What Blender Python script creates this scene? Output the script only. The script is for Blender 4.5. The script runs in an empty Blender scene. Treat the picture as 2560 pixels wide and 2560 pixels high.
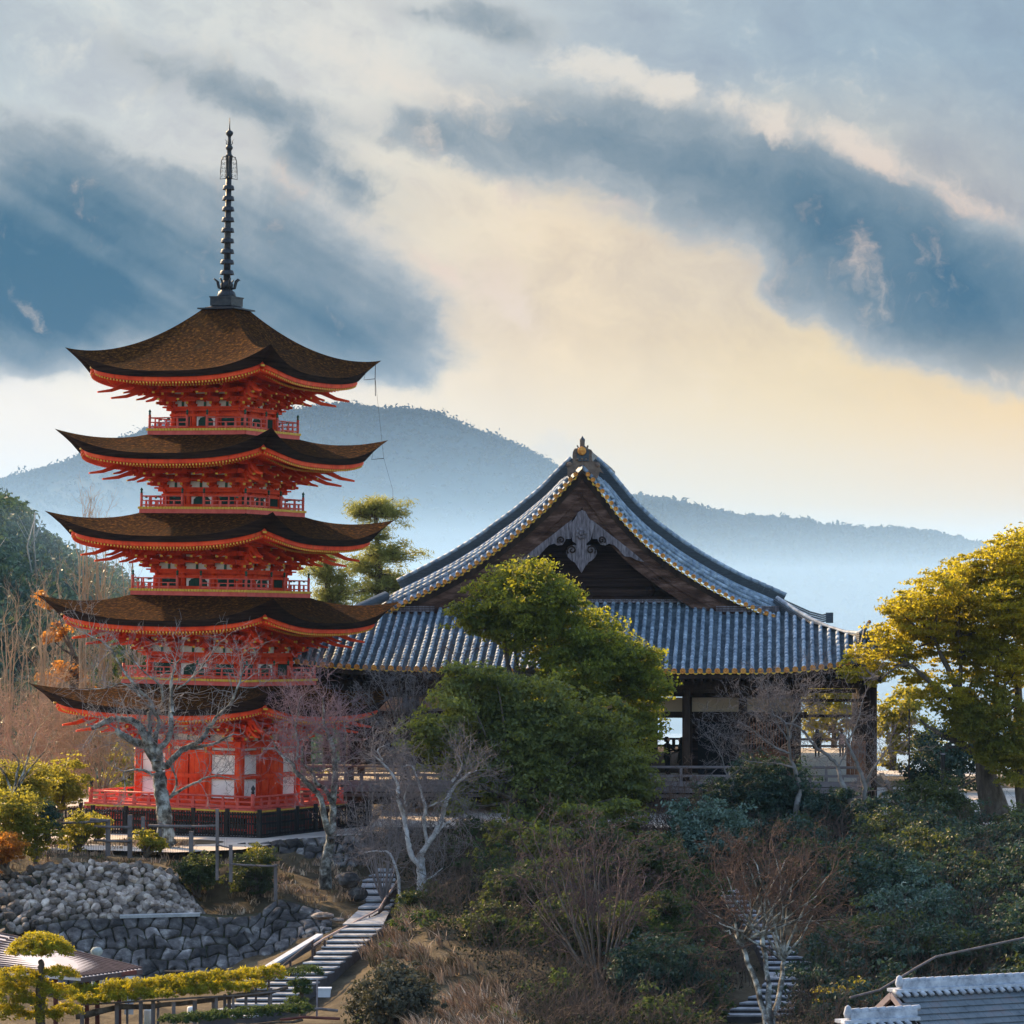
import bpy, math, random
import numpy as np
from mathutils import Matrix, Vector
R=math.radians
# ---------------------------------------------------------------- camera, world, sun
F=9170.0; V0=1525.0                      # focal length and horizon row of the 2560 px photograph
sc=bpy.context.scene
cam_d=bpy.data.cameras.new('camera'); cam=bpy.data.objects.new('camera',cam_d); sc.collection.objects.link(cam)
cam_d.sensor_width=36; cam_d.lens=36*F/2560; cam_d.shift_y=(V0-1280)/2560
cam_d.clip_start=1; cam_d.clip_end=20000
cam.location=(0,0,0); cam.rotation_euler=(R(90),0,0); sc.camera=cam
sc.view_settings.view_transform='Standard'; sc.view_settings.look='None'
sc.view_settings.exposure=0.9; sc.view_settings.gamma=1
sc.cycles.use_denoising=True
sc.cycles.max_bounces=8; sc.cycles.diffuse_bounces=3; sc.cycles.transmission_bounces=4; sc.cycles.volume_bounces=1; sc.cycles.transparent_max_bounces=8
SUN_EL=28; SUN_AZ=-38                    # azimuth from the viewing direction, negative = left
sun_dir=Vector((math.sin(R(SUN_AZ))*math.cos(R(SUN_EL)),math.cos(R(SUN_AZ))*math.cos(R(SUN_EL)),math.sin(R(SUN_EL))))
sl=bpy.data.lights.new('sun','SUN'); sl.energy=5.0; sl.angle=R(.5); sl.color=(1,.68,.35)
so=bpy.data.objects.new('sun',sl); sc.collection.objects.link(so)
so.rotation_euler=sun_dir.to_track_quat('Z','Y').to_euler()

class G:                                  # small helper to write node graphs
    def __init__(s,nt): s.nt=nt
    def node(s,t,ins=None,**kw):
        n=s.nt.nodes.new(t)
        for k,v in kw.items(): setattr(n,k,v)
        for k,v in (ins or {}).items():
            if isinstance(v,bpy.types.NodeSocket): s.nt.links.new(v,n.inputs[k])
            else: n.inputs[k].default_value=v
        return n
    def m(s,op,a,b=0.0,c=0.0,clamp=False):
        return s.node('ShaderNodeMath',{0:a,1:b,2:c},operation=op,use_clamp=clamp).outputs[0]
    def ramp(s,f,stops,interp='LINEAR'):
        n=s.node('ShaderNodeValToRGB',{0:f}); cr=n.color_ramp; cr.interpolation=interp
        while len(cr.elements)<len(stops): cr.elements.new(.5)
        for e,(p,c) in zip(cr.elements,stops): e.position=p; e.color=(*c,1) if len(c)==3 else c
        return n.outputs[0]
    def mix(s,f,a,b,bt='MIX'):
        n=s.node('ShaderNodeMix',data_type='RGBA',blend_type=bt)
        for k,v in ((0,f),(6,a),(7,b)):
            if isinstance(v,bpy.types.NodeSocket): s.nt.links.new(v,n.inputs[k])
            else: n.inputs[k].default_value=v if k==0 else (*v,1)
        return n.outputs[2]
    def smooth(s,x,a,b):
        return s.node('ShaderNodeMapRange',{0:x,1:a,2:b,3:0.0,4:1.0},interpolation_type='SMOOTHSTEP').outputs[0]
def srgb(r,g,b):
    f=lambda c:(c/255/12.92 if c/255<=.04045 else ((c/255+.055)/1.055)**2.4)
    return (f(r),f(g),f(b))

def make_world():
    w=bpy.data.worlds.new('World'); sc.world=w; w.use_nodes=True; nt=w.node_tree; nt.nodes.clear(); g=G(nt)
    tc=g.node('ShaderNodeTexCoord').outputs['Generated']
    sp=g.node('ShaderNodeSeparateXYZ',{0:tc}).outputs
    y=g.m('MAXIMUM',sp[1],.02)
    k=F/2560
    u=g.m('MULTIPLY_ADD',g.m('DIVIDE',sp[0],y),k,.5)
    v=g.m('MULTIPLY_ADD',g.m('DIVIDE',sp[2],y),-k,V0/2560)
    P=g.node('ShaderNodeCombineXYZ',{0:u,1:v,2:0.0}).outputs[0]
    def noise(scale,det,rough,vec,dist=0.0,out=0):
        return g.node('ShaderNodeTexNoise',{'Vector':vec,'Scale':scale,'Detail':det,'Roughness':rough,'Distortion':dist},noise_dimensions='3D').outputs[out]
    n1=noise(3.2,5,.55,P,0.0,1)
    off=g.node('ShaderNodeVectorMath',{0:n1,1:(.5,.5,.5)},operation='SUBTRACT').outputs[0]
    off=g.node('ShaderNodeVectorMath',{0:off,1:(.16,.11,0)},operation='MULTIPLY').outputs[0]
    n2=noise(11,8,.62,P,0.0,1)
    of2=g.node('ShaderNodeVectorMath',{0:n2,1:(.5,.5,.5)},operation='SUBTRACT').outputs[0]
    of2=g.node('ShaderNodeVectorMath',{0:of2,1:(.065,.05,0)},operation='MULTIPLY').outputs[0]
    Q=g.node('ShaderNodeVectorMath',{0:P,1:off},operation='ADD').outputs[0]
    Q=g.node('ShaderNodeVectorMath',{0:Q,1:of2},operation='ADD').outputs[0]
    def blobs(L,vec):
        acc=0.0
        for (cu,cv,ang,sx,sy,a) in L:
            if L is DARK: sx*=1.22; sy*=1.5
            if L is BRIGHT: sx*=1.15; sy*=1.35
            mp=g.node('ShaderNodeMapping',{0:vec,1:(cu/1932,cv/1932,0),2:(0,0,R(ang)),3:(sx/1932,sy/1932,1)},vector_type='TEXTURE').outputs[0]
            gr=g.node('ShaderNodeTexGradient',{0:mp},gradient_type='SPHERICAL').outputs[1]
            acc=g.m('MULTIPLY_ADD',gr,a,acc)
        return acc
    dark=blobs(DARK,Q); bright=blobs(BRIGHT,Q)
    # long shafts of light through the clouds
    ray=g.node('ShaderNodeMapping',{0:P,2:(0,0,R(31)),3:(2.6,.075,1)},vector_type='TEXTURE').outputs[0]
    rn=noise(1.0,3,.6,ray)
    rmask=g.m('MULTIPLY',g.m('SUBTRACT',1.0,g.smooth(u,.30,.62)),g.smooth(v,.05,.2))
    stw=g.node('ShaderNodeMapping',{0:Q,2:(0,0,R(22)),3:(1.7,.8,1)},vector_type='TEXTURE').outputs[0]
    fine=noise(5.5,10,.62,stw)
    puff=noise(17,8,.66,Q)
    f0=g.m('MULTIPLY_ADD',fine,2.6,-1.3); p0=g.m('MULTIPLY_ADD',puff,2.6,-1.3)
    dk=g.m('MULTIPLY_ADD',f0,.55,dark); dk=g.m('MULTIPLY_ADD',p0,.30,dk)
    rr_=g.m('MULTIPLY',g.m('MULTIPLY_ADD',rn,2.6,-1.3),rmask)
    alpha=g.smooth(g.m('MULTIPLY_ADD',rr_,.32,dk),.12,.66)
    tone=g.m('MULTIPLY_ADD',f0,.34,g.m('MULTIPLY',dark,.52)); tone=g.m('MULTIPLY_ADD',p0,.20,tone); tone=g.m('MULTIPLY_ADD',rr_,.55,tone,clamp=True)
    br=g.m('MULTIPLY_ADD',f0,.50,bright); br=g.m('MULTIPLY_ADD',p0,.85,br)
    brf=g.smooth(br,.15,1.0)
    low=g.ramp(u,[(0,srgb(255,246,230)),(.22,srgb(255,242,222)),(.5,srgb(246,224,188)),(.8,srgb(246,218,162)),(1,srgb(250,210,134))])
    mid=g.ramp(u,[(0,srgb(214,218,216)),(.3,srgb(222,216,204)),(.55,srgb(234,214,184)),(.8,srgb(218,204,182)),(1,srgb(184,184,182))])
    top=g.ramp(u,[(0,srgb(192,202,206)),(.35,srgb(212,212,208)),(.6,srgb(176,188,196)),(.8,srgb(158,176,190)),(1,srgb(150,170,186))])
    wv=g.m('MULTIPLY_ADD',f0,.04,v)
    col=g.mix(g.smooth(wv,.04,.24),top,mid)
    col=g.mix(g.smooth(wv,.24,.42),col,low)
    # faint overall cloud modelling in the pale parts
    veil=g.m('MULTIPLY',g.m('SUBTRACT',1.0,g.smooth(v,.25,.45)),g.m('MULTIPLY_ADD',p0,.42,g.m('MULTIPLY_ADD',f0,.75,0.0)))
    shade=g.m('MULTIPLY_ADD',veil,.42,1.0); shade=g.m('MULTIPLY_ADD',rr_,.07,shade)
    col=g.mix(1.0,col,g.node('ShaderNodeCombineXYZ',{0:shade,1:shade,2:g.m('MULTIPLY_ADD',veil,.30,1.0)}).outputs[0],'MULTIPLY')
    glow=blobs([(2080,1000,0,1300,420,.85),(60,830,0,420,160,.8)],P)
    blue=g.ramp(tone,[(0,srgb(206,204,200)),(.25,srgb(170,178,182)),(.5,srgb(128,146,158)),(.75,srgb(88,120,140)),(1,srgb(30,92,122))])
    col=g.mix(g.m('MULTIPLY',alpha,.96),col,blue)
    warm=g.ramp(v,[(0,srgb(222,222,216)),(.10,srgb(232,222,208)),(.22,srgb(230,204,186)),(.3,srgb(236,218,200)),(.4,srgb(246,226,200))])
    col=g.mix(g.m('MULTIPLY',brf,.9),col,warm)
    gl=g.ramp(u,[(0,srgb(255,240,222)),(.4,srgb(255,236,214)),(.6,srgb(255,214,140)),(1,srgb(255,206,116))])
    col=g.mix(g.smooth(glow,.0,1.1),col,gl)
    # the rest of the sky, outside the photographed part: Nishita
    sky=g.node('ShaderNodeTexSky',sky_type='NISHITA',sun_disc=False,sun_elevation=R(SUN_EL),sun_rotation=R(SUN_AZ),air_density=1.2,dust_density=2.0,ozone_density=1.6)
    nis=g.mix(1.0,sky.outputs[0],(.21,.21,.21),'MULTIPLY')
    a=g.m('ABSOLUTE',g.m('ADD',u,-.5)); b=g.m('ABSOLUTE',g.m('ADD',v,-.3))
    inside=g.m('SUBTRACT',1.0,g.smooth(g.m('MAXIMUM',a,b),.9,2.6))
    inside=g.m('MULTIPLY',inside,g.smooth(sp[1],.05,.3))
    col=g.mix(1.0,col,(.536,.536,.536),'MULTIPLY')
    fin=g.mix(inside,nis,col)
    bg=g.node('ShaderNodeBackground',{0:fin,1:1.0})
    out=g.node('ShaderNodeOutputWorld',{0:bg.outputs[0]})
    w.cycles.sampling_method='MANUAL'; w.cycles.sample_map_resolution=512
DARK=[(800,262,14,190,40,.55),(1040,245,12,270,88,.95),(1300,325,16,300,108,1.0),(1560,430,18,320,135,1.0),(1800,520,18,330,150,1.1),(1990,560,10,280,130,.9),(1880,650,8,300,90,.45),(1500,500,25,260,60,.35),
 (20,470,25,270,200,1.6),(230,530,22,300,140,1.15),(520,520,28,300,165,.95),(720,585,15,190,90,.75),(0,590,0,190,80,.8),(420,600,8,430,70,.7),(620,430,35,220,90,.45),
 (380,175,26,280,70,.55),(520,225,18,170,45,.5),(230,110,26,220,50,.35),(985,30,12,130,45,.75),(800,10,5,170,28,.45),(200,330,28,260,70,.35),(650,330,20,200,40,.3),(1150,420,22,180,40,.3)]
BRIGHT=[(1160,130,24,140,42,.85),(1250,175,40,60,40,.8),(1380,235,24,120,40,.8),(1470,265,20,80,40,.7),(1620,300,24,130,36,.85),(1790,355,20,150,42,.8),(1920,420,22,120,40,.7),(900,530,35,120,70,.85),(970,600,30,80,45,.6),(800,480,50,70,30,.55),
 (100,110,28,240,90,.45),(620,70,20,260,90,.6),(860,180,12,260,50,.7),(62,570,48,60,22,.6),(560,360,24,150,34,.55),(1080,80,10,160,50,.4),(1130,395,22,190,34,.40),(1400,470,22,190,30,.42),(1530,560,28,150,34,.30),(300,60,20,260,70,.4)]
make_world()
# ---------------------------------------------------------------- materials
MATS={}
def mat(name,cols,scale=3.0,rough=.7,bump=0.0,bscale=None,metal=0.0,stretch=(1,1,1),det=6,spec=.18,coords='Object',contrast=(.3,.7),extra=None,wave=None):
    if name in MATS: return MATS[name]
    m=bpy.data.materials.new(name); m.use_nodes=True; nt=m.node_tree; nt.nodes.clear(); g=G(nt)
    tc=g.node('ShaderNodeTexCoord').outputs[coords]
    if coords=='Object' : tc=g.node('ShaderNodeNewGeometry').outputs['Position']
    mp=g.node('ShaderNodeMapping',{0:tc,3:stretch}).outputs[0]
    n=g.node('ShaderNodeTexNoise',{'Vector':mp,'Scale':scale,'Detail':det,'Roughness':.65}).outputs[0]
    k=len(cols); st=[(contrast[0]+(contrast[1]-contrast[0])*i/max(1,k-1),c) for i,c in enumerate(cols)]
    col=g.ramp(n,st) if k>1 else (*cols[0],1)
    if extra: col=extra(g,col,mp,tc)
    b=g.node('ShaderNodeBsdfPrincipled',{'Base Color':col,'Roughness':rough,'Metallic':metal,'Specular IOR Level':spec})
    if bump:
        nb=g.node('ShaderNodeTexNoise',{'Vector':mp,'Scale':bscale or scale*4,'Detail':5,'Roughness':.6}).outputs[0]
        bp=g.node('ShaderNodeBump',{'Height':nb,'Strength':min(1,bump),'Distance':.05*max(1,bump)})
        nt.links.new(bp.outputs[0],b.inputs['Normal'])
    g.node('ShaderNodeOutputMaterial',{0:b.outputs[0]})
    MATS[name]=m; return m
def leafmat(name,dark,light,trans,tf=.45,scale=.9,rough=.45):
    if name in MATS: return MATS[name]
    m=bpy.data.materials.new(name); m.use_nodes=True; nt=m.node_tree; nt.nodes.clear(); g=G(nt)
    pos=g.node('ShaderNodeNewGeometry').outputs
    n=g.node('ShaderNodeTexNoise',{'Vector':pos['Position'],'Scale':scale,'Detail':3}).outputs[0]
    rnd=pos['Random Per Island']
    f=g.m('ADD',g.m('MULTIPLY_ADD',n,1.5,-.35),g.m('MULTIPLY_ADD',rnd,.9,-.42),clamp=True)
    col=g.mix(f,dark,light)
    p=g.node('ShaderNodeBsdfPrincipled',{'Base Color':col,'Roughness':rough,'Specular IOR Level':.15})
    tcol=g.mix(f,tuple(x*.75 for x in trans),trans)
    t=g.node('ShaderNodeBsdfTranslucent',{0:tcol})
    ms=g.node('ShaderNodeMixShader',{0:tf,1:p.outputs[0],2:t.outputs[0]})
    g.node('ShaderNodeOutputMaterial',{0:ms.outputs[0]})
    MATS[name]=m; return m
# ---------------------------------------------------------------- meshes
class MB:
    def __init__(s): s.v=[]; s.f=[]; s.mi=[]; s.sm=[]; s.n=0
    def add(s,V,Fs,mi=0,smooth=False):
        V=np.asarray(V,float).reshape(-1,3); s.v.append(V)
        for f in Fs: s.f.append(tuple(i+s.n for i in f))
        s.mi+= [mi]*len(Fs); s.sm+=[smooth]*len(Fs); s.n+=len(V); return s
    def box(s,c,d,mi=0,M=None,taper=1.0):
        x,y,z=[q/2 for q in d]; c=np.array(c,float)
        V=np.array([(i*x*(taper if k>0 else 1),j*y*(taper if k>0 else 1),k*z) for k in(-1,1) for j in(-1,1) for i in(-1,1)],float)
        if M is not None: V=V@np.array(M).T
        return s.add(V+c,[(0,2,3,1),(4,5,7,6),(0,1,5,4),(2,6,7,3),(0,4,6,2),(1,3,7,5)],mi)
    def beam(s,p0,p1,w,h,mi=0,up=(0,0,1),w1=None,h1=None):
        p0=np.array(p0,float);p1=np.array(p1,float);d=p1-p0;d/=np.linalg.norm(d)+1e-9
        u=np.array(up,float); r=np.cross(d,u)
        if np.linalg.norm(r)<1e-6: r=np.cross(d,(1,0,0))
        r/=np.linalg.norm(r); u=np.cross(r,d); w1=w1 or w; h1=h1 or h
        V=[p+r*i*ww/2+u*j*hh/2 for p,ww,hh in((p0,w,h),(p1,w1,h1)) for j in(-1,1) for i in(-1,1)]
        return s.add(V,[(0,2,3,1),(4,5,7,6),(0,1,5,4),(2,6,7,3),(0,4,6,2),(1,3,7,5)],mi)
    def tube(s,P,rad,n=6,mi=0,smooth=True,cap=True):
        P=np.asarray(P,float); k=len(P); rad=np.broadcast_to(np.asarray(rad,float),(k,))
        T=np.gradient(P,axis=0); T/=np.linalg.norm(T,axis=1)[:,None]+1e-9
        ref=np.array((0,0,1.)) if abs(T[:,2]).mean()<.8 else np.array((1.,.02,0))
        A=np.cross(T,ref); A/=np.linalg.norm(A,axis=1)[:,None]+1e-9; B=np.cross(A,T)
        an=np.linspace(0,2*np.pi,n,endpoint=False)
        V=P[:,None]+rad[:,None,None]*(np.cos(an)[None,:,None]*A[:,None]+np.sin(an)[None,:,None]*B[:,None])
        Fs=[(i*n+j,i*n+(j+1)%n,(i+1)*n+(j+1)%n,(i+1)*n+j) for i in range(k-1) for j in range(n)]
        if cap: Fs+=[tuple(range(n))[::-1],tuple((k-1)*n+j for j in range(n))]
        return s.add(V,Fs,mi,smooth)
    def lathe(s,prof,n=16,c=(0,0,0),mi=0,smooth=True,axis='z'):
        an=np.linspace(0,2*np.pi,n,endpoint=False); pr=np.array(prof,float)
        V=np.array([[(r*np.cos(a),r*np.sin(a),z) for a in an] for r,z in pr]).reshape(-1,3)
        if axis=='y': V=V[:,[0,2,1]]
        k=len(pr); Fs=[(i*n+j,i*n+(j+1)%n,(i+1)*n+(j+1)%n,(i+1)*n+j) for i in range(k-1) for j in range(n)]
        Fs+=[tuple(range(n))[::-1],tuple((k-1)*n+j for j in range(n))]
        return s.add(V+np.array(c,float),Fs,mi,smooth)
    def grid(s,P,mi=0,smooth=True,flip=False,wrap=False):
        P=np.asarray(P,float); a,b=P.shape[:2]; bb=b if wrap else b-1
        Fs=[((i*b+j),(i*b+(j+1)%b),((i+1)*b+(j+1)%b),((i+1)*b+j)) for i in range(a-1) for j in range(bb)]
        if flip: Fs=[f[::-1] for f in Fs]
        return s.add(P.reshape(-1,3),Fs,mi,smooth)
    def prism(s,pts,O,X,Y,d,mi=0):        # outline pts in the plane (X,Y) at O, thickness vector d
        O=np.array(O,float);X=np.array(X,float);Y=np.array(Y,float);d=np.array(d,float)
        A=np.array([O+X*a+Y*b for a,b in pts]);n=len(A)
        return s.add(np.vstack([A,A+d]),[tuple(range(n)),tuple(range(2*n-1,n-1,-1))]+[(i,i+n,(i+1)%n+n,(i+1)%n) for i in range(n)],mi)
    def rot4(s):                           # repeat what is there on the four sides of a square
        v=np.vstack(s.v); f=list(s.f); mi=list(s.mi); sm=list(s.sm); n=len(v)
        for k in (1,2,3):
            c,sn=[(0,1),(-1,0),(0,-1)][k-1]
            M=np.array([[c,-sn,0],[sn,c,0],[0,0,1]],float)
            s.v.append(v@M.T); s.f+=[tuple(i+s.n for i in q) for q in f]; s.mi+=mi; s.sm+=sm; s.n+=n
        return s
    def xf(s,M,t=(0,0,0)):
        v=np.vstack(s.v)@np.array(M).T+np.array(t); s.v=[v]; return s
    def build(s,name,mats,parent=None,loc=None):
        me=bpy.data.meshes.new(name); V=np.vstack(s.v)
        me.from_pydata(V.tolist(),[],s.f)
        for m in (mats if isinstance(mats,(list,tuple)) else [mats]): me.materials.append(m)
        me.polygons.foreach_set('material_index',s.mi); me.polygons.foreach_set('use_smooth',s.sm); me.update()
        o=bpy.data.objects.new(name,me); sc.collection.objects.link(o)
        if parent: o.parent=parent
        if loc is not None: o.location=loc
        return o
def ring4(o,ks=(1,2,3)):                 # copies of an object on the other sides of a square plan
    out=[o]
    for k in ks:
        c=o.copy(); sc.collection.objects.link(c); c.parent=o.parent; c.matrix_parent_inverse=o.matrix_parent_inverse.copy()
        c.rotation_euler=(0,0,k*math.pi/2); out.append(c)
        for ch in o.children:
            d=ch.copy(); sc.collection.objects.link(d); d.parent=c
    return out
def fastmesh(name,V,Q,mats,parent=None,mi=None,smooth=False):   # V (n,3), Q (m,4) or (m,3)
    me=bpy.data.meshes.new(name); V=np.ascontiguousarray(V,dtype=np.float32); Q=np.ascontiguousarray(Q,dtype=np.int32); m,k=Q.shape
    me.vertices.add(len(V)); me.vertices.foreach_set('co',V.ravel())
    me.loops.add(m*k); me.loops.foreach_set('vertex_index',Q.ravel())
    me.polygons.add(m); me.polygons.foreach_set('loop_start',np.arange(0,m*k,k,dtype=np.int32))
    for q in (mats if isinstance(mats,(list,tuple)) else [mats]): me.materials.append(q)
    if mi is not None: me.polygons.foreach_set('material_index',np.asarray(mi,dtype=np.int32))
    me.polygons.foreach_set('use_smooth',np.full(m,smooth)); me.update(calc_edges=True)
    o=bpy.data.objects.new(name,me); sc.collection.objects.link(o)
    if parent: o.parent=parent
    return o
def tag(o,label=None,cat=None,group=None,kind=None):
    if label: o['label']=label
    if cat: o['category']=cat
    if group: o['group']=group
    if kind: o['kind']=kind
    return o
def thing(name,label,cat,loc=(0,0,0),rot=(0,0,0),group=None):
    o=bpy.data.objects.new(name,None); sc.collection.objects.link(o); o.location=loc; o.rotation_euler=rot
    o.empty_display_size=.2
    return tag(o,label,cat,group)
def at(u,v,d): return np.array(((u-1280)*d/F,d,(V0-v)*d/F))   # a point seen at (u,v), d metres away
def atz(u,v,z): d=z*F/(V0-v); return np.array(((u-1280)*d/F,d,z))
# ---------------------------------------------------------------- pagoda
def _grime(g,col,mp,tc):
    m2=g.node('ShaderNodeMapping',{0:tc,3:(2.2,2.2,.35)}).outputs[0]; n=g.node('ShaderNodeTexNoise',{'Vector':m2,'Scale':1.5,'Detail':7,'Roughness':.7}).outputs[0]
    k=g.m('MULTIPLY_ADD',g.smooth(n,.50,.72),-.42,1.0)
    return g.mix(1.0,col,g.node('ShaderNodeCombineXYZ',{0:k,1:k,2:k}).outputs[0],'MULTIPLY')
M_red=mat('vermilion',[(.48,.026,.007),(.72,.062,.013),(.80,.13,.04)],1.3,.6,.3,20,contrast=(.28,.78),extra=_grime)
M_redw=mat('weathered_vermilion',[(.50,.07,.05),(.68,.13,.10)],3,.6,.2,20)
M_gold=mat('yellow_ochre',[(.55,.30,.03),(.75,.46,.07)],6,.5)
M_white=mat('white_plaster',[(.66,.61,.58),(.82,.80,.77)],1.4,.8,extra=_grime) if 0 else mat('white_plaster',[(.62,.56,.53),(.82,.80,.77)],1.1,.8,.1,20,contrast=(.25,.55))
M_bark=mat('cypress_bark_roof',[(.012,.008,.007),(.040,.022,.015),(.11,.055,.022)],7,.95,1.6,26,stretch=(1,1,1.5),contrast=(.3,.75))
def _bark(g,col,mp,tc):
    mo=g.node('ShaderNodeTexNoise',{'Vector':tc,'Scale':.55,'Detail':7,'Roughness':.7}).outputs[0]
    z=g.node('ShaderNodeSeparateXYZ',{0:tc}).outputs[2]
    st=g.m('FRACT',g.m('MULTIPLY_ADD',mo,.6,g.m('MULTIPLY',z,11.0)))
    col=g.mix(g.m('MULTIPLY',g.smooth(mo,.54,.70),.55),col,(.05,.035,.018))
    return g.mix(g.m('MULTIPLY',g.smooth(st,.0,.25),.35),g.mix(1.0,col,(.55,.55,.55),'MULTIPLY'),col)
M_bark=None; MATS.pop('cypress_bark_roof'); M_bark=mat('cypress_bark_roof',[(.012,.006,.004),(.072,.028,.007),(.32,.125,.018)],7,.95,1.6,26,stretch=(1,1,1.5),contrast=(.3,.75),extra=_bark,spec=.02)
M_edge=mat('bark_roof_edge',[(.006,.004,.004),(.03,.018,.014),(.05,.03,.02)],4,.9,1.0,40,stretch=(.2,.2,3),spec=.03)
M_green=mat('dark_green_lattice',[(.012,.045,.035),(.02,.07,.05)],8,.6)
M_verd=mat('verdigris_bronze',[(.02,.07,.05),(.03,.12,.08)],10,.5,metal=.3)
M_bronze=mat('dark_bronze',[(.020,.024,.030),(.055,.055,.060)],6,.5,metal=.35,bump=.2)
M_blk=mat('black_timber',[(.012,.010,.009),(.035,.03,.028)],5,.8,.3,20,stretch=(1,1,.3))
TH=R(-25.2)
PX,PY,PZ=-11.826,147.0,-9.0
pag=thing('pagoda','five-storey vermilion pagoda with dark bark roofs and a tall bronze spire','pagoda',(PX,PY,PZ),(0,R(1.03),TH))
pag.rotation_mode='XYZ'
# lean to the right of the picture, after turning
pag.matrix_world=Matrix.Translation((PX,PY,PZ))@Matrix.Rotation(R(1.03),4,'Y')@Matrix.Rotation(TH,4,'Z')
H0=9.0                                    # heights in the fit are camera-relative; the parent sits at -9
# storey: roof tip half-width, tip z, inner half-width, inner z, body half width, floor z
ST=[dict(a=5.509,z=-3.002,bi=2.60,b=2.32,fl=-7.69,bal=3.808),
    dict(a=5.342,z=.488,bi=2.45,b=2.08,fl=-2.701,bal=2.895),
    dict(a=5.134,z=3.797,bi=2.25,b=1.88,fl=.811,bal=2.675),
    dict(a=4.888,z=7.038,bi=2.05,b=1.69,fl=4.064,bal=2.467),
    dict(a=4.635,z=10.259,bi=.62,b=1.49,fl=7.178,bal=2.269)]
SAG=[.88,.93,.95,.95,.95]
for i,s in enumerate(ST):
    s['sag']=SAG[i]; s['ze']=s['z']-SAG[i]+H0; s['f']=s['fl']+H0
    s['zi']=(ST[i+1]['fl']-.17+H0) if i<4 else 12.10+H0
def roof(i):
    s=ST[i]; a=s['a']; ze=s['ze']; sag=s['sag']; zi=s['zi']; bi=s['bi']; top=(i==4)
    T=np.linspace(-1,1,57); S=np.linspace(0,1,22 if top else 14)
    def w(t): return a*(1-.045*(1-abs(t)**3))
    def up(t): return sag*abs(t)**2.9
    P=[]
    for q in S:
        row=[]
        for t in T:
            ww=w(t)*(1-q)+bi*q
            rise=(zi-ze)*((.33*q+.67*q**1.75) if top else (.55*q+.45*q*q))
            z=ze+rise+up(t)*(1-q)**(2.2 if top else 1.6)
            row.append((t*ww,-ww,z))
        P.append(row)
    mb=MB().grid(P)
    # thick layered edge, deeper at the corners, set back below
    E=[]
    for j,(k0,k1) in enumerate([(0,0),(.0,.06),(.35,.4),(1,1)]):
        row=[]
        for t in T:
            wt=w(t); dd=.24+.42*abs(t)**3.2; set_=.10+.78*abs(t)**7
            ww=wt-set_*k1
            row.append((t*ww,-ww,ze+up(t)-dd*k1-(.0 if j else 0)))
        E.append(row)
    me=MB().grid(E,flip=True,smooth=False)
    # bottom closing sheet of the thatch
    bot=[E[-1],[(p[0]*.90,p[1]*.90,p[2]+.02+.0) for p in E[-1]]]
    me.grid(bot,flip=True)
    o=mb.rot4().build('roof',M_bark,pag); me.rot4().build('roof_edge',M_edge,o)
    # red fascia and the two rows of rafters, ends gilded
    fb=MB(); L=[]
    eb=[np.array(p) for p in E[-1]]
    for (sc_,dz) in ((.985,.03),(.985,-.16),(.955,-.19),(.955,.0)):
        L.append([(p[0]*sc_,p[1]*sc_,p[2]+dz) for p in eb])
    fb.grid(L,flip=True,smooth=False)
    soff=[[(p[0]*.955,p[1]*.955,p[2]-.10) for p in eb]]
    wi=s['b']+.25
    for q in np.linspace(.12,1,6):
        soff.append([( (p[0]*.955)*(1-q)+wi*t*q, (p[1]*.955)*(1-q)-wi*q,(p[2]-.10)*(1-q)+q*(ze+.30)) for p,t in zip(eb,T)])
    fb.grid(soff,flip=True)
    fb.rot4().build('eave_board',M_red,pag)
    rb=MB(); n=int(2*a/.165)
    for lay,(s0,s1,dz) in enumerate(((.972,.60,-.215),(.86,.42,-.26))):
        for k in range(n):
            t=-.985+1.97*(k+.5)/n
            x=np.interp(t,T,[p[0] for p in eb]); y=np.interp(t,T,[p[1] for p in eb]); z=np.interp(t,T,[p[2] for p in eb])
            xx=x*s0; ye=y*s0
            yi=min(-abs(xx)*.98,ye*s1/s0*1.0) if abs(xx)<abs(ye) else ye
            if yi-ye<.12: continue
            zin=z+dz+(yi-ye)*((ze+.30-z-dz)/(abs(y)-wi))*.8
            zz=z+dz-(.02 if lay else 0)
            rb.beam((xx,ye,zz),(xx,yi,zin),.085,.095,0)
            rb.box((xx,ye-.008,zz),(.050,.04,.075),1)
    rb.rot4().build('rafters',[M_red,M_gold],pag)
    # hip rafter ends
    hb=MB()
    p=eb[-1]; c=np.array((abs(p[0]),-abs(p[0]),p[2]))
    d=np.array((1,-1,0))/2**.5
    hb.beam(c-d*1.7+(0,0,-.18),c*1.0+d*.10+(0,0,-.02),.17,.24,0); hb.box(c+d*.13+(0,0,-.10),(.15,.15,.07),1,M=Matrix.Rotation(R(45),3,'Z'))
    ring4(hb.build('hip_rafter',[M_red,M_gold],pag))
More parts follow.
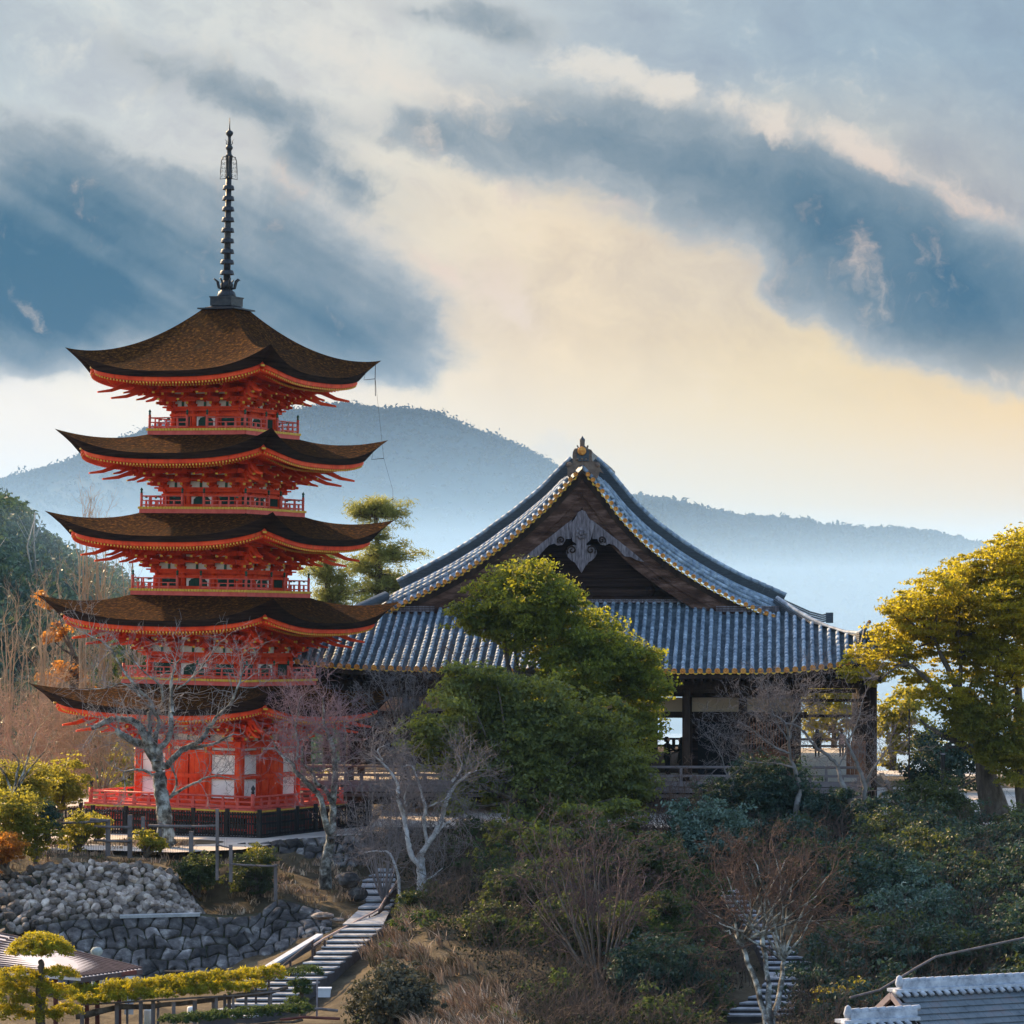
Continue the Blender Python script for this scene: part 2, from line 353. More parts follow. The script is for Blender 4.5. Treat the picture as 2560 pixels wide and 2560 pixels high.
def brackets(i):
    s=ST[i]; b=s['b']; ze=s['ze']; z1=ze-.28; z0=s['wt']
    mb=MB(); pb=MB()
    h=(z1-z0)/3.0; step=.40 if i<4 else .38
    cols=[-b,-b*.36,b*.36,b]
    def cluster(diag=1.0,corner=False):    # built at the origin facing -y
        mb=MB(); tb=MB(); n=np.array((0,-1.,0)); tn=np.array((1.,0,0)); p=np.zeros(3)
        mb.box(n*.05+(0,0,.09),(.30,.30,.16),0,None,1.25)
        for k in range(3):
            o=step*(k+.9)*diag; zc=h*(k+.55)
            mb.beam((0,0,zc),n*(o+.22)+(0,0,zc),.13,h*.42,0,h1=h*.3)
            q=n*o+(0,0,zc); L=.27+.10*k
            mb.box(q+(0,0,h*.34),(L*2,.12,h*.30),0)
            for e in (-L+.08,0,L-.08): mb.box(q+tn*e+(0,0,h*.60),(.17,.17,h*.26),0,None,1.2)
            mb.box(q,(.16,.16,h*.5),0)
            mb.box(n*(o+.228)+(0,0,zc),(.10,.012,h*.26),1)
        for (r0,zz,Lt) in ((step*1.5*diag,h*1.5,.60),(step*2.5*diag,h*2.25,.60)):
            P=[n*(r0*.7)+(0,0,zz+.10),n*(r0+.12)+(0,0,zz),n*(r0+.42)+(0,0,zz-.16),n*(r0+Lt+.10)+(0,0,zz-.22)]
            for a_,b_,w0,w1 in ((P[0],P[1],.16,.15),(P[1],P[2],.15,.11),(P[2],P[3],.11,.06)): tb.beam(a_,b_,.12,w0,0,h1=w1)
            tb.box(P[3]+n*.01,(.11,.02,.07),1)
        if corner:
            for (r0,zz,Lt) in ((1.30,h*1.9,1.25),(1.95,h*2.55,1.15)):
                Q=[n*(r0-.9)+(0,0,zz+.1),n*r0+(0,0,zz),n*(r0+Lt*.5)+(0,0,zz-.24),n*(r0+Lt)+(0,0,zz-.33)]
                for a_,b_,w0,w1 in ((Q[0],Q[1],.20,.19),(Q[1],Q[2],.19,.13),(Q[2],Q[3],.13,.07)): tb.beam(a_,b_,.14,w0,0,h1=w1)
        o=mb.build('bracket',[M_red,M_gold],pag); tb.build('tail_rafter',[M_red,M_gold],o); return o
    def place(o0,x,y,rz,first):
        if first: o=o0
        else:
            o=o0.copy(); sc.collection.objects.link(o); o.parent=pag
            for ch in o0.children: d=ch.copy(); sc.collection.objects.link(d); d.parent=o
        o.location=(x,y,z0); o.rotation_euler=(0,0,rz)
    c0=cluster(); c1=cluster(1.414,True); first=True
    for k in range(4):
        an=k*math.pi/2; co,si=[(1,0),(0,1),(-1,0),(0,-1)][k]
        for x in (cols[1],cols[2],-b+.05,b-.05):
            place(c0,x*co+b*si,x*si-b*co,an,first); first=False
        place(c1,b*co+b*si,b*si-b*co,an+R(45),k==0)
    for k in range(3):
        o=step*(k+.9); zc=z0+h*(k+1.0); L=b+o+.35
        mb.box((0,-(b+o),zc+h*.05),(2*L,.12,h*.22),0)
    xs=[(cols[j]+cols[j+1])/2 for j in range(3)]
    for x in xs:
        mb.box((x,-b-.05,z0+h*.45),(.09,.06,h*.9),0)
        mb.box((x,-b-.09,z0+h*.95),(.34,.14,h*.18),0)
        mb.box((x,-b-.085,z0+h*.42),(.10,.02,h*.62),2)
    for j in range(3):
        pb.box((xs[j],-b-.03,z0+h*.46),((cols[j+1]-cols[j])*.80,.04,h*.90),0)
        pb.box((xs[j],-b-step*.55,z0+h*1.75),((cols[j+1]-cols[j])*.62,.03,h*.22),0)
        pb.box((xs[j],-b-step*1.5,z0+h*2.78),((cols[j+1]-cols[j])*.50,.03,h*.16),0)
    mb.box((0,-b+.22,(z0+z1)/2),(2*b,.3,z1-z0),0)
    ring4(mb.build('eave_purlins',[M_red,M_gold,M_verd],pag))
    ring4(pb.build('frieze_panels',M_white,pag))
def giboshi(mb,x,y,z,r,mi):
    mb.lathe([(r*.8,0),(r*.8,r*.8),(r*1.15,r*.9),(r*.6,r*1.3),(r*.75,r*1.7),(r*1.1,r*2.4),(r*1.0,r*3.0),(r*.45,r*3.6),(.004,r*4.3)],8,(x,y,z),mi)
def railing(i,hb,f,hh,gap,mred,parent,ng):
    r=.055 if i else .085
    hw=hb-(.10 if i else .14)
    segs=[(-hw,-gap),(gap,hw)] if gap else [(-hw,hw)]
    for (x0,x1) in segs:
        rl=MB()
        rl.tube([(x0,-hw,f+hh),(x1,-hw,f+hh)],.028 if i else .045,6)
        rl.box(((x0+x1)/2,-hw,f+hh*.58),(x1-x0,.035 if i else .06,.035 if i else .06))
        rl.box(((x0+x1)/2,-hw,f+hh*.16),(x1-x0,.05 if i else .09,.05 if i else .09))
        n=max(2,int(abs(x1-x0)/ng))
        for k in range(n+1):
            x=x0+(x1-x0)*k/n
            rl.box((x,-hw,f+hh*.30),(.07 if i else .13,.06 if i else .1,hh*.6))
            if k%2==1 or not i: rl.box((x,-hw,f+hh*.78),(.045 if i else .09,.045,hh*.36))
            elif i: rl.box((x,-hw,f+hh*.90),(.10,.05,.05),1)
        ring4(rl.build('railing',[mred,M_verd],parent))
    for x in [hw]+([-gap,gap] if gap else []):
        ps=MB().lathe([(r,0),(r,hh*1.28)],8,(x,-hw,f),0); giboshi(ps,x,-hw,f+hh*1.28,r*.95,1)
        ring4(ps.build('railing_post',[mred,M_verd if i else M_bronze],parent))
def body(i):
    s=ST[i]; b=s['b']; f=s['f']; wt=s['wt']; hh=wt-f
    core=MB().box((0,0,(f+wt)/2),(2*b-.16,2*b-.16,hh)); core.build('wall',M_red,pag)
    fr=MB(); wn=MB(); wh=MB(); dr=MB()
    cols=[-b,-b*.36,b*.36,b]
    cr=.10 if i else .155
    for x in cols[:3]: fr.lathe([(cr,0),(cr,hh)],10,(x,-b+.02,f),0)
    th=.11 if i else .2
    fr.box((0,-b+.0,wt-th/2-.0),(2*b+.5,.26,th)); fr.box((0,-b-.06,wt+.03),(2*b+.75,.34,.06))
    fr.box((0,-b-.01,f+.06),(2*b+.2,.20,.12))
    if i:
        fr.box((0,-b-.01,f+hh*.66),(2*b+.2,.20,.09))
        for sx in (-1,1):
            xc=sx*b*.68; ww=b*.40; wn=MB()
            wn.box((xc,-b+.055,f+hh*.36),(ww,.05,hh*.46))
            for k in range(9): wn.box((xc-ww/2+ww*(k+.5)/9,-b+.02,f+hh*.36),(ww*.05,.04,hh*.46),1)
            ring4(wn.build('window',[M_green,M_green,M_blk],pag)); wn=MB()
            fr.box((xc-ww/2-.02,-b+.03,f+hh*.36),(.04,.09,hh*.5)); fr.box((xc+ww/2+.02,-b+.03,f+hh*.36),(.04,.09,hh*.5))
        W=b*.56; wh.box((0,-b+.03,f+hh*.36),(W,.04,hh*.52))
        # cusped arch window in the white centre panel
        A=W*.36; Hh=hh*.46; y=-b+.005
        pts=[(-A,0),(A,0),(A*.98,Hh*.55),(A*.80,Hh*.70),(A*.74,Hh*.82),(A*.45,Hh*.88),(A*.2,Hh*.93),(0,Hh*1.04),(-A*.2,Hh*.93),(-A*.45,Hh*.88),(-A*.74,Hh*.82),(-A*.80,Hh*.70),(-A*.98,Hh*.55)]
        wn.prism([(px*1.12,pz*1.05) for px,pz in pts],(0,y,f+.12),(1,0,0),(0,0,1),(0,.03,0),2)
        wn.prism(pts,(0,y-.012,f+.12),(1,0,0),(0,0,1),(0,.02,0),0)
        for k in range(9): wn.box((-A*.9+1.8*A*(k+.5)/9,y-.018,f+.12+Hh*.42),(A*.05,.012,Hh*.8),1)
    else:
        for z in (hh*.02,hh*.42,hh*.80): fr.box((0,-b-.01,f+z+.10),(2*b+.1,.24,.17 if z<hh*.7 else .14))
        for sx in (-1,1):
            xc=sx*b*.68; ww=b*.46
            for (za,zb) in ((.10,.40),(.48,.785),(.86,.955)):
                wh.box((xc,-b+.03,f+hh*(za+zb)/2+.05),(ww,.06,hh*(zb-za)))
            for e in (-1,1): fr.box((xc+e*(ww/2+.05),-b+.0,f+hh*.5),(.10,.16,hh*.95))
        wh.box((0,-b+.03,f+hh*.905+.05),(b*.62,.06,hh*.095))
        for sx in (-1,1):
            dr=MB()
            for k in range(3): dr.box((sx*(b*.055+b*.10*k+.02),-b+.02,f+hh*.43),(b*.096,.07,hh*.76),0)
            dr.box((sx*b*.09,-b-.03,f+hh*.44),(.03,.03,.08),1); ring4(dr.build('door',[M_red,M_bronze],pag))
        for sx in (-1,1):
            fr.box((sx*b*.36+0,-b-.12,wt-.30),(.07,.06,.22),1)
    fr.rot4().build('wall_frame',[M_red,M_gold],pag)
    if i: ring4(wn.build('window',[M_green,M_green,M_blk],pag))
    ring4(wh.build('wall_panels',M_white,pag))
for i,s in enumerate(ST):
    s['wt']=s['ze']-.28-(1.02 if i else 1.05)
    roof(i); brackets(i); body(i)
    if i:
        hb=s['bal']; f=s['f']
        fl=MB(); fl.box((0,0,f-.05),(2*hb-.04,2*hb-.04,.10),0)
        fr=MB(); n=int(2*hb/.14)
        for k in range(n): fr.box((-hb+2*hb*(k+.5)/n,-hb+.01,f-.05),(2*hb/n*.82,.05,.09),1)
        fr.box((0,-hb+.07,f-.18),(2*hb-.14,.10,.16),0); fr.rot4()
        b_=fl.build('balcony',M_redw,pag); fr.build('balcony_edge',[M_redw,M_gold],b_)
        railing(i,hb,f,.42,hb*.20,M_redw,b_,.36)
# ground platform
f0=ST[0]['f']; hb=ST[0]['bal']
pl=MB(); pl.box((0,0,f0-.04),(2*hb+.1,2*hb+.1,.08),0)
pe=MB(); pe.box((0,-hb+.0,f0-.10),(2*hb+.02,.12,.07),1); pe.box((0,-hb+.12,f0-.24),(2*hb-.2,.14,.18),0)
n=34
for k in range(n): pe.box((-hb+.06+(2*hb-.12)*k/(n-1),-hb+.14,f0-.20),(.085,.42,.10),0)
for k in range(7): pe.lathe([(.10,-1.05),(.10,-.2)],8,(-hb+.3+(2*hb-.6)*k/6,-hb+.35,f0),0)
for k in range(3): pe.box((0,-hb+.35,f0-.34-.25*k),(2*hb-.6,.07,.08),0)
pe.rot4(); plo=pl.build('veranda',M_redw,pag); pe.build('veranda_underframe',[M_redw,M_gold],plo)
railing(0,hb,f0,.46,0,M_redw,plo,.62)
# dark base under
MB().box((0,0,f0-.8),(5.6,5.6,.7)).build('plinth',mat('plinth_stone',[(.12,.11,.10),(.22,.2,.18)],2,.9,.3),pag)
# spire
def spire():
    zb=12.02+H0
    cap=MB(); M45=Matrix.Rotation(0,3,'Z')
    cap.box((0,0,zb+.02),(1.7,1.7,.05)); cap.box((0,0,zb+.11),(1.35,1.35,.14),0,None,.55); cap.box((0,0,zb+.32),(.96,.96,.32)); cap.box((0,0,zb+.50),(1.02,1.02,.05))
    sp=cap.build('spire_base',M_bronze,pag)
    z=zb+.52
    m=MB(); m.lathe([(.36,0),(.38,.06),(.33,.2),(.2,.30),(.16,.34),(.24,.36),(.27,.5),(.2,.62),(.15,.66)],16,(0,0,z))
    for k in range(8):
        a=k*math.pi/4; c,s_=math.cos(a),math.sin(a)
        m.tube([(c*r,s_*r,z+h) for r,h in ((.2,.32),(.34,.36),(.40,.62),(.52,.72),(.56,.68))],[.03,.04,.045,.03,.012],5)
    m.lathe([(.145,0),(.115,4.25)],12,(0,0,z+.55)); m.build('spire_shaft',M_bronze,sp)
    z0=(V0-682)*147/F+H0; z1=(V0-470)*147/F+H0
    for k in range(9):
        q=k/8; zz=z0+(z1-z0)*q; r=.29-.05*q
        MB().lathe([(.14,.09),(r*.82,.10),(r*.9,.06),(r,-.05),(r*1.0,-.075),(r*.9,-.075),(r*.8,.0),(.14,.0)],20,(0,0,zz)).build('ring',M_bronze,sp)
    # openwork flame plates
    fz0=(V0-446)*147/F+H0; fz1=(V0-391)*147/F+H0; H=fz1-fz0
    fm=MB()
    for a in (TH*-1+0,):
        for k in range(4):
            an=a+k*math.pi/2+R(5); c,s_=math.cos(an),math.sin(an)
            pt=lambda x,zv:(c*x,s_*x,fz0+zv)
            fm.tube([pt(.10,0),pt(.34,-.03),pt(.33,H*.3),pt(.30,H*.8),pt(.25,H*.97),pt(.10,H*1.0)],.018,4)
            rr=np.random.RandomState(5)
            for zc in np.linspace(.12,.88,5):
                for xc in (.18,.27):
                    ph=rr.rand()*6
                    fm.tube([pt(xc-.02+.045*(1-t/9)*math.cos(ph+t*.75),zc*H+.075*(1-t/9)*math.sin(ph+t*.75)) for t in range(9)],.010,3)
            fm.tube([pt(.115,0),pt(.115,H)],.012,4)
    fm.build('flame_plates',M_bronze,sp)
    m=MB(); zq=lambda v:(V0-v)*147/F+H0
    m.lathe([(.13,zq(446)),(.15,zq(444)),(.12,zq(440)),(.11,zq(392)),(.16,zq(390)),(.10,zq(385)),(.09,zq(376)),(.13,zq(373)),(.15,zq(369)),(.11,zq(364)),(.07,zq(361)),(.08,zq(356)),(.06,zq(345)),(.07,zq(341)),(.13,zq(337)),(.155,zq(332)),(.12,zq(328)),(.04,zq(325)),(.022,zq(318)),(.012,zq(294))],14)
    for k in range(4):
        a=k*math.pi/2+R(20); c,s_=math.cos(a),math.sin(a)
        m.tube([(c*r,s_*r,zq(v)) for r,v in ((.08,362),(.13,358),(.12,352),(.18,348))],[.02,.02,.015,.005],4)
    m.build('jewel_finial',M_bronze,sp)
    m=MB(); m.tube([(.25,-.25,z+.45),(.35,-.38,z+.1),(.5,-.5,z-.35)],.012,4); m.build('wire',M_blk,sp)
spire()
# lightning conductor down the right corner
cb=MB()
for k,i in enumerate((4,3)):
    s=ST[i]; p=(s['a']-.45,s['a']-.45,s['z']+H0-.35)
    q=(s['a']-.18+(.0 if k==0 else .05),s['a']-.18+(.0 if k==0 else .05),s['z']+H0-.75)
    cb.tube([p,((p[0]+q[0])/2-.2,(p[1]+q[1])/2-.2,q[2]-.06),q],.014,4)
    if k==0: cb.tube([(q[0],q[1],s['z']+H0-.1),q,(q[0]+.02,q[1]+.02,q[2]-.7)],.016,4)
s=ST[4]; x=s['a']-.18
cb.tube([(x,x,s['z']+H0-.7),(ST[3]['a']-.13,ST[3]['a']-.13,ST[3]['z']+H0-.75),(5.05,5.05,5.0+H0),(5.15,5.15,-2+H0)],.007,3)
cb.build('lightning_cable',M_blk,pag)
# picket fence round it
fc=thing('picket_fence','black wooden picket fence round the foot of the red pagoda','fence',(PX,PY,-8.78),(0,0,TH))
fh=4.55
pk=MB(); ra=MB(); po=MB()
n=76
for k in range(n):
    x=-fh+2*fh*(k+.5)/n; pk.box((x,-fh,.50),(.05,.03,.98))
for z in (.12,.55,.90): ra.box((0,-fh+.035,z),(2*fh,.04,.07))
for k in range(6):
    x=-fh+2*fh*k/6; ring4(MB().box((x,-fh+.06,.55),(.13,.13,1.12)).build('post',M_blk,fc))
ra.box((0,-fh-.0,.02),(2*fh+.2,.22,.08))
ring4(pk.build('picket_panel',M_blk,fc)); ring4(ra.build('rail',M_blk,fc))
# ---------------------------------------------------------------- temple hall
AL=R(4.24)
RX=np.array((math.cos(AL),-math.sin(AL),0)); DX=np.array((math.sin(AL),math.cos(AL),0)); ZU=np.array((0,0,1.))
O_H=np.array(((1446-1280)*150/F,150.0,0.0))
def hp(u,v,t):                            # (s,z) on the hall plane at depth t behind the front columns, seen at (u,v)
    d=np.array(((u-1280)/F,1,(V0-v)/F)); n=DX; k=(t+O_H@n)/(d@n); p=d*k-O_H
    return float(p@RX),float(p[2])
GZ=-8.35                                  # ground level of the plateau
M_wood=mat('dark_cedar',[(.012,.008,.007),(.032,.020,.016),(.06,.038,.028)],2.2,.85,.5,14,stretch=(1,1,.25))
M_woodh=mat('weathered_dark_plank',[(.010,.006,.006),(.028,.016,.014),(.07,.042,.034)],1.6,.85,.6,12,stretch=(.12,.12,3.5))
M_hafu=mat('brown_weathered_board',[(.018,.009,.007),(.07,.035,.024),(.20,.12,.095)],1.5,.8,.8,12,stretch=(.5,.5,2.2))
M_grey=mat('silvered_wood',[(.05,.042,.046),(.15,.13,.145),(.27,.24,.26)],5,.8,.6,22,stretch=(2.5,1,.4))
M_tile=mat('grey_roof_tile',[(.07,.105,.145),(.19,.245,.305),(.38,.46,.54)],2.6,.6,.3,30,spec=.22,contrast=(.28,.68))
M_pan=mat('pan_tile',[(.022,.038,.055),(.06,.085,.11),(.15,.185,.22)],2.5,.55,.3,30,spec=.25)
M_tiled=mat('dark_tile_stack',[(.035,.045,.055),(.09,.11,.13)],3,.45,.6,20,stretch=(1,1,8))
M_orange=mat('rusty_tile_end',[(.38,.12,.03),(.62,.25,.05),(.75,.40,.10)],9,.6,.3,30)
M_plast=mat('cream_plaster',[(.50,.41,.32),(.60,.50,.40)],1.2,.9)
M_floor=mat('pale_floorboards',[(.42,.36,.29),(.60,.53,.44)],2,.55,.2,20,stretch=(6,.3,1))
hall=thing('temple_hall','great open wooden hall under a grey tiled hip-and-gable roof behind the round green tree','temple hall',tuple(O_H+(0,0,GZ)),(0,0,-AL))
class HM(MB):
    def build(s,name,mats,parent=None,loc=None):
        v=np.vstack(s.v); s.v=[v+np.array((0,0,-GZ))]
        return MB.build(s,name,mats,parent or hall)
T_G=4.6                                    # depth of the gable boards
# verge curve measured on the photograph, (s,z)
VL=[(1455,1172),(1424,1203),(1369,1266),(1291,1336),(1212,1396),(1133,1445),(1055,1486),(996,1515),(964,1534)]
VR=[(1455,1172),(1490,1208),(1559,1300),(1619,1362),(1688,1414),(1760,1459),(1838,1501),(1916,1534),(1952,1551)]
vl=np.array([hp(u,v,T_G) for u,v in VL]); vr=np.array([hp(u,v,T_G) for u,v in VR])
def curve(P,n,ext=None):
    P=np.array(P); 
    if ext is not None: P=np.vstack([P,ext])
    d=np.r_[0,np.cumsum(np.linalg.norm(np.diff(P,axis=0),axis=1))]; q=np.linspace(0,d[-1],n)
    # smooth cubic through a few extra averaging passes
    A=np.c_[np.interp(q,d,P[:,0]),np.interp(q,d,P[:,1])]
    for _ in range(max(2,n//12)): A[1:-1]=(A[:-2]+2*A[1:-1]+A[2:])/4
    return A
# full roof section: apex -> verge foot -> side eave
eR=hp(2200,1640,0)[0]; eL=-12.0
secR=curve(vr,46); secL=curve(vl,46)
extR=[(secR[-1][0]+q*(eR-secR[-1][0]),secR[-1][1]-q*2.25+.35*q*q) for q in (.25,.5,.75,1)]
extL=[(secL[-1][0]+q*(eL-secL[-1][0]),secL[-1][1]-q*2.25+.35*q*q) for q in (.25,.5,.75,1)]
LEN=36.0
def drop(t):                               # the roof bends down towards the verge
    q=max(0,1-(t-T_G)/1.35); return .62*(1-q*q*0.98 if q<1 else 0) if t<T_G+1.35 else .62
TS=[T_G,T_G+.3,T_G+.6,T_G+.9,T_G+1.35,T_G+1.6,T_G+20,T_G+LEN-2*T_G]
mb=HM()
for sec,ext,fl in ((secR,extR,False),(secL,extL,True)):
    P=[]
    for t in TS:
        q=drop(t)/.62
        P.append([(s,t,z+.60*q*min(1,.55+.45*abs(k)/20) ) for k,(s,z) in enumerate(np.vstack([sec]))])
    mb.grid(P,0,flip=fl)
    P=[[(s,t,z+.60*drop(t)/.62*max(0,1-k*.0)) for k,(s,z) in enumerate([tuple(sec[-1])]+ext)] for t in TS[3:]]
    mb.grid(P,0,flip=fl)
mb.build('main_roof',M_tile)
def nrm(A):
    d=np.gradient(A,axis=0); d/=np.linalg.norm(d,axis=1)[:,None]; return d,np.c_[-d[:,1],d[:,0]]
# tile rows that follow the slope behind the verge, the dark stacked descending ridge, verge tiles
vt=0
for side,sec,VV in ((1,secR,vr),(-1,secL,vl)):
    L=np.sum(np.linalg.norm(np.diff(sec,axis=0),axis=1))
    d,n=nrm(sec); n=n*side if side>0 else -n
    n=np.where(n[:,1:]<0,-n,n)
    rows=HM(); rr=random.Random(3+side)
    for j,tt in enumerate((.34,.62,.90,1.18)):
        z=.60*drop(T_G+tt)/.62
        path=[(s+nn[0]*.05,T_G+tt,zz+z*min(1,.55+.45*k/20)+.05) for k,((s,zz),nn) in enumerate(zip(sec,n)) if k>2+j]
        # separate short tiles, each a little wider at its lower end
        path=np.array(path); dd=np.r_[0,np.cumsum(np.linalg.norm(np.diff(path,axis=0),axis=1))]; m=int(dd[-1]/.30)
        for q in range(m):
            a=dd[-1]*q/m; b=dd[-1]*(q+1.02)/m
            pa=[np.interp(a,dd,path[:,c]) for c in range(3)]; pb_=[np.interp(min(b,dd[-1]),dd,path[:,c]) for c in range(3)]
            rows.tube([pa,pb_],[.086,.088],7)
    rows.build('tile_rows',M_tile)
    # descending ridge
    rg=HM(); tt=T_G+1.48
    path=[(s,tt,zz+.60*min(1,.55+.45*k/20)) for k,(s,zz) in enumerate(sec) if k>=1 and k<len(sec)-(0 if side>0 else 3)]
    W=.20
    for k in range(len(path)-1):
        for lay in range(5):
            a=np.array(path[k]);b=np.array(path[k+1]); nn=np.array((n[min(k+3,len(n)-1)][0],0,n[min(k+3,len(n)-1)][1]))
            o=nn*(.06+.085*lay); w=(.46-.03*lay)
            rg.beam(a+o,b+o,w,.06,0,up=nn)
            rg.beam(a+o+nn*.04,b+o+nn*.04,w-.08,.03,0,up=nn)
    ro=rg.build('descending_ridge',M_tiled)
    cp=HM(); pp=np.array(path)+np.array([ (n[min(k+3,len(n)-1)][0]*.52,0,n[min(k+3,len(n)-1)][1]*.52) for k in range(len(path))])
    dd=np.r_[0,np.cumsum(np.linalg.norm(np.diff(pp,axis=0),axis=1))]; m=int(dd[-1]/.32)
    for q in range(m):
        pa=[np.interp(dd[-1]*q/m,dd,pp[:,c]) for c in range(3)]; pb_=[np.interp(dd[-1]*(q+1.02)/m,dd,pp[:,c]) for c in range(3)]
        cp.tube([pa,pb_],[.085,.10],7)
    cp.build('ridge_cap',M_tile,ro)
    # verge tiles, ends turned to the front
    ed=HM(); m=int(L/.31); qq=np.linspace(.35,L-.05,m); dd=np.r_[0,np.cumsum(np.linalg.norm(np.diff(sec,axis=0),axis=1))]
    for q in qq:
        s=np.interp(q,dd,sec[:,0]); z=np.interp(q,dd,sec[:,1]); ns=np.interp(q,dd,n[:,0]); nz=np.interp(q,dd,n[:,1])
        P0=np.array((s+ns*.02,T_G-.10,z+nz*.02)); 
        ed.tube([P0,P0+(ns*.10,.42,nz*.10+.06)],[.085,.08],8,0)
        ed.lathe([(.098,.02),(.100,-.05),(.070,-.054),(.066,-.03),(.02,-.03)],10,P0,1,axis='y')
        # crescent drip tile between
        s2=np.interp(q+.155,dd,sec[:,0]); z2=np.interp(q+.155,dd,sec[:,1]); ds=np.interp(q,dd,d[:,0]); dz=np.interp(q,dd,d[:,1])
        c=np.array((s2-ns*.03,T_G-.07,z2-nz*.03)); X=np.array((ds,0,dz)); Y=np.array((ns,0,nz))
        ar=[(x,-.11*math.cos(x/.12*math.pi/2)) for x in np.linspace(-.12,.12,7)]+[(x,.02-.06*math.cos(x/.12*math.pi/2)) for x in np.linspace(.12,-.12,7)]
        ed.prism(ar,c-(0,.03,0),X,Y,(0,.08,0),2)
    ed.build('verge_tiles',[M_tile,M_orange,MATS.get('x') or mat('ochre_drip_tile',[(.45,.24,.03),(.75,.48,.08)],8,.6)])
    # barge board in two layers
    bb=HM()
    for (a,b,t0,t1,mi) in ((-.10,-.34,.10,.55,0),(-.34,-.72,.16,.34,1),(-.72,-1.14,.20,.38,1),(-.66,-.76,.12,.2,1)):
        top=[];bot=[]
        for k,((s,z),nn) in enumerate(zip(sec,n)):
            fa=min(1,k/6+.0)
            sa=s+nn[0]*a; sb=s+nn[0]*b
            za=z+nn[1]*a; zb=z+nn[1]*b
            if k==0: sa=sb=sec[0][0]; za=z+a*1.35; zb=z+b*1.35
            if side>0: sa=max(sa,sec[0][0]); sb=max(sb,sec[0][0])
            else: sa=min(sa,sec[0][0]); sb=min(sb,sec[0][0])
            top.append((sa,T_G+t0,za)); bot.append((sb,T_G+t0,zb))
        off=np.array((0,t1-t0,0)); tp=np.array(top); bt=np.array(bot)
        bb.grid([tp+off,tp,bt,bt+off],mi,smooth=False)
    bb.build('bargeboard',[M_wood,M_hafu])
# soffit of the overhanging verge, gable wall
gw=HM(); base_z=hp(1500,1511,T_G+1)[1]
pts=[(s,z-.55) for s,z in secL[::-1][2:]]+[(s,z-.55) for s,z in secR[1:-2]]
gw.prism(pts,(0,T_G+1.3,0),(1,0,0),(0,0,1),(0,.1,0))
gwo=gw.build('gable_wall',M_woodh)
gp=HM(); s0=hp(1062,1500,T_G+1.2)[0]; s1=hp(1800,1500,T_G+1.2)[0]
for k,v in enumerate((1413,1443,1464,1488)):
    z=hp(1450,v,T_G+1.2)[1]; h=[1.6,1.0,.6,.3][k]
    gp.box((0.1,T_G+1.24,z),((s1-s0)*(.42+.16*k),.10,.10))
z=hp(1450,1478,T_G+1.2)[1]
for u in (1454,1628,1270): 
    s=hp(u,1478,T_G+1.2)[0]; gp.lathe([(.05,-.25),(.16,-.12),(.17,.1),(.07,.28)],8,(s,T_G+1.2,z)); gp.box((s,T_G+1.2,z-.28),(.9,.12,.12))
gp.build('gable_beams',M_woodh,gwo)
# pendant with its carved wings
gg=HM(); px=lambda x,y:hp(1300+x*.2071,1080+y*.2071,T_G)      # crop pixels
def pl2(L): return [px(*q) for q in L]
body=[(745,940),(790,960),(830,1040),(905,1110),(880,1200),(850,1300),(800,1350),(800,1560),(800,1600),(742,1700),(690,1620),(680,1560),(680,1350),(635,1320),(610,1220),(590,1120),(660,1050),(700,970)]
gg.prism(pl2(body),(0,T_G-.02,0),(1,0,0),(0,0,1),(0,.14,0),0)
for sx in (-1,1):
    lobe=[(742+sx*q[0],q[1]) for q in ((50,1370),(90,1365),(140,1375),(175,1410),(185,1460),(165,1510),(120,1555),(85,1570),(60,1610),(50,1600))]
    gg.prism(pl2(lobe),(0,T_G+.0,0),(1,0,0),(0,0,1),(0,.12,0),0)
    wing=[(742+sx*q[0],q[1]) for q in ((120,1060),(200,1120),(330,1225),(470,1330),(620,1450),(760,1570),(660,1545),(600,1510),(520,1500),(450,1420),(400,1370),(330,1345),(290,1370),(230,1360),(200,1320),(190,1290),(130,1290))]
    gg.prism(pl2(wing),(0,T_G+.06,0),(1,0,0),(0,0,1),(0,.10,0),0)
    for (cx,cy,r) in ((742+sx*115,1425,60),(742+sx*245,1305,48)):
        P=[]
        for k in range(22):
            a=k*.42; rr_=r*(1-k/24)
            q=px(cx+sx*rr_*math.cos(a+2.4)*-1,cy+rr_*math.sin(a+2.4)); P.append((q[0],T_G-.03,q[1]))
        gg.tube(P,.035,5,1)
c=px(742,1225)
for k in range(7):
    a=k*2*math.pi/7; gg.lathe([(.02,-.05),(.085,-.04),(.09,.02)],8,(c[0]+.17*math.cos(a),T_G-.05,c[1]+.17*math.sin(a)),0,axis='y')
gg.lathe([(.02,-.09),(.10,-.06),(.11,.02)],8,(c[0],T_G-.06,c[1]),0,axis='y')
gg.build('gable_pendant',[M_grey,M_wood])
# ridge-end ornament
og=HM()
out=[(745,88),(775,110),(775,185),(800,190),(815,160),(828,165),(818,200),(860,215),(878,245),(865,275),(875,350),(905,360),(945,365),(968,395),(960,430),(1010,500),(960,480),(930,560),(900,540),(830,470),(775,400),(725,400),(660,470),(590,550),(575,530),(575,430),(550,400),(560,370),(590,362),(615,385),(640,370),(635,290),(640,240),(665,200),(700,198),(685,165),(698,160),(712,190),(728,185),(726,110)]
og.prism(pl2(out),(0,T_G-.15,0),(1,0,0),(0,0,1),(0,.30,0),0)
inn=[(690,215),(700,200),(800,200),(835,230),(832,355),(705,355),(690,300)]
og.prism(pl2(inn),(0,T_G-.22,0),(1,0,0),(0,0,1),(0,.1,0),1)
c=px(750,232); og.lathe([(.02,-.04),(.17,-.03),(.19,.05)],16,(c[0],T_G-.26,c[1]),2,axis='y')
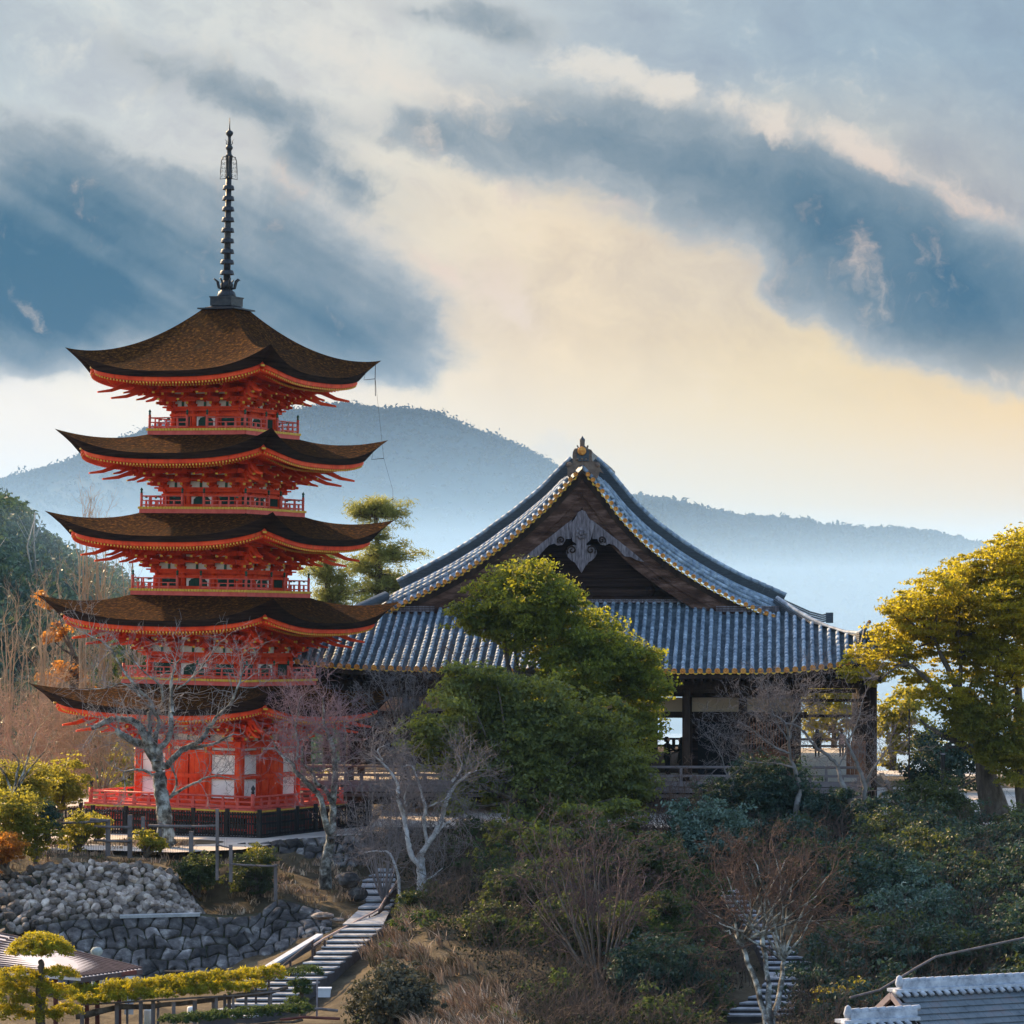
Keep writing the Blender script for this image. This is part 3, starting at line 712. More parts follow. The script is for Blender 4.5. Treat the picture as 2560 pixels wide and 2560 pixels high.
c=px(752,125); og.lathe([(.02,-.25),(.10,-.2),(.11,.0),(.12,.12),(.05,.2),(.02,.26)],10,(c[0],T_G-.02,c[1]),1)
for (x,y,r) in ((600,395,.10),(940,400,.10),(700,330,.07),(800,330,.07),(752,330,.09)):
    c=px(x,y); og.lathe([(.01,-.08),(r,-.03),(r*1.1,.06)],10,(c[0],T_G-.17,c[1]),0,axis='y')
og.build('ridge_end_ornament',[mat('ornament_tile',[(.10,.07,.06),(.22,.16,.12)],6,.7,.8,20),M_tiled,M_orange])
# main ridge running back
rg=HM(); zr=secR[0][1]+.25
rg.box((secR[0][0],T_G+13,zr+.25),(.45,25,.7)); rg.tube([(secR[0][0],T_G+.3,zr+.65),(secR[0][0],T_G+25.5,zr+.65)],.13,8); rg.build('main_ridge',M_tiled)
# ---- front skirt roof
eave=[(690,1640),(730,1655),(800,1664),(900,1671),(1035,1675),(1300,1680),(1664,1681),(1900,1680),(1980,1677),(2050,1671),(2105,1663),(2160,1648),(2200,1630)]
T_E=-1.75
ev=np.array([hp(u,v,T_E) for u,v in eave]); tz=base_z+.05
topT=T_G+.9
wing_s=[hp(1085,1540,T_G)[0],hp(1790,1540,T_G)[0]]
def hipline(s):                            # highest point of the skirt roof at position s: depth and height
    return None
cR=np.array([hp(2200,1625,T_E)[0],T_E,hp(2200,1612,T_E)[1]]); cL=np.array([ev[0][0]-.1,T_E,ev[0][1]+.2])
hipR=np.array([hp(1948,1528,T_G)[0],T_G+.4,hp(1948,1528,T_G)[1]]); hipL=np.array([hp(966,1520,T_G)[0]-.1,T_G+.4,hp(966,1520,T_G)[1]])
def skirt_top(s):
    for c,hh,sg in ((cR,hipR,1),(cL,hipL,-1)):
        if sg*(s-hh[0])>0:
            q=min(1,(s-hh[0])/(c[0]-hh[0])); 
            return hh[1]+(c[1]-hh[1])*q, hh[2]+(c[2]-hh[2])*(q*1.35-.35*q*q)
    # inside: the foot of the gable wall, lower at the wings
    if wing_s[0]<s<wing_s[1]: return topT,tz
    return T_G+.25,tz-.42
sk=HM(); rows=HM(); ends=HM(); pitch=.348
S0,S1=ev[0][0],ev[-1][0]; nrow=int((S1-S0)/pitch); rr=random.Random(11)
pan=[]
for k in range(nrow+1):
    s=S0+(k+.5)*pitch; 
    if s>S1-.05: break
    ze=np.interp(s,ev[:,0],ev[:,1]); tt,zt=skirt_top(s)
    if tt-T_E<.15: continue
    dz=zt-ze; D=tt-T_E
    def pt(q,off=0,up_=0): return (s+off,T_E+D*q,ze+dz*(q*.80+.20*q*q)+up_)
    m=max(1,int(D/.33))
    for j in range(m):
        a=j/m; b=(j+1.03)/m; jt=rr.uniform(-.012,.012)
        rows.tube([pt(b,jt,.055),pt(a,jt,.06)],[.083,.086],8)
    # pan tiles, stepped and dished
    st=max(2,int(D/.115)); half=pitch/2-.05
    for j in range(st):
        a=j/st; b=(j+1.0)/st
        L0=[];L1=[];L2=[]
        for x,dzz in ((.0,.03),(.3,-.012),(.5,-.026),(.7,-.012),(1,.03)):
            xo=pitch/2-half+2*half*x
            L0.append(pt(b,xo,dzz+.0)); L1.append(pt(a,xo,dzz+.032)); L2.append(pt(a,xo,dzz))
        sk.grid([L0,L1,L2],0,smooth=False)
    p0=pt(0,0,.05); ends.lathe([(.112,.02),(.118,-.05),(.09,-.055),(.085,-.035),(.035,-.035),(.03,-.05)],12,(p0[0],p0[1],p0[2]),0,axis='y')
    c=np.array(pt(0,pitch/2,.0)); ar=[(x,-.085*math.cos(x/.12*math.pi/2)-.02) for x in np.linspace(-.12,.12,7)]+[(x,.02-.06*math.cos(x/.12*math.pi/2)) for x in np.linspace(.12,-.12,7)]
    ends.prism(ar,c-(0,.03,0),(1,0,0),(0,0,1),(0,.04,0),1)
sk.box((0,-50,0),(.01,.01,.01)) if False else None
so_=sk.build('front_roof',M_pan); rows.build('round_tile_rows',M_tile,so_); ends.build('eave_tile_ends',[M_orange,MATS['ochre_drip_tile']],so_)
# ledge along the gable foot and its little ornament
lg=HM(); 
lg.beam((wing_s[0],topT-.05,tz+.06),(wing_s[1],topT-.05,tz+.06),.25,.07); lg.beam((wing_s[0],topT,tz+.14),(wing_s[1],topT,tz+.14),.2,.05)
for a,b in ((hp(970,1538,T_G)[0],wing_s[0]),(wing_s[1],hipR[0])):
    for j in range(3): lg.beam((a,T_G+.22-.02*j,tz-.33+.09*j),(b,T_G+.22-.02*j,tz-.33+.09*j),.3-.04*j,.055)
lg.build('flashing_ledge',M_grey,so_)
on=HM(); q=hp(1751,1518,T_G+.2); c=(q[0],T_G+.25,q[1]); on.lathe([(.02,-.05),(.12,-.04),(.13,.05)],12,c,1,axis='y'); on.box((c[0],c[1]+.05,c[2]-.32),(.46,.2,.42),0); on.box((c[0],c[1]+.03,c[2]-.12),(.56,.2,.1),0); on.lathe([(.01,-.1),(.15,-.06),(.17,.05)],9,(c[0],c[1],c[2]-.32),0,axis='y')
on.build('small_roof_ornament',[M_tiled,M_orange],so_)
# corner ridge with upturned tail
cr=HM(); cpts=[]
for u,v in ((1943,1494),(1985,1522),(2030,1548),(2075,1568),(2115,1580),(2145,1582),(2160,1577)):
    q=len(cpts)/6; t=T_G+.8+(T_E+.9-T_G-.8)*q; s,z=hp(u,v,t); cpts.append((s,t,z))
for lay in range(5):
    o=-.09-.085*lay
    for a,b in zip(cpts[:-1],cpts[1:]): cr.beam(np.array(a)+(0,0,o),np.array(b)+(0,0,o),.40,.06); cr.beam(np.array(a)+(0,0,o-.04),np.array(b)+(0,0,o-.04),.33,.035)
cr.tube([np.array(p)+(0,0,-.02) for p in cpts],.10,8,1)
e=np.array(cpts[-1]); cr.tube([e-(.15,0,.1),e+(.05,0,.10),e+(.20,-.1,.33)],[.09,.09,.075],8,1); cr.lathe([(.075,0),(.08,-.03)],10,e+(.21,-.1,.36),2,axis='y')
s,z=hp(2174,1588,T_E+.9); cr.box((s,T_E+.85,z),(.24,.5,.36),0); cr.beam((s,T_E+.8,z+.14),(s+.28,T_E+.8,z+.2),.2,.09); cr.beam((s,T_E+.8,z-.02),(s+.2,T_E+.8,z-.02),.2,.08); cr.beam((s-.2,T_E+.6,z+.28),(s-.34,T_E+.5,z-.32),.08,.08)
s2=[hp(u,v,T_E+.35) for u,v in ((2176,1590),(2192,1600),(2204,1606))]; cr.tube([(a,T_E+.35,b-.06) for a,b in s2],.14,8,0)
cr.build('corner_ridge',[M_tiled,M_tile,M_orange])
cl=HM(); cl.tube([(hipL[0],T_G+.6,hipL[2]+.5),((hipL[0]+cL[0])/2,1.5,(hipL[2]+cL[2])/2+.35),(cL[0],T_E+.3,cL[2]+.45)],[.22,.2,.16],8); cl.build('corner_ridge',M_tiled)
fr_=HM(); P=[]
for k,(u,v) in enumerate(((1935,1490),(1985,1512),(2025,1530),(2055,1538),(2078,1534))): s,z=hp(u,v,26); P.append((s,26,z))
for lay in range(4): 
    for a,b in zip(P[:-1],P[1:]): fr_.beam(np.array(a)+(0,0,-.1*lay),np.array(b)+(0,0,-.1*lay),.4,.08)
s,z=P[-1][0],P[-1][2]; fr_.box((s-.08,26,z-.2),(.35,.3,.5)); fr_.build('rear_corner_ridge',M_tiled)
# side skirt: closes the roof to the right and left behind the corner
sd=HM()
for c,hh,sg in ((cR,hipR,1),(cL,hipL,-1)):
    sd.grid([[tuple(hh+(0,0,-.15)),tuple((hh+c)/2+(0,0,.02)),tuple(c)],[(hh[0],34,hh[2]),((hh[0]+c[0])/2,34,(hh[2]+c[2])/2-.1),(c[0],34,c[2]-.4)]],0,flip=sg>0)
sd.build('side_roof',M_tile)
# under the eaves
ue=HM(); zc=ev[6][1]
sl_,sr_=S0+.3,S1-.25
P=[[(s,T_E+.06,np.interp(s,ev[:,0],ev[:,1])-.10),(s,T_E+.06,np.interp(s,ev[:,0],ev[:,1])-.26),(s,T_E+1.9,zc+.12),(s,4.5,zc+.5)] for s in np.linspace(sl_,sr_,40)]
ue.grid(P,0,smooth=False,flip=True)
for k in range(64):
    s=sl_+(sr_-sl_)*(k+.5)/64; z=np.interp(s,ev[:,0],ev[:,1])
    ue.beam((s,T_E+.12,z-.31),(s,2.0,zc-.02),.10,.12); ue.beam((s,T_E+.85,z-.44),(s,2.0,zc-.16),.11,.12)
ue.build('eave_rafters',M_wood)
bm=HM()
bm.box((-.2,0,zc-.50),(2*11.6,.34,.34)); bm.box((-.2,-.0,zc-.78),(2*11.5,.18,.16))
COLS=[hp(u,1800,0)[0] for u in (1715,1856,1993)]; sp_=COLS[1]-COLS[0]
bm.box((0,.05,zc-.05),(2*11.75,.10,.75)); bm.box((0,3.9,zc-.1),(2*11.4,.10,.6))
XS=[COLS[0]-sp_*k for k in range(7,0,-1)]+COLS; 
sC=hp(2183,1900,0)[0]
XS=[x for x in XS if x>-12.1]+[sC]
for x in XS:
    HM().lathe([(.155,GZ),(.155,zc-.3)],12,(x,0,0)).build('pillar',M_wood)
    bm.box((x,-.05,zc-.62),(.9 if x<sC else .3,.30,.16)); bm.box((x,-.3,zc-.45),(.2,.8,.14))
bm.build('eave_beams',M_wood)
for k in range(1,10):
    HM().lathe([(.17,GZ),(.17,zc-.2)],12,(sC-.05,k*3.9,0)).build('pillar',M_wood)
# second row: inner line with walls, plaster band, lattice
IT=3.9
inn_=HM()
for x in XS[:-1]: inn_.box((x,IT,(GZ+zc)/2),(.30,.30,zc-GZ))
zb=lambda v,t=IT: hp(1800,v,t)[1]
inn_.box((-1.0,IT,zb(1737)),(2*11.1-1.5,.2,.16)); inn_.box((-1.0,IT,zb(1787)),(2*11.1-1.5,.22,.26)); inn_.box((-1.0,IT,zb(1718)),(2*11.1-1.5,.2,.4))
inn_.build('inner_frame',M_wood)
for a,b in zip(XS[:-2],XS[1:-1]): HM().box(((a+b)/2,IT+.02,(zb(1744)+zb(1779))/2),(b-a-.30,.06,zb(1744)-zb(1779))).build('plaster_panel',M_plast)
FZ=hp(1800,1952,0)[1]
lt=HM(); a,b=COLS[1]+.2,COLS[2]-.15; zt,zm=zb(1806),zb(1872)
for k in range(17): lt.box((a+(b-a)*k/16,IT,(zt+zm)/2),(.055,.06,zt-zm))
lt.box(((a+b)/2,IT+.12,(zt+zm)/2),(b-a,.04,zt-zm),1); lt.box(((a+b)/2,IT,zm-.08),(b-a,.1,.14),2); lt.box(((a+b)/2,IT,(zm+FZ)/2-.1),(b-a,.06,zm-FZ-.1),2); lt.build('lattice_screen',[mat('red_brown_wood',[(.10,.04,.025),(.20,.09,.055)],3,.8,.3),M_blk,MATS['red_brown_wood']])
dk=HM(); dk.box(((COLS[0]+COLS[1])/2-.1,IT+.9,(zb(1806)+FZ)/2),(1.35,.08,zb(1806)-FZ),0); dk.build('dark_curtain',mat('black_cloth',[(.008,.008,.010),(.018,.018,.02)],2,.95,.2))
cb_=HM(); s=hp(2142,1900,6)[0]; z0,z1=hp(2142,1946,6)[1],hp(2142,1852,6)[1]
for k in range(5): cb_.box((s-.36+.18*k,6,(z0+z1)/2),(.165,.06,z1-z0))
cb_.build('board_partition',mat('red_cedar_board',[(.16,.065,.035),(.30,.14,.08)],3,.8,.3,stretch=(1,1,.2)))
# floor and outer deck
fl=HM(); fl.box((0,18,FZ-.08),(2*11.6,36,.16)); fo=fl.build('floor',M_floor)
fe=HM(); fe.box((0,-.25,FZ-.12),(2*11.9,.5,.20)); fe.box((0,-.42,FZ-.36),(2*11.6,.16,.22)); fe.box((0,-.1,FZ-.62),(2*11.6,.12,.14)); 
for k in range(40): fe.box((-11.5+23*k/39,-.35,FZ-.30),(.10,.5,.12))
fe.build('deck_edge',mat('grey_deck_wood',[(.10,.085,.09),(.22,.19,.20)],2,.8,.3,stretch=(.2,1,1)),fo)
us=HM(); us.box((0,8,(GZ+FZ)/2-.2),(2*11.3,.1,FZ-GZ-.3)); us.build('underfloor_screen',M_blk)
rl=HM(); zr0=lambda v: hp(1800,v,-.3)[1]
M_gw=MATS['grey_deck_wood']
rl.tube([(-11.6,-.3,zr0(1918)),(11.4,-.3,zr0(1918))],.055,8); rl.box((0,-.3,zr0(1940)),(23,.07,.10)); rl.box((0,-.3,zr0(1957)),(23,.10,.09))
for k in range(36):
    x=-11.5+22.9*k/35; rl.box((x,-.3,(zr0(1940)+zr0(1957))/2),(.14,.09,zr0(1940)-zr0(1957)))
    if k%3==0: rl.box((x,-.3,(zr0(1918)+zr0(1940))/2),(.11,.08,zr0(1918)-zr0(1940)))
rl.build('railing',M_gw)
r2=HM()
for v in (1848,1865,1878): z=hp(2050,v,34)[1]; r2.tube([(-11.5,34,z),(11.5,34,z)],.06,6)
for k in range(9): r2.box((-11.5+23*k/8,34,(FZ+hp(2050,1848,34)[1])/2),(.16,.16,hp(2050,1848,34)[1]-FZ))
r2.build('rear_railing',M_wood)
bt=HM()
for v in (1751,1790): z=hp(2060,v,2)[1]; bt.box(((COLS[2]+sC)/2,2,z),(sC-COLS[2],.14,.12))
bt.box((sC,18,zc-.6),(.2,36,.3)); bt.box((COLS[2]+.2,IT+15,zc-.6),(.2,30,.4)); bt.build('tie_beams',M_wood)
# interior posts
for x in XS[:-1:2]:
    for t in (11,19,27): HM().lathe([(.22,FZ),(.22,zc)],10,(x,t,0)).build('pillar',M_wood)
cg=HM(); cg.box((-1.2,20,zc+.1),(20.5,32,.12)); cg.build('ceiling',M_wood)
bw=HM()
a,b=hp(1628,1800,13)[0],hp(1708,1800,13)[0]; c_=hp(1992,1800,13)[0]
bw.box(((-11.4+a)/2,13,(FZ+zc)/2),(a+11.4,.15,zc-FZ)); bw.box(((b+c_)/2,13,(FZ+zc)/2),(c_-b,.15,zc-FZ)); bw.build('added_dark_wall',M_woodh)  # dark wall added to darken the view into the hall
bw=HM(); bw.box(((-11.4+COLS[2])/2,22,FZ+.02),(COLS[2]+11.4,30,.03)); bw.build('floor_shade_sheet',M_wood)  # dark sheet over the floorboards stands in for the shade indoors
# ---------------------------------------------------------------- terrain, mountains, walls, stairs
def vnoise(x,y,seed=0,octv=4,lac=2.0,gain=.5):
    rs=np.random.RandomState(seed); tot=0;amp=1;x=np.asarray(x,float);y=np.asarray(y,float)
    for o in range(octv):
        T=rs.rand(64,64); xi=np.floor(x).astype(int);yi=np.floor(y).astype(int);fx=x-xi;fy=y-yi
        fx=fx*fx*(3-2*fx);fy=fy*fy*(3-2*fy)
        g_=lambda a,b:T[a%64,b%64]
        tot=tot+amp*((g_(xi,yi)*(1-fx)+g_(xi+1,yi)*fx)*(1-fy)+(g_(xi,yi+1)*(1-fx)+g_(xi+1,yi+1)*fx)*fy-.5)
        x=x*lac+13.7;y=y*lac+7.1;amp*=gain
    return tot
PG=-8.78                                   # pagoda terrace level
CT=[]                                      # terrain control points (x,y,z)
def ct(u,v,d,dz=0): p=at(u,v,d); CT.append((p[0],p[1],p[2]+dz))
for x in (-45,-30,-20,-10,-4):
    for y in (129.5,136,142,150,160,175): CT.append((x,y,PG-.05))
for y in (138,146): CT.append((-6,y,PG-.05))
for x in (-1,4,9,14,20,30,45):
    for y in (140.5,146,155,170,185): CT.append((x,y,GZ-.02))
for x in (-60,-20,20,60):
    CT.append((x,200,GZ-2)); CT.append((x,215,-18))
# foot of the walls and the garden, left
for u in (-300,0,250,420,600): ct(u,2475,121); ct(u,2580,112,.3)
ct(-300,2585,104);ct(0,2585,104);ct(400,2585,104);ct(800,2585,104)
for u,v,d in ((800,2350,121),(740,2200,133),(660,2215,131),(560,2240,129)): ct(u,v,d)
STL=[(2176,940,985),(2188,922,988),(2200,906,990),(2216,903,988),(2232,905,985),(2250,915,985),(2268,895,975),(2310,857,958),(2324,845,945),(2338,832,930),(2352,816,915),(2366,803,898),(2380,790,880),(2393,778,864),(2406,757,850),(2419,733,836),(2432,702,818),(2445,680,800),(2458,658,782),(2471,636,765),(2484,612,745),(2497,590,722),(2510,560,700),(2524,530,665),(2540,495,632),(2558,455,600)]
zs=-9.62; SL=[]
for k,(v,xl,xr) in enumerate(STL):
    d=-zs*F/(v-V0); SL.append((d,zs,(xl-1280)*d/F,(xr-1280)*d/F)); zs-=.112
for k,(d,z,xl,xr) in enumerate(SL):
    if k%2==0: CT.append((xl-.2,d+.6,z-.22)); CT.append((xr+.3,d+.6,z-.22)); CT.append(((xl+xr)/2,d+.5,z-.25))
# middle bank
for u in (1050,1200,1350): ct(u,2560,108);ct(u,2400,115);ct(u,2300,120);ct(u,2200,128);ct(u,2110,137)
for u in (1500,2080,2300,2560): ct(u,2560,110);ct(u,2400,116);ct(u,2250,125);ct(u,2130,135.5); ct(u,2085,138.6)
for u in (-300,400,1300,2200,2900): ct(u,2700,80)
STR=[(2228,1797,1850),(2240,1805,1862),(2252,1815,1872),(2264,1825,1882),(2276,1835,1890),(2288,1845,1902),(2300,1856,1912),(2314,1866,1925),(2328,1876,1936),(2341,1886,1948),(2354,1892,1962),(2367,1898,1978),(2380,1902,1994),(2393,1908,2012),(2406,1912,2030),(2420,1915,2044),(2446,1912,2055),(2462,1905,2046),(2477,1890,2030),(2492,1870,2015),(2507,1848,2000),(2522,1825,1980),(2538,1800,1962),(2554,1780,1945)]
zs=-9.70; SR=[]
for k,(v,xl,xr) in enumerate(STR):
    d=-zs*F/(v-V0); SR.append((d,zs,(xl-1280)*d/F,(xr-1280)*d/F)); zs-=.13
for k,(d,z,xl,xr) in enumerate(SR):
    if k%3==0: CT.append((xl-.2,d+.5,z-.22)); CT.append((xr+.3,d+.5,z-.22)); CT.append(((xl+xr)/2,d+.5,z-.24))
CT=np.array(CT)
def rbf_fit(C):
    X=C[:,:2]; D=np.linalg.norm(X[:,None]-X[None],axis=2); n=len(C)
    A=np.zeros((n+3,n+3)); A[:n,:n]=D+np.eye(n)*-.02; A[:n,n]=1; A[:n,n+1:]=X; A[n,:n]=1; A[n+1:,:n]=X.T
    b=np.r_[C[:,2],0,0,0]; return np.linalg.solve(A,b)
WR=rbf_fit(CT)
def ground(x,y):
    x=np.asarray(x,float).ravel();y=np.asarray(y,float).ravel(); P=np.c_[x,y]; out=np.empty(len(P))
    for i in range(0,len(P),4000):
        q=P[i:i+4000]; D=np.linalg.norm(q[:,None]-CT[None,:,:2],axis=2); out[i:i+4000]=D@WR[:-3]+WR[-3]+q@WR[-2:]
    return out
M_earth=mat('hillside_earth',[(.030,.022,.014),(.075,.055,.03),(.13,.10,.06)],1.1,.95,.9,9)
M_sand=mat('pale_sand',[(.42,.36,.30),(.60,.53,.46)],1.5,.9,.3,12)
gx=np.arange(-50,50.1,.45); gy=np.r_[np.arange(70,100,2.),np.arange(100,150,.45),np.arange(150,222,2.)]
XX,YY=np.meshgrid(gx,gy); ZZ=ground(XX,YY).reshape(XX.shape)
rough=np.clip((140-YY)/3,0,1)*np.clip(np.where(XX<-9.5,(128-YY)/1.5,1),0,1)
nearst=np.full(XX.shape,9.0)
for S_ in (SL,SR):
    for (d_,z_,xl_,xr_) in S_: nearst=np.minimum(nearst,np.hypot(np.maximum(0,np.abs(XX-(xl_+xr_)/2)-(xr_-xl_)/2),YY-d_))
ZZ=ZZ+vnoise(XX*.9,YY*.9,3,4)*.35*rough*np.clip((nearst-.6)/1.8,0,1)-.12*np.clip(1.6-nearst,0,1)
for S_ in (SL,SR):
    A=np.array(S_)[::-1]; dyo=np.maximum(0,np.maximum(A[0,0]-YY,YY-A[-1,0]-.8)); zz_=np.interp(YY,A[:,0],A[:,1]); xl_=np.interp(YY,A[:,0],A[:,2]); xr_=np.interp(YY,A[:,0],A[:,3])
    dl=np.maximum(0,xl_-XX); dr=np.maximum(0,XX-xr_); lim_=zz_-.20+np.maximum(0,dl-.3)*1.2+np.maximum(0,dr-.4)*.35+dyo*2
    ZZ=np.minimum(ZZ,lim_)
a,b=XX.shape; idx=np.arange(a*b).reshape(a,b); Q=np.c_[idx[:-1,:-1].ravel(),idx[:-1,1:].ravel(),idx[1:,1:].ravel(),idx[1:,:-1].ravel()]
tag(fastmesh('ground',np.c_[XX.ravel(),YY.ravel(),ZZ.ravel()],Q,M_earth,smooth=True),kind='structure')
def sheet(name,pts,z,m,kind='structure'):
    mb=MB(); mb.add([(x,y,z) for x,y in pts],[tuple(range(len(pts)))]); return tag(mb.build(name,m),kind=kind)
# sand terrace round the pagoda and the hall
sheet('terrace',[(-46,134.6),(-15.5,134.0),(-12.2,132.6),(-9.9,134.2),(-8.9,137.4),(-5.2,138.3),(-5.0,160),(-46,190)],PG+.02,M_sand)
sheet('forecourt',[(-5.4,140.6),(8,140.2),(13,139.4),(46,139.2),(46,190),(-5,190)],GZ+.03,M_sand)
pv=MB()
for k in range(15):
    y=140.5+k*3.0; x0=hp(2262,1700,0)[0]
    c=O_H+RX*(x0+.0)+DX*(y-150); pv.beam(c+(0,0,GZ+.09),c+DX*2.95+(0,0,GZ+.09),.22,.14)
tag(pv.build('drain_kerb',mat('dark_stone_kerb',[(.05,.045,.04),(.12,.11,.10)],5,.9,.5)),kind='structure')
# valley floor and sea far below, one sheet to the horizon
M_val=mat('valley_floor',[(.16,.17,.15),(.30,.31,.30)],.02,.9)
tag(MB().add([(-4100,90,-40),(4100,90,-40),(4100,4400,-40),(-4100,4400,-40)],[(0,1,2,3)]).build('valley_ground',M_val),kind='structure')
# slope under the camera side down to the valley level
tag(MB().grid([[(-400,-60,-14.5),(400,-60,-14.5)],[(-400,70,-13.2),(-50,70,-13.2)] if 0 else [(-400,71,-14.2),(400,71,-14.2)]]).build('near_ground',M_earth),kind='structure')
# ---- mountains: silhouettes read from the photograph, each a real ridge
def ridge(name,pts,d,depth,amp,m,base=-40,seed=1,step=None,tree=0,th=5,front=1.0):
    us=np.array([p[0] for p in pts],float); vs=np.array([p[1] for p in pts],float)
    xs=(us-1280)*d/F; zs=(V0-vs)*d/F
    n=int((xs[-1]-xs[0])/(step or d/260)); X=np.linspace(xs[0],xs[-1],n); Zr=np.interp(X,xs,zs)
    Zr=np.convolve(np.pad(Zr,5,'edge'),np.ones(11)/11,'valid')
    Zr=Zr+vnoise(X/(d*.012),X*0+seed,seed,4)*d*.0016
    m_=47; q=np.linspace(-1,1,m_)
    YY_=d+q*depth; P=np.empty((m_,n,3))
    for i,(qq,yy) in enumerate(zip(q,YY_)):
        f=(1-abs(qq)) if qq<0 else 1-qq
        fold=vnoise(X/(d*.035)+qq*1.2,X*0+qq*2.2+seed,seed+5,4)
        z=base+(Zr-base)*f+fold*amp*(1-abs(1-2*f))**.8*1.0
        if qq>-.04 : z=np.minimum(z,Zr)
        sc__=yy/d if qq<0 else 1
        P[i,:,0]=X*(.35+.65*sc__); P[i,:,1]=yy+fold*depth*.08*(1-f); P[i,:,2]=z
    idx=np.arange(m_*n).reshape(m_,n); Q=np.c_[idx[:-1,:-1].ravel(),idx[:-1,1:].ravel(),idx[1:,1:].ravel(),idx[1:,:-1].ravel()]
    o=fastmesh(name,P.reshape(-1,3),Q,m,smooth=True); tag(o,kind='structure')
    return X,Zr
M_mt=mat('forested_mountain',[(.004,.014,.018),(.010,.030,.034),(.025,.05,.05)],.05,.95,1,.2,det=8)
mainR=[(-400,1260),(-200,1240),(0,1196),(60,1198),(110,1206),(150,1196),(200,1160),(250,1120),(330,1080),(420,1052),(500,1040),(600,1035),(700,1034),(780,1032),(860,1028),(940,1016),(1030,1013),(1060,1020),(1110,1045),(1200,1080),(1280,1118),(1340,1152),(1400,1188),(1480,1215),(1560,1255),(1700,1330),(1900,1390),(2300,1440),(3100,1480)]
rightR=[(1150,1560),(1300,1400),(1430,1270),(1520,1212),(1575,1225),(1640,1258),(1720,1282),(1800,1300),(1880,1308),(1960,1316),(2040,1330),(2070,1316),(2120,1312),(2200,1330),(2290,1352),(2340,1354),(2400,1362),(2470,1374),(2560,1400),(2700,1440),(2900,1480),(3100,1500)]
RID3=ridge('mountain',rightR,1350,170,10,M_mt,seed=12)
RID=ridge('mountain',mainR,2600,300,26,M_mt,seed=4)
midR=[(900,1560),(1000,1450),(1090,1410),(1200,1395),(1330,1385),(1450,1400),(1600,1388),(1720,1440),(1830,1490),(1950,1540),(2100,1545),(2200,1530),(2320,1500),(2450,1480),(2650,1470),(2900,1500)]
RID2=ridge('foothill',midR,2050,190,14,M_mt,seed=9)
# trees along the skyline: one scattered mass of little crowns
def crowns_mass(name,C,rad,m,nl,ls,seed,kind='stuff'):
    rs=np.random.RandomState(seed); N=len(C); V=[];
    c=np.repeat(C,nl,0); r=np.repeat(rad,nl)
    dvec=rs.normal(size=(len(c),3)); dvec/=np.linalg.norm(dvec,axis=1)[:,None]; dvec[:,2]=np.abs(dvec[:,2])*.9-.1
    p=c+dvec*(r*(.55+.5*rs.rand(len(c))))[:,None]
    return leafmesh(name,p,np.full(len(p),ls)*(.7+.6*rs.rand(len(p))),m,seed,kind=kind,nrm=dvec)
def leafmesh(name,p,L,m,seed,parent=None,kind=None,nrm=None,wid=.55,mi=None,droop=.0):
    rs=np.random.RandomState(seed+77); n=len(p)
    N=rs.normal(size=(n,3))
    if nrm is not None: N=N*.75+nrm
    N/=np.linalg.norm(N,axis=1)[:,None]+1e-9
    A=rs.normal(size=(n,3)); A[:,2]-=droop; A-=N*(A*N).sum(1)[:,None]; A/=np.linalg.norm(A,axis=1)[:,None]+1e-9
    B=np.cross(N,A); L=np.asarray(L)[:,None]
    V=np.stack([p-A*L*.5,p+B*L*wid*.5+N*L*.06,p+A*L*.5,p-B*L*wid*.5+N*L*.06],1).reshape(-1,3)
    o=fastmesh(name,V,np.arange(4*n).reshape(n,4),m,parent,mi)
    if kind: o['kind']=kind
    return o
rs=np.random.RandomState(8)
M_far=leafmat('far_foliage',(.005,.016,.018),(.012,.032,.034),(.02,.03,.02),.02,rough=.9)
C=[];r_=[]
for (X,Zr,d,dep,k) in ((RID[0],RID[1],2600,300,9000),(RID2[0],RID2[1],2050,190,2500),(RID3[0],RID3[1],1350,170,4200)):
    xs=rs.uniform(X[0],X[-1],k); q=rs.rand(k)**2.2*.75*(rs.rand(k)>.35); zr=np.interp(xs,X,Zr); y=d-q*dep+rs.uniform(-2,2,k)
    z=-40+(zr+40)*(1-q); fold=vnoise(xs/(d*.035)-q*1.2,xs*0-q*2.2+(4 if d>2300 else 9 if d>2000 else 12),(9 if d>2300 else 14 if d>2000 else 17),4); z=z+fold*(26 if d>2300 else 14 if d>2000 else 10)*(1-np.abs(1-2*(1-q)))**.8
    h=np.abs(rs.normal(0,1,k))*d*.0008+d*.0005
    C.append(np.c_[xs*(.35+.65*y/d),y,z+h*.25]); r_.append(h*(.6+.5*rs.rand(k))+.6)
crowns_mass('mountain_forest',np.vstack(C),np.concatenate(r_),M_far,12,2.6,3)
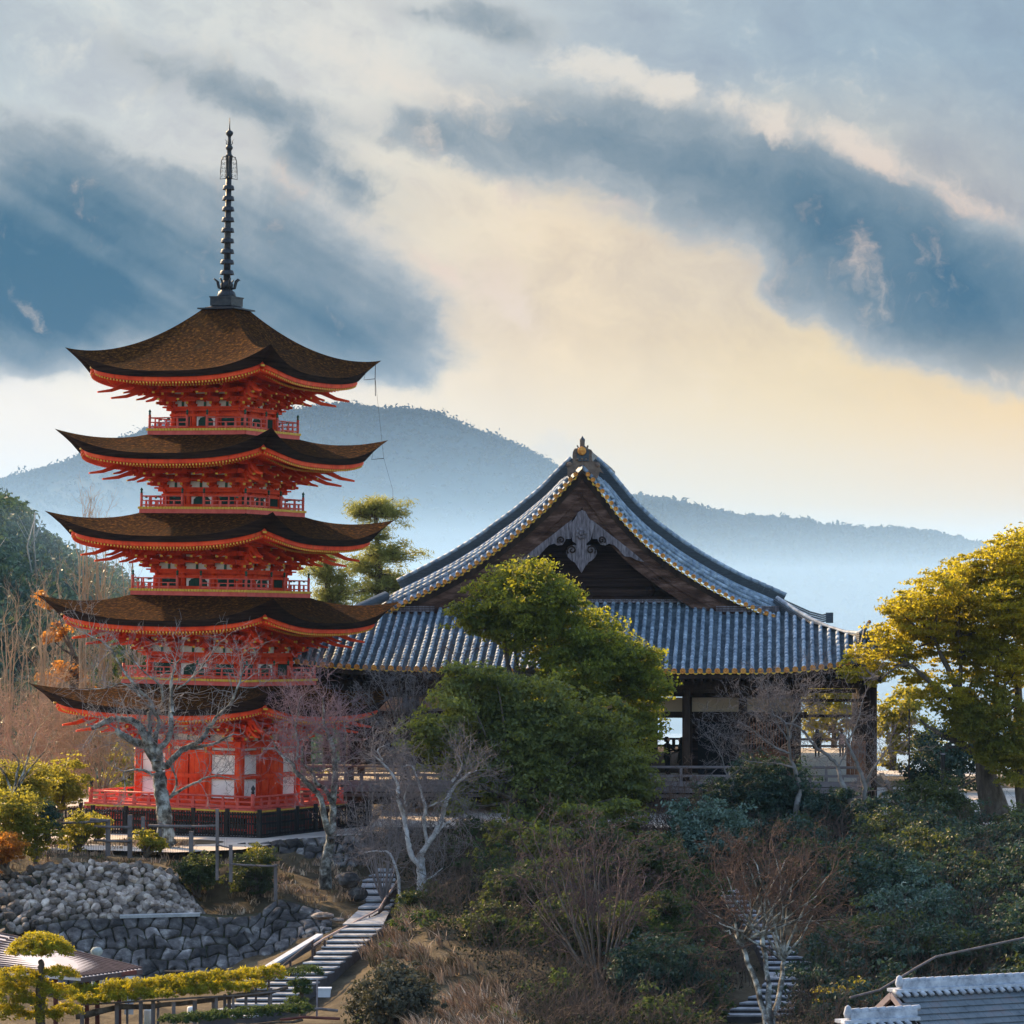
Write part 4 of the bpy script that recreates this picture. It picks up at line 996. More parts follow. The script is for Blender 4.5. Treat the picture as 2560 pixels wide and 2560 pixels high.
# near wooded hill at the left: rounded crowns packed together
hillP=[(-700,1060),(-300,1130),(-100,1180),(0,1208),(40,1240),(70,1290),(110,1318),(150,1340),(190,1365),(240,1390),(300,1420),(360,1450),(430,1500),(520,1560),(640,1640),(800,1720),(1000,1800)]
dH=560.0
us=np.array([p[0] for p in hillP]);vs=np.array([p[1] for p in hillP])
hx=(us-1280)*dH/F; hz=(V0-vs)*dH/F-4.5
gx2=np.arange(-125,-8,1.0); gy2=np.arange(300,620,2.2); X2,Y2=np.meshgrid(gx2,gy2)
top=np.interp(X2*dH/Y2*.55+X2*.45,hx,hz); f=np.clip((Y2-300)/(dH-300),0,1); Z2=-34+(top+34)*np.sin(f*np.pi/2)**1.05; Z2=np.where(Y2>dH,top-(Y2-dH)*.5,Z2)
a,b=X2.shape; idx=np.arange(a*b).reshape(a,b); Q=np.c_[idx[:-1,:-1].ravel(),idx[:-1,1:].ravel(),idx[1:,1:].ravel(),idx[1:,:-1].ravel()]
tag(fastmesh('wooded_hill',np.c_[X2.ravel(),Y2.ravel(),Z2.ravel()-1.0],Q,mat('forest_floor',[(.01,.014,.008),(.03,.03,.018)],.3,.95),smooth=True),kind='structure')
rs=np.random.RandomState(21); n=2600; cx=rs.uniform(-120,-12,n); cy=300+(dH-292)*rs.rand(n)**.8
from math import floor
fi=lambda x,y:(-34+(np.interp(x*dH/y*.55+x*.45,hx,hz)+34)*np.sin(np.clip((y-300)/(dH-300),0,1)*np.pi/2)**1.05)
cz=fi(cx,cy); rad=rs.uniform(1.8,4.0,n)
M_hill=leafmat('hill_foliage',(.025,.055,.04),(.12,.18,.10),(.10,.15,.05),.25,scale=.16)
crowns_mass('forest_on_the_left_hill',np.c_[cx,cy,cz+rad*.3],rad,M_hill,150,.8,5)
bpy.data.objects['forest_on_the_left_hill'].name='hill_forest'
# bare pale trunks among them
mb=MB()
for k in range(26):
    x=rs.uniform(-95,-60);y=rs.uniform(380,500);z=float(fi(np.array([x]),np.array([y]))[0])+3
    h=rs.uniform(4,8); mb.tube([(x,y,z-2),(x+rs.uniform(-.5,.5),y-3,z+h*.5),(x+rs.uniform(-1,1),y-3.5,z+h)],[.14,.1,.04],4)
    for _ in range(3): mb.tube([(x,y-3,z+h*rs.uniform(.3,.7)),(x+rs.uniform(-2,2),y-3.5,z+h*rs.uniform(.7,1.0))],[.07,.03],3)
tag(mb.build('dead_trunks',mat('pale_bark',[(.25,.24,.22),(.42,.41,.38)],3,.8)),kind='stuff')
# ---- rubble walls
def _stone(g,col,mp,tc):
    r=g.node('ShaderNodeNewGeometry').outputs['Random Per Island']
    k=g.m('MULTIPLY_ADD',r,1.1,.40); st=g.node('ShaderNodeTexNoise',{'Vector':tc,'Scale':.5,'Detail':5}).outputs[0]
    k=g.m('MULTIPLY',k,g.m('MULTIPLY_ADD',g.smooth(st,.42,.62),-.45,1.15))
    return g.mix(1.0,col,g.node('ShaderNodeCombineXYZ',{0:k,1:k,2:k}).outputs[0],'MULTIPLY')
M_stA=mat('pale_rubble_stone',[(.05,.040,.036),(.20,.16,.138),(.42,.36,.31)],2.6,.85,.6,16,contrast=(.3,.68),extra=_stone)
M_stB=mat('dark_rubble_stone',[(.030,.027,.027),(.10,.090,.088),(.30,.285,.265)],2.2,.85,.6,16,contrast=(.34,.74),extra=_stone)
M_moss=mat('mossy_joint',[(.012,.011,.010),(.035,.032,.02),(.05,.06,.02)],2,.95,.6)
def wall(name,label,top,bot,sz,m,seed,elong=1.25,group=None,cap=None,cat='wall',proud=.5,gap=.93,rnd=.93,fit=0,loose=False):
    """top / bot: matching lists of (u,v,d); stones follow the surface between them"""
    T=np.array([at(*p) for p in top]);B=np.array([at(*p) for p in bot]); t_=thing(name,label,cat,tuple(B[len(B)//2]),group=group); L0=np.array(t_.location)
    d=np.r_[0,np.cumsum(np.linalg.norm(np.diff(B,axis=0),axis=1))]
    def S(q,h):
        a=np.array([np.interp(q,d,T[:,c]) for c in range(3)]);b_=np.array([np.interp(q,d,B[:,c]) for c in range(3)]); return b_+(a-b_)*h
    P=[[S(q,h) for q in np.linspace(0,d[-1],40)] for h in np.linspace(0,1,8)]
    P+= [[S(q,1.0)+(0,1.2,-.02) for q in np.linspace(0,d[-1],40)]]
    MB().grid(np.array(P)-L0).build('wall_core',M_moss,t_)
    rs=np.random.RandomState(seed); mb=MB(); Hm=np.mean(np.linalg.norm(T-B,axis=1)); nr=max(2,int(Hm/(sz*.86))); nc=int(d[-1]/(sz*elong)); cw=d[-1]/nc
    J={}
    def J_(r,k):                           # shared jittered corners of a brick-like lattice
        if (r,k) not in J: J[(r,k)]=(k*.5*cw+rs.uniform(-.30,.30)*cw,(r+(0 if 0<r<nr else 0)+rs.uniform(-.34,.34)*(0<r<nr)+(.10 if k%2 else -.10)*(0<r<nr))/nr)
        return J[(r,k)]
    if loose:
        n=int(Hm*d[-1]/(sz*sz*.40)); pts=[]
        for _ in range(n*14):
            q=(rs.uniform(0,d[-1]),rs.uniform(.02,.99))
            if all((q[0]-p[0])**2+((q[1]-p[1])*Hm)**2>(sz*.54)**2 for p in pts): pts.append(q)
            if len(pts)>=n: break
        for (qc,hc) in pts:
            c=S(qc,hc); tx=S(min(qc+.2,d[-1]),hc)-S(max(qc-.2,0),hc); tx/=np.linalg.norm(tx); tz_=S(qc,1)-S(qc,0); tz_/=np.linalg.norm(tz_); nn=np.cross(tx,tz_)
            an=rs.normal(0,.75); ca,sa=math.cos(an),math.sin(an); X=tx*ca+tz_*sa; Y=-tx*sa+tz_*ca
            w_=sz*rs.uniform(.36,.66); h_=sz*rs.uniform(.28,.44); k=6; rr=rs.uniform(.74,1.22,k); ph=rs.rand()*6; tl=rs.uniform(-.35,.35,2); dep=rs.uniform(.10,.24); ring=[]
            for (f_,zz) in ((1.0,-.4),(1.0,.5),(.84,.90),(.35,1.0),(.01,1.02)):
                ring.append([c+X*math.cos(2*math.pi*j/k+ph)*w_*rr[j]*f_+Y*math.sin(2*math.pi*j/k+ph)*h_*rr[j]*f_+nn*(dep*zz+(tl[0]*math.cos(2*math.pi*j/k+ph)*w_*f_+tl[1]*math.sin(2*math.pi*j/k+ph)*h_*f_ if zz>.2 else 0))-L0 for j in range(k)])
            mb.grid(ring,wrap=True,smooth=False)
        nr=0
    for r in range(nr):
        o=r%2
        for c0 in range(-1,nc+1):
            k0=2*c0+o; C=[J_(r,k0),J_(r,k0+1),J_(r,k0+2),J_(r+1,k0+2),J_(r+1,k0+1),J_(r+1,k0)]
            if rs.rand()<.10*fit: continue
            cx_=sum(p[0] for p in C)/6; cy_=sum(p[1] for p in C)/6
            if cx_<0 or cx_>d[-1]: continue
            e1=S(min(cx_+.1,d[-1]),.5)-S(max(cx_-.1,0),.5); e2=S(cx_,1)-S(cx_,0); nn=np.cross(e1,e2); nn/=np.linalg.norm(nn); ring=[]
            dep=rs.uniform(.08,.20)*proud*2; tilt=rs.uniform(-.5,.5,2); CC=[]
            for i in range(6):                # split the long sides so that corners can be rounded
                CC.append(C[i]); j=(i+1)%6; CC.append(((C[i][0]+C[j][0])/2+rs.uniform(-.04,.04)*cw,(C[i][1]+C[j][1])/2))
            for (f_,zz) in ((gap,-.3),(gap,.45),(gap-.14,.85),(gap-.45,1.0),(.01,1.02)):
                L=[]
                for i,(a_,b_) in enumerate(CC):
                    k_=f_*((rnd if i%2==0 else 1.0) if f_>.3 else 1)
                    xx=np.clip(cx_+(a_-cx_)*k_,0,d[-1]); hh=np.clip(cy_+(b_-cy_)*k_,0,1.03)
                    L.append(S(xx,hh)+nn*dep*(zz+(.25*(tilt[0]*(a_-cx_)/cw*2+tilt[1]*(b_-cy_)*nr) if zz>.5 else 0))-L0)
                ring.append(L)
            mb.grid(ring,wrap=True,smooth=False)
    mb.build('stones',m,t_)
    return t_
wall('stone_wall','pale rounded rubble wall curving out below the pagoda terrace',
 [(-120,2200,127),(0,2191,127),(90,2172,126.6),(160,2160,126.4),(290,2160,126.2),(380,2168,126.2),(425,2180,126.6),(450,2215,126.8),(490,2262,126.4),(503,2282,126)],
 [(-120,2360,123),(0,2340,123.4),(90,2322,123.8),(170,2305,124),(290,2296,124.3),(380,2292,124.5),(425,2290,124.6),(455,2290,124.8),(485,2290,125.2),(500,2289,125.6)],.38,M_stA,4,loose=True)
wall('stone_wall','dark mossy fitted stone wall under the pale rounded one',
 [(90,2318,123.4),(170,2302,123.6),(300,2298,124.0),(420,2292,124.2),(500,2290,124.4),(560,2295,124.6),(640,2290,125),(690,2252,126),(740,2262,126),(800,2280,125.6),(830,2300,125)],
 [(90,2480,120.4),(170,2470,120.8),(300,2464,121.2),(420,2458,121.6),(500,2452,122),(560,2446,122.2),(640,2430,122.6),(690,2412,123),(740,2390,123.2),(800,2362,123.6),(830,2350,124)],.50,M_stB,6,1.0,gap=.95,rnd=.90,proud=.35)
wall('stone_wall','grey stone wall holding up the path right below the picket fence',
 [(560,2118,137.4),(640,2112,137.4),(700,2104,137.3),(780,2098,137.2),(860,2092,137.4),(940,2090,138.4)],
 [(560,2160,136.6),(640,2178,136),(700,2196,135.6),(780,2200,135.6),(860,2198,136),(940,2190,137)],.42,M_stB,9)
wall('stone_wall','low rough stone edge of the sandy forecourt by the right-hand end of the hall',
 [(1880,2066,139.8),(2000,2068,139.6),(2100,2070,139.4),(2250,2072,139.2),(2400,2072,139.2),(2700,2072,139.2)],
 [(1880,2125,138.6),(2000,2125,138.4),(2100,2128,138.2),(2250,2135,138),(2400,2135,138),(2700,2135,138)],.40,M_stB,12,1.4)
MB_=MB(); 
for a,b in (((300,2291,124.1),(500,2286,124.3)),): MB_.beam(at(*a),at(*b),.5,.10)
tag(MB_.build('coping_ledge',mat('grey_concrete',[(.22,.23,.24),(.38,.39,.40)],4,.85,.3)),'narrow grey coping ledge between the pale and the dark stone walls','ledge')
# ---- stairs
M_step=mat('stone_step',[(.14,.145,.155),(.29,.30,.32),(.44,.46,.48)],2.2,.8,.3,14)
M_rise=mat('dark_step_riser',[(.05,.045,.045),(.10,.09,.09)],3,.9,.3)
def stairs(label,ST_):
    t_=thing('stone_stairs',label,'stairs',(ST_[10][2],ST_[10][0],ST_[10][1])); L0=np.array(t_.location); mb=MB(); rs_=MB()
    for k in range(len(ST_)-1):
        d,z,xl,xr=ST_[k]; d0,z0,xl0,xr0=ST_[k-1] if k else (d+1.2,z,xl,xr)
        T=[(xl,d,z),(xr,d,z),(xr0,d0+.02,z),(xl0,d0+.02,z)]; V=[np.array(p)-L0 for p in T]; V+=[v-(0,0,.05) for v in V]
        mb.add(V,[(0,1,2,3),(7,6,5,4),(0,4,5,1),(1,5,6,2),(2,6,7,3),(3,7,4,0)])
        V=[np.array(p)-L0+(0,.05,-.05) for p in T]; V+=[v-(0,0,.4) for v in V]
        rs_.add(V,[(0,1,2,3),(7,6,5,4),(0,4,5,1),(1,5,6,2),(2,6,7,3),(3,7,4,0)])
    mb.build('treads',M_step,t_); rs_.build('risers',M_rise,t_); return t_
stairs('grey stone stairs bending down from the dark railing to the garden at the lower left',SL)
stairs('grey stone stairs half hidden behind the bare reddish tree at the lower right',SR)
# railings of the left stairs
M_iron=mat('brown_iron',[(.03,.02,.02),(.07,.05,.045)],5,.6,.2)
rp=[(1000,2192,131.5),(985,2215,129.8),(966,2242,127.8),(948,2272,125.6),(930,2283,124.4),(900,2298,123),(870,2314,121.6),(840,2330,120.4),(812,2345,119.4),(780,2366,118)]
t_=thing('stair_railing','brown iron railing with close bars along the bend of the stairs','railing',tuple(at(930,2320,123))); L0=np.array(t_.location)
mb=MB(); P=[at(*p)-L0 for p in rp]; mb.tube(P,.035,6,1); mb.tube([p-(0,0,.12) for p in P],.018,5); mb.tube([p-(0,0,.92) for p in P],.018,5)
mb.build('handrail',[M_iron,mat('pinkish_rail',[(.42,.28,.22),(.6,.42,.34)],4,.5)],t_)
dd=np.r_[0,np.cumsum(np.linalg.norm(np.diff(np.array(P),axis=0),axis=1))]; mb=MB()
for q in np.arange(.1,dd[-1],.11):
    p=np.array([np.interp(q,dd,np.array(P)[:,c]) for c in range(3)]); mb.box(p-(0,0,.52),(.018,.018,.82))
mb.build('bars',M_iron,t_)
for q in np.arange(0,dd[-1],1.5):
    p=np.array([np.interp(q,dd,np.array(P)[:,c]) for c in range(3)]); MB().box(p-(0,0,.5),(.05,.05,1.05)).build('post',M_iron,t_)
t_=thing('stair_wall','pale grey sloping parapet beam beside the lower stairs','parapet',tuple(at(700,2400,117))); L0=np.array(t_.location)
mb=MB(); mb.beam(at(800,2338,120.5)-L0,at(612,2453,115.5)-L0,.22,.10,0); mb.build('coping',mat('pale_concrete',[(.42,.44,.47),(.6,.62,.65)],4,.8,.2),t_)
mb=MB(); mb.beam(at(798,2352,120.2)-L0,at(615,2466,115.2)-L0,.16,.16,0); mb.build('beam',M_rise,t_)
t_=thing('handrail','low brown tube handrail on posts down the lower stairs','railing',tuple(at(700,2440,114))); L0=np.array(t_.location)
mb=MB()
mb.tube([at(785,2350,117)-L0,at(700,2420,114.5)-L0,at(640,2462,112.5)-L0],.03,6); mb.build('rail',M_iron,t_)
for (u,v,d) in ((781,2352,117),(726,2398,115.4),(672,2438,113.8),(640,2462,112.6),(812,2350,118.4)):
    p=at(u,v,d)-L0; MB().beam(p,p-(0,0,.95),.07,.07).build('post',M_iron,t_)
# ---------------------------------------------------------------- plants
def tubes(P,rad,n):                        # P (N,k,3), rad (N,k): many thin branches at once
    N,k,_=P.shape; T=np.gradient(P,axis=1); T/=np.linalg.norm(T,axis=2)[...,None]+1e-9
    ref=np.where(np.abs(T[:,:1,2:3])<.8,np.array((0,0,1.)),np.array((1.,.1,0))); ref=np.broadcast_to(ref,T.shape)
    A=np.cross(T,ref); A/=np.linalg.norm(A,axis=2)[...,None]+1e-9; B=np.cross(A,T)
    an=np.linspace(0,2*np.pi,n,endpoint=False)
    V=P[:,:,None]+rad[:,:,None,None]*(np.cos(an)[None,None,:,None]*A[:,:,None]+np.sin(an)[None,None,:,None]*B[:,:,None])
    idx=np.arange(N*k*n).reshape(N,k,n); a=idx[:,:-1];b=idx[:,1:]
    Q=np.stack([a,np.roll(a,-1,2),np.roll(b,-1,2),b],-1).reshape(-1,4)
    return V.reshape(-1,3),Q
class Wood:
    def __init__(s,seed): s.rs=np.random.RandomState(seed); s.parts=[]
    def limb(s,P,rad,n=7,sub=4,jit=.02):
        P=np.array(P,float); rad=np.array(rad,float); d=np.linspace(0,len(P)-1,(len(P)-1)*sub+1)
        i=np.clip(d.astype(int),0,len(P)-2); t=(d-i)[:,None]
        p0=P[np.clip(i-1,0,None)];p1=P[i];p2=P[i+1];p3=P[np.clip(i+2,None,len(P)-1)]
        C=.5*((2*p1)+(-p0+p2)*t+(2*p0-5*p1+4*p2-p3)*t*t+(-p0+3*p1-3*p2+p3)*t**3)
        C=C+s.rs.normal(size=C.shape)*jit; r=np.interp(d,np.arange(len(P)),rad if len(rad)==len(P) else np.linspace(rad[0],rad[-1],len(P)))
        r=r*(1+s.rs.normal(size=len(r))*.06)
        s.parts.append(tubes(C[None],r[None],n)); return C,r
    def grow(s,p,d,L,r,level,n_side=4,curl=.22,up=.06,ratio=.66,kids=3,spread=.75,k=5,minr=.006,sides=4):
        """p,d (N,3) starts and directions; grows all levels at once"""
        rs=s.rs; N=len(p)
        L=np.broadcast_to(np.asarray(L,float),(N,)).copy(); r=np.broadcast_to(np.asarray(r,float),(N,)).copy()
        d=d/(np.linalg.norm(d,axis=1)[:,None]+1e-9); P=np.empty((N,k,3)); P[:,0]=p; q=d.copy(); D=[]
        for j in range(1,k):
            q=q+rs.normal(size=q.shape)*curl+np.array((0,0,up)); q/=np.linalg.norm(q,axis=1)[:,None]; P[:,j]=P[:,j-1]+q*(L/(k-1))[:,None]; D.append(q.copy())
        rad=r[:,None]*np.linspace(1,.45,k)[None]
        s.parts.append(tubes(P,np.maximum(rad,minr*.6),sides if level>1 else 3))
        if level<=0: return P[:,-1]
        st=[];sd=[];sL=[];sr=[]
        for c in range(kids):
            f=rs.uniform(.30,1.0,N) if c else np.full(N,1.0); x=f*(k-1); i=np.clip(x.astype(int),0,k-2); t=(x-i)[:,None]; ar=np.arange(N)
            st.append(P[ar,i]*(1-t)+P[ar,i+1]*t); base=D[-1] if c==0 else np.stack(D,1)[ar,i]
            sd.append(base+rs.normal(size=(N,3))*spread*(.6 if c==0 else 1)); sL.append(L*ratio*rs.uniform(.7,1.2,N)); sr.append(np.maximum(r*.55,minr))
        return s.grow(np.concatenate(st),np.concatenate(sd),np.concatenate(sL),np.concatenate(sr),level-1,n_side,curl,up,ratio,kids,spread,k,minr,sides)
    def build(s,name,m,parent=None,L0=np.zeros(3)):
        V=[];Q=[];n=0
        for v,q in s.parts: V.append(v);Q.append(q+n);n+=len(v)
        return fastmesh(name,np.vstack(V)-L0,np.vstack(Q),m,parent,smooth=True)
def crown_points(blobs,density,seed,inner=.42,puff=.34,per=26,flat=1.0,zs=.85):
    """blobs (u,v,r_px,d): clumps on lumpy ellipsoids, leaves on each clump"""
    rs=np.random.RandomState(seed); P=[];N=[]
    B=[(at(u,v,d),r*d/F) for (u,v,r,d) in blobs]
    for c,r in B:
        r=r*1.10; area=4*math.pi*r*r; n=max(7,int(area*density*2.1/per))
        dv=rs.normal(size=(n,3)); dv/=np.linalg.norm(dv,axis=1)[:,None]
        ph=c[0]*3+c[2]; lump=1+.13*np.sin(dv[:,0]*6+ph)*np.cos(dv[:,2]*7+ph*2)+.15*rs.normal(size=n)
        rad=r*(inner+(1.0-inner)*rs.rand(n)**.38)*lump
        cc=c+dv*rad[:,None]*np.array((1,1,zs))
        pr=puff*rs.uniform(.35,1.7,n)*min(1.3,.6+r*.5)
        q=np.repeat(cc,per,0); e=rs.normal(size=(len(q),3)); e/=np.linalg.norm(e,axis=1)[:,None]; e[:,2]=np.where(e[:,2]<-.1,-e[:,2]*.7,e[:,2])
        p=q+e*(np.repeat(pr,per)*rs.rand(len(q))**.5)[:,None]*np.array((1,1,flat*.8))
        P.append(p);N.append(e*.75+np.repeat(dv,per,0)*.25+np.array((0,0,.30)))
    return np.vstack(P),np.vstack(N)
def crop(x0,y0,s): return lambda x,y:(x0+x*s,y0+y*s)
M_barkd=mat('dark_bark',[(.03,.024,.018),(.09,.07,.055),(.16,.14,.12)],4,.9,.6,25,stretch=(1,1,.4))
M_lich=mat('lichened_bark',[(.035,.03,.026),(.15,.14,.12),(.42,.43,.40)],3.2,.9,.8,26,contrast=(.36,.62))
M_grb=mat('grey_bark',[(.10,.09,.085),(.26,.25,.25)],3,.9,.5,24)
M_twg=mat('grey_twig',[(.10,.085,.085),(.22,.19,.19)],2,.9)
M_twr=mat('reddish_twig',[(.055,.035,.028),(.14,.085,.065)],1,.9)
M_twt=mat('tan_twig',[(.24,.16,.10),(.42,.30,.19)],1,.9)
M_ltw=mat('pale_twig',[(.14,.13,.13),(.32,.30,.30)],3,.9)
L_cam=leafmat('camphor_leaf',(.022,.042,.014),(.10,.13,.03),(.52,.52,.03),.45,scale=.7)
L_cam2=leafmat('dark_camphor_leaf',(.028,.048,.022),(.15,.17,.06),(.46,.46,.04),.42,scale=.7)
L_gry=leafmat('greyish_leaf',(.035,.038,.028),(.10,.10,.075),(.12,.12,.06),.2,scale=1.4,rough=.8)
L_shd=leafmat('shaded_leaf',(.012,.026,.015),(.055,.075,.035),(.20,.24,.04),.3,scale=.8)
L_yel=leafmat('golden_leaf',(.045,.065,.008),(.20,.18,.018),(.74,.62,.035),.56,scale=.8)
L_olv=leafmat('olive_leaf',(.04,.06,.012),(.14,.15,.03),(.55,.48,.05),.5,scale=.9)
L_drk=leafmat('glossy_dark_leaf',(.012,.030,.024),(.060,.095,.075),(.08,.14,.05),.22,scale=1.0,rough=.6)
L_blu=leafmat('bluish_pale_leaf',(.03,.06,.05),(.17,.24,.20),(.12,.20,.08),.2,scale=1.5,rough=.55)
L_pin=leafmat('pine_needle',(.05,.07,.025),(.22,.24,.08),(.50,.50,.12),.4,scale=.8)
L_top=leafmat('topiary_needle',(.035,.06,.010),(.24,.25,.02),(.70,.56,.02),.42,scale=1.4)
L_hdg=leafmat('dark_needle',(.014,.034,.014),(.05,.08,.03),(.14,.20,.04),.3,scale=1.0,rough=.7)
L_rus=leafmat('rust_leaf',(.16,.06,.015),(.38,.16,.03),(.7,.3,.04),.5,scale=1)
def tree(name,label,cat,base,blobs,m,seed,trunks=(),density=60,leaf=.17,per=44,puff=.34,inner=.42,bark=None,group=None,limbs=True,flat=1.0,wid=.55,part='crown',zs=.85,droop=0):
    b=at(*base); t=thing(name,label,cat,tuple(b),group=group)
    p,n=crown_points(blobs,density,seed,inner,puff,per,flat,zs); rs=np.random.RandomState(seed)
    leafmesh(part,p-b,leaf*rs.uniform(.65,1.25,len(p)),m,seed,t,nrm=n,wid=wid,droop=droop)
    w=Wood(seed)
    for P,r in trunks: w.limb([at(*q) for q in P],r,8)
    if limbs:
        rs2=random.Random(seed); TP=[at(*q) for P_,r_ in trunks for q in P_[1 if len(P_)>2 else 0:]] or [b]
        for (u,v,r,d) in blobs:
            c=at(u,v,d); src=min(TP,key=lambda q:np.linalg.norm(q-c)*(1+.5*(q[2]>c[2]))+rs2.uniform(0,.4)); mid=(src+c)/2+np.array((0,0,-.25*abs(c[0]-src[0])*.3))
            w.limb([src,mid,c],[.10,.05,.02],5,3,.03)
    if w.parts: w.build('trunk',bark or M_barkd,t,b)
    return t
c9=crop(960,1400,.3934)
def BL(cr,L,s,d,dj=0,seed=0):
    rr=random.Random(seed); return [(*cr(x,y),r*s,d+rr.uniform(-dj,dj)-max(0,cr(x,y)[1]-2010)*.042*(d<135)) for x,y,r in L]
tree('camphor_tree','tall round dark green tree rising in front of the hall gable','tree',(1330,2120,137),
 BL(c9,[(930,260,210),(730,290,180),(560,370,110),(1080,330,160),(640,420,110),(1100,520,210),(850,450,160),(1290,480,160),(1400,600,170),(1250,700,210),(1560,700,180),(1670,820,130),(1500,930,210),(1590,1120,150),(1000,150,110),(820,160,110),(1640,640,100),(1200,900,200)],.3934*1.14,141,.8,1),L_cam,3,
 [([(1330,2120,137),(1335,1950,139),(1300,1780,140),(1290,1700,141)],[.42,.34,.26,.2]),([(1320,1850,139),(1278,1700,141),(1262,1600,141)],[.16,.12,.06]),([(1320,1850,139),(1292,1680,141),(1290,1600,141)],[.14,.1,.06])],95,.165)
tree('evergreen_tree','broad dark green tree spreading low in front of the round tall one','tree',(1290,2260,127),
 BL(c9,[(560,880,190),(800,900,190),(400,1000,160),(250,1130,130),(620,1060,200),(1000,950,190),(1100,1130,220),(850,1180,190),(1350,1200,200),(1480,1360,170),(1200,1400,230),(950,1420,190),(720,1480,120),(900,1620,130),(1100,1620,180),(1340,1530,180),(1550,1460,110),(500,760,110),(720,760,90),(1400,1050,160),(1500,1640,120),(1250,1700,150),(760,1760,110),(620,1320,130),(1000,1250,200),(1600,1350,120),(1640,1470,90),(360,1260,130),(500,1370,130),(450,1550,100),(850,1800,130),(1050,1850,140),(1300,1840,110),(700,1950,110),(900,2030,130),(1150,2040,140),(1350,1980,110),(1000,2200,110),(1480,1800,90)],.3934*1.04,134,1.0,2),L_cam2,5,
 [([(1290,2260,127),(1300,2120,131),(1290,2000,133)],[.34,.28,.2])],90,.17)
c2=crop(2050,1300,.414)
tree('golden_tree','huge golden-green tree with crooked limbs at the right edge of the hall forecourt','tree',(2492,2044,147),
 BL(c2,[(1180,190,120),(1050,290,100),(1180,350,120),(850,330,100),(950,450,130),(720,440,110),(1130,500,130),(560,510,90),(470,540,60),(640,600,115),(820,600,120),(1000,640,130),(1180,690,130),(460,680,90),(560,770,95),(400,790,70),(250,870,75),(330,930,65),(420,870,80),(200,930,50),(620,1000,80),(780,1060,90),(730,790,90),(900,790,90),(1080,820,100),(1190,900,100),(1340,300,170),(1360,600,170),(1360,880,150),(700,560,80),(930,900,80),(900,740,110),(1060,930,90),(820,480,80),(1000,520,90),(1240,450,120),(560,640,80)],.414*1.36,146,1.5,3),L_yel,7,
 [([(2492,2044,147),(2470,1960,147),(2464,1880,147),(2445,1800,146.6),(2425,1730,146)],[.62,.50,.42,.34,.2]),
  ([(2464,1900,147),(2405,1860,145.5),(2350,1835,145),(2300,1800,144.5)],[.2,.14,.09,.04]),([(2450,1830,147),(2400,1730,146),(2360,1650,146),(2335,1600,146)],[.2,.14,.1,.05]),
  ([(2470,1850,147),(2485,1750,146),(2498,1640,146),(2520,1560,146)],[.2,.14,.1,.05]),([(2400,1740,146),(2402,1640,146),(2395,1590,146)],[.1,.07,.04]),([(2440,1800,146),(2340,1720,145),(2270,1660,145),(2200,1700,144)],[.14,.10,.06,.03])],115,.14,inner=.6,puff=.34,flat=.6,bark=M_barkd,zs=.72)
tree('ivy_tree','dark ivy-wrapped stems and greenery under the golden tree','tree',(2530,2040,146),
 BL(c2,[(860,1180,110),(1000,1200,110),(1130,1150,100),(1060,1420,80),(1180,1350,90),(1100,1300,90),(960,1330,70),(1230,1500,120),(780,1130,80),(1130,1540,60),(900,1280,90),(1000,1440,70),(1240,1380,110),(1300,1250,120),(1020,1100,110)],.414*1.2,145,.5,4),L_olv,9,
 [([(2560,2040,146),(2550,1900,146),(2546,1760,146),(2545,1660,146)],[.3,.24,.18,.1])],80,.15)
# trees behind the hall, seen through the open bay and to the right
for i,(lab,base,bl,m) in enumerate((
 ('olive green tree seen through the open bay at the right end of the hall',(2080,1950,188),[(2060,1735,40),(2110,1720,40),(2020,1750,30),(2080,1780,45),(2030,1800,30),(2125,1800,35),(2060,1830,30)],L_olv),
 ('thin green tree behind the corner pillar of the hall',(2230,1960,192),[(2240,1780,40),(2215,1830,35),(2260,1850,35),(2290,1800,40),(2225,1900,30),(2320,1870,40),(2270,1740,30)],L_olv),
 ('black-green leafy tree in the shade below the golden tree',(2360,1985,168),[(2330,1900,60),(2390,1880,60),(2430,1930,60),(2350,1950,50),(2290,1940,30),(2400,1830,45),(2460,1850,60),(2520,1880,60),(2300,1975,25)],L_drk))):
    tree('tree',lab,'tree',base,[(u,v,r,base[2]+random.Random(i*9+k).uniform(-1,1)) for k,(u,v,r) in enumerate(bl)],m,40+i,[([base,(base[0]+5,base[1]-120,base[2])],[.25,.12])],45,.26 if i<2 else .2,inner=.6,puff=.5)
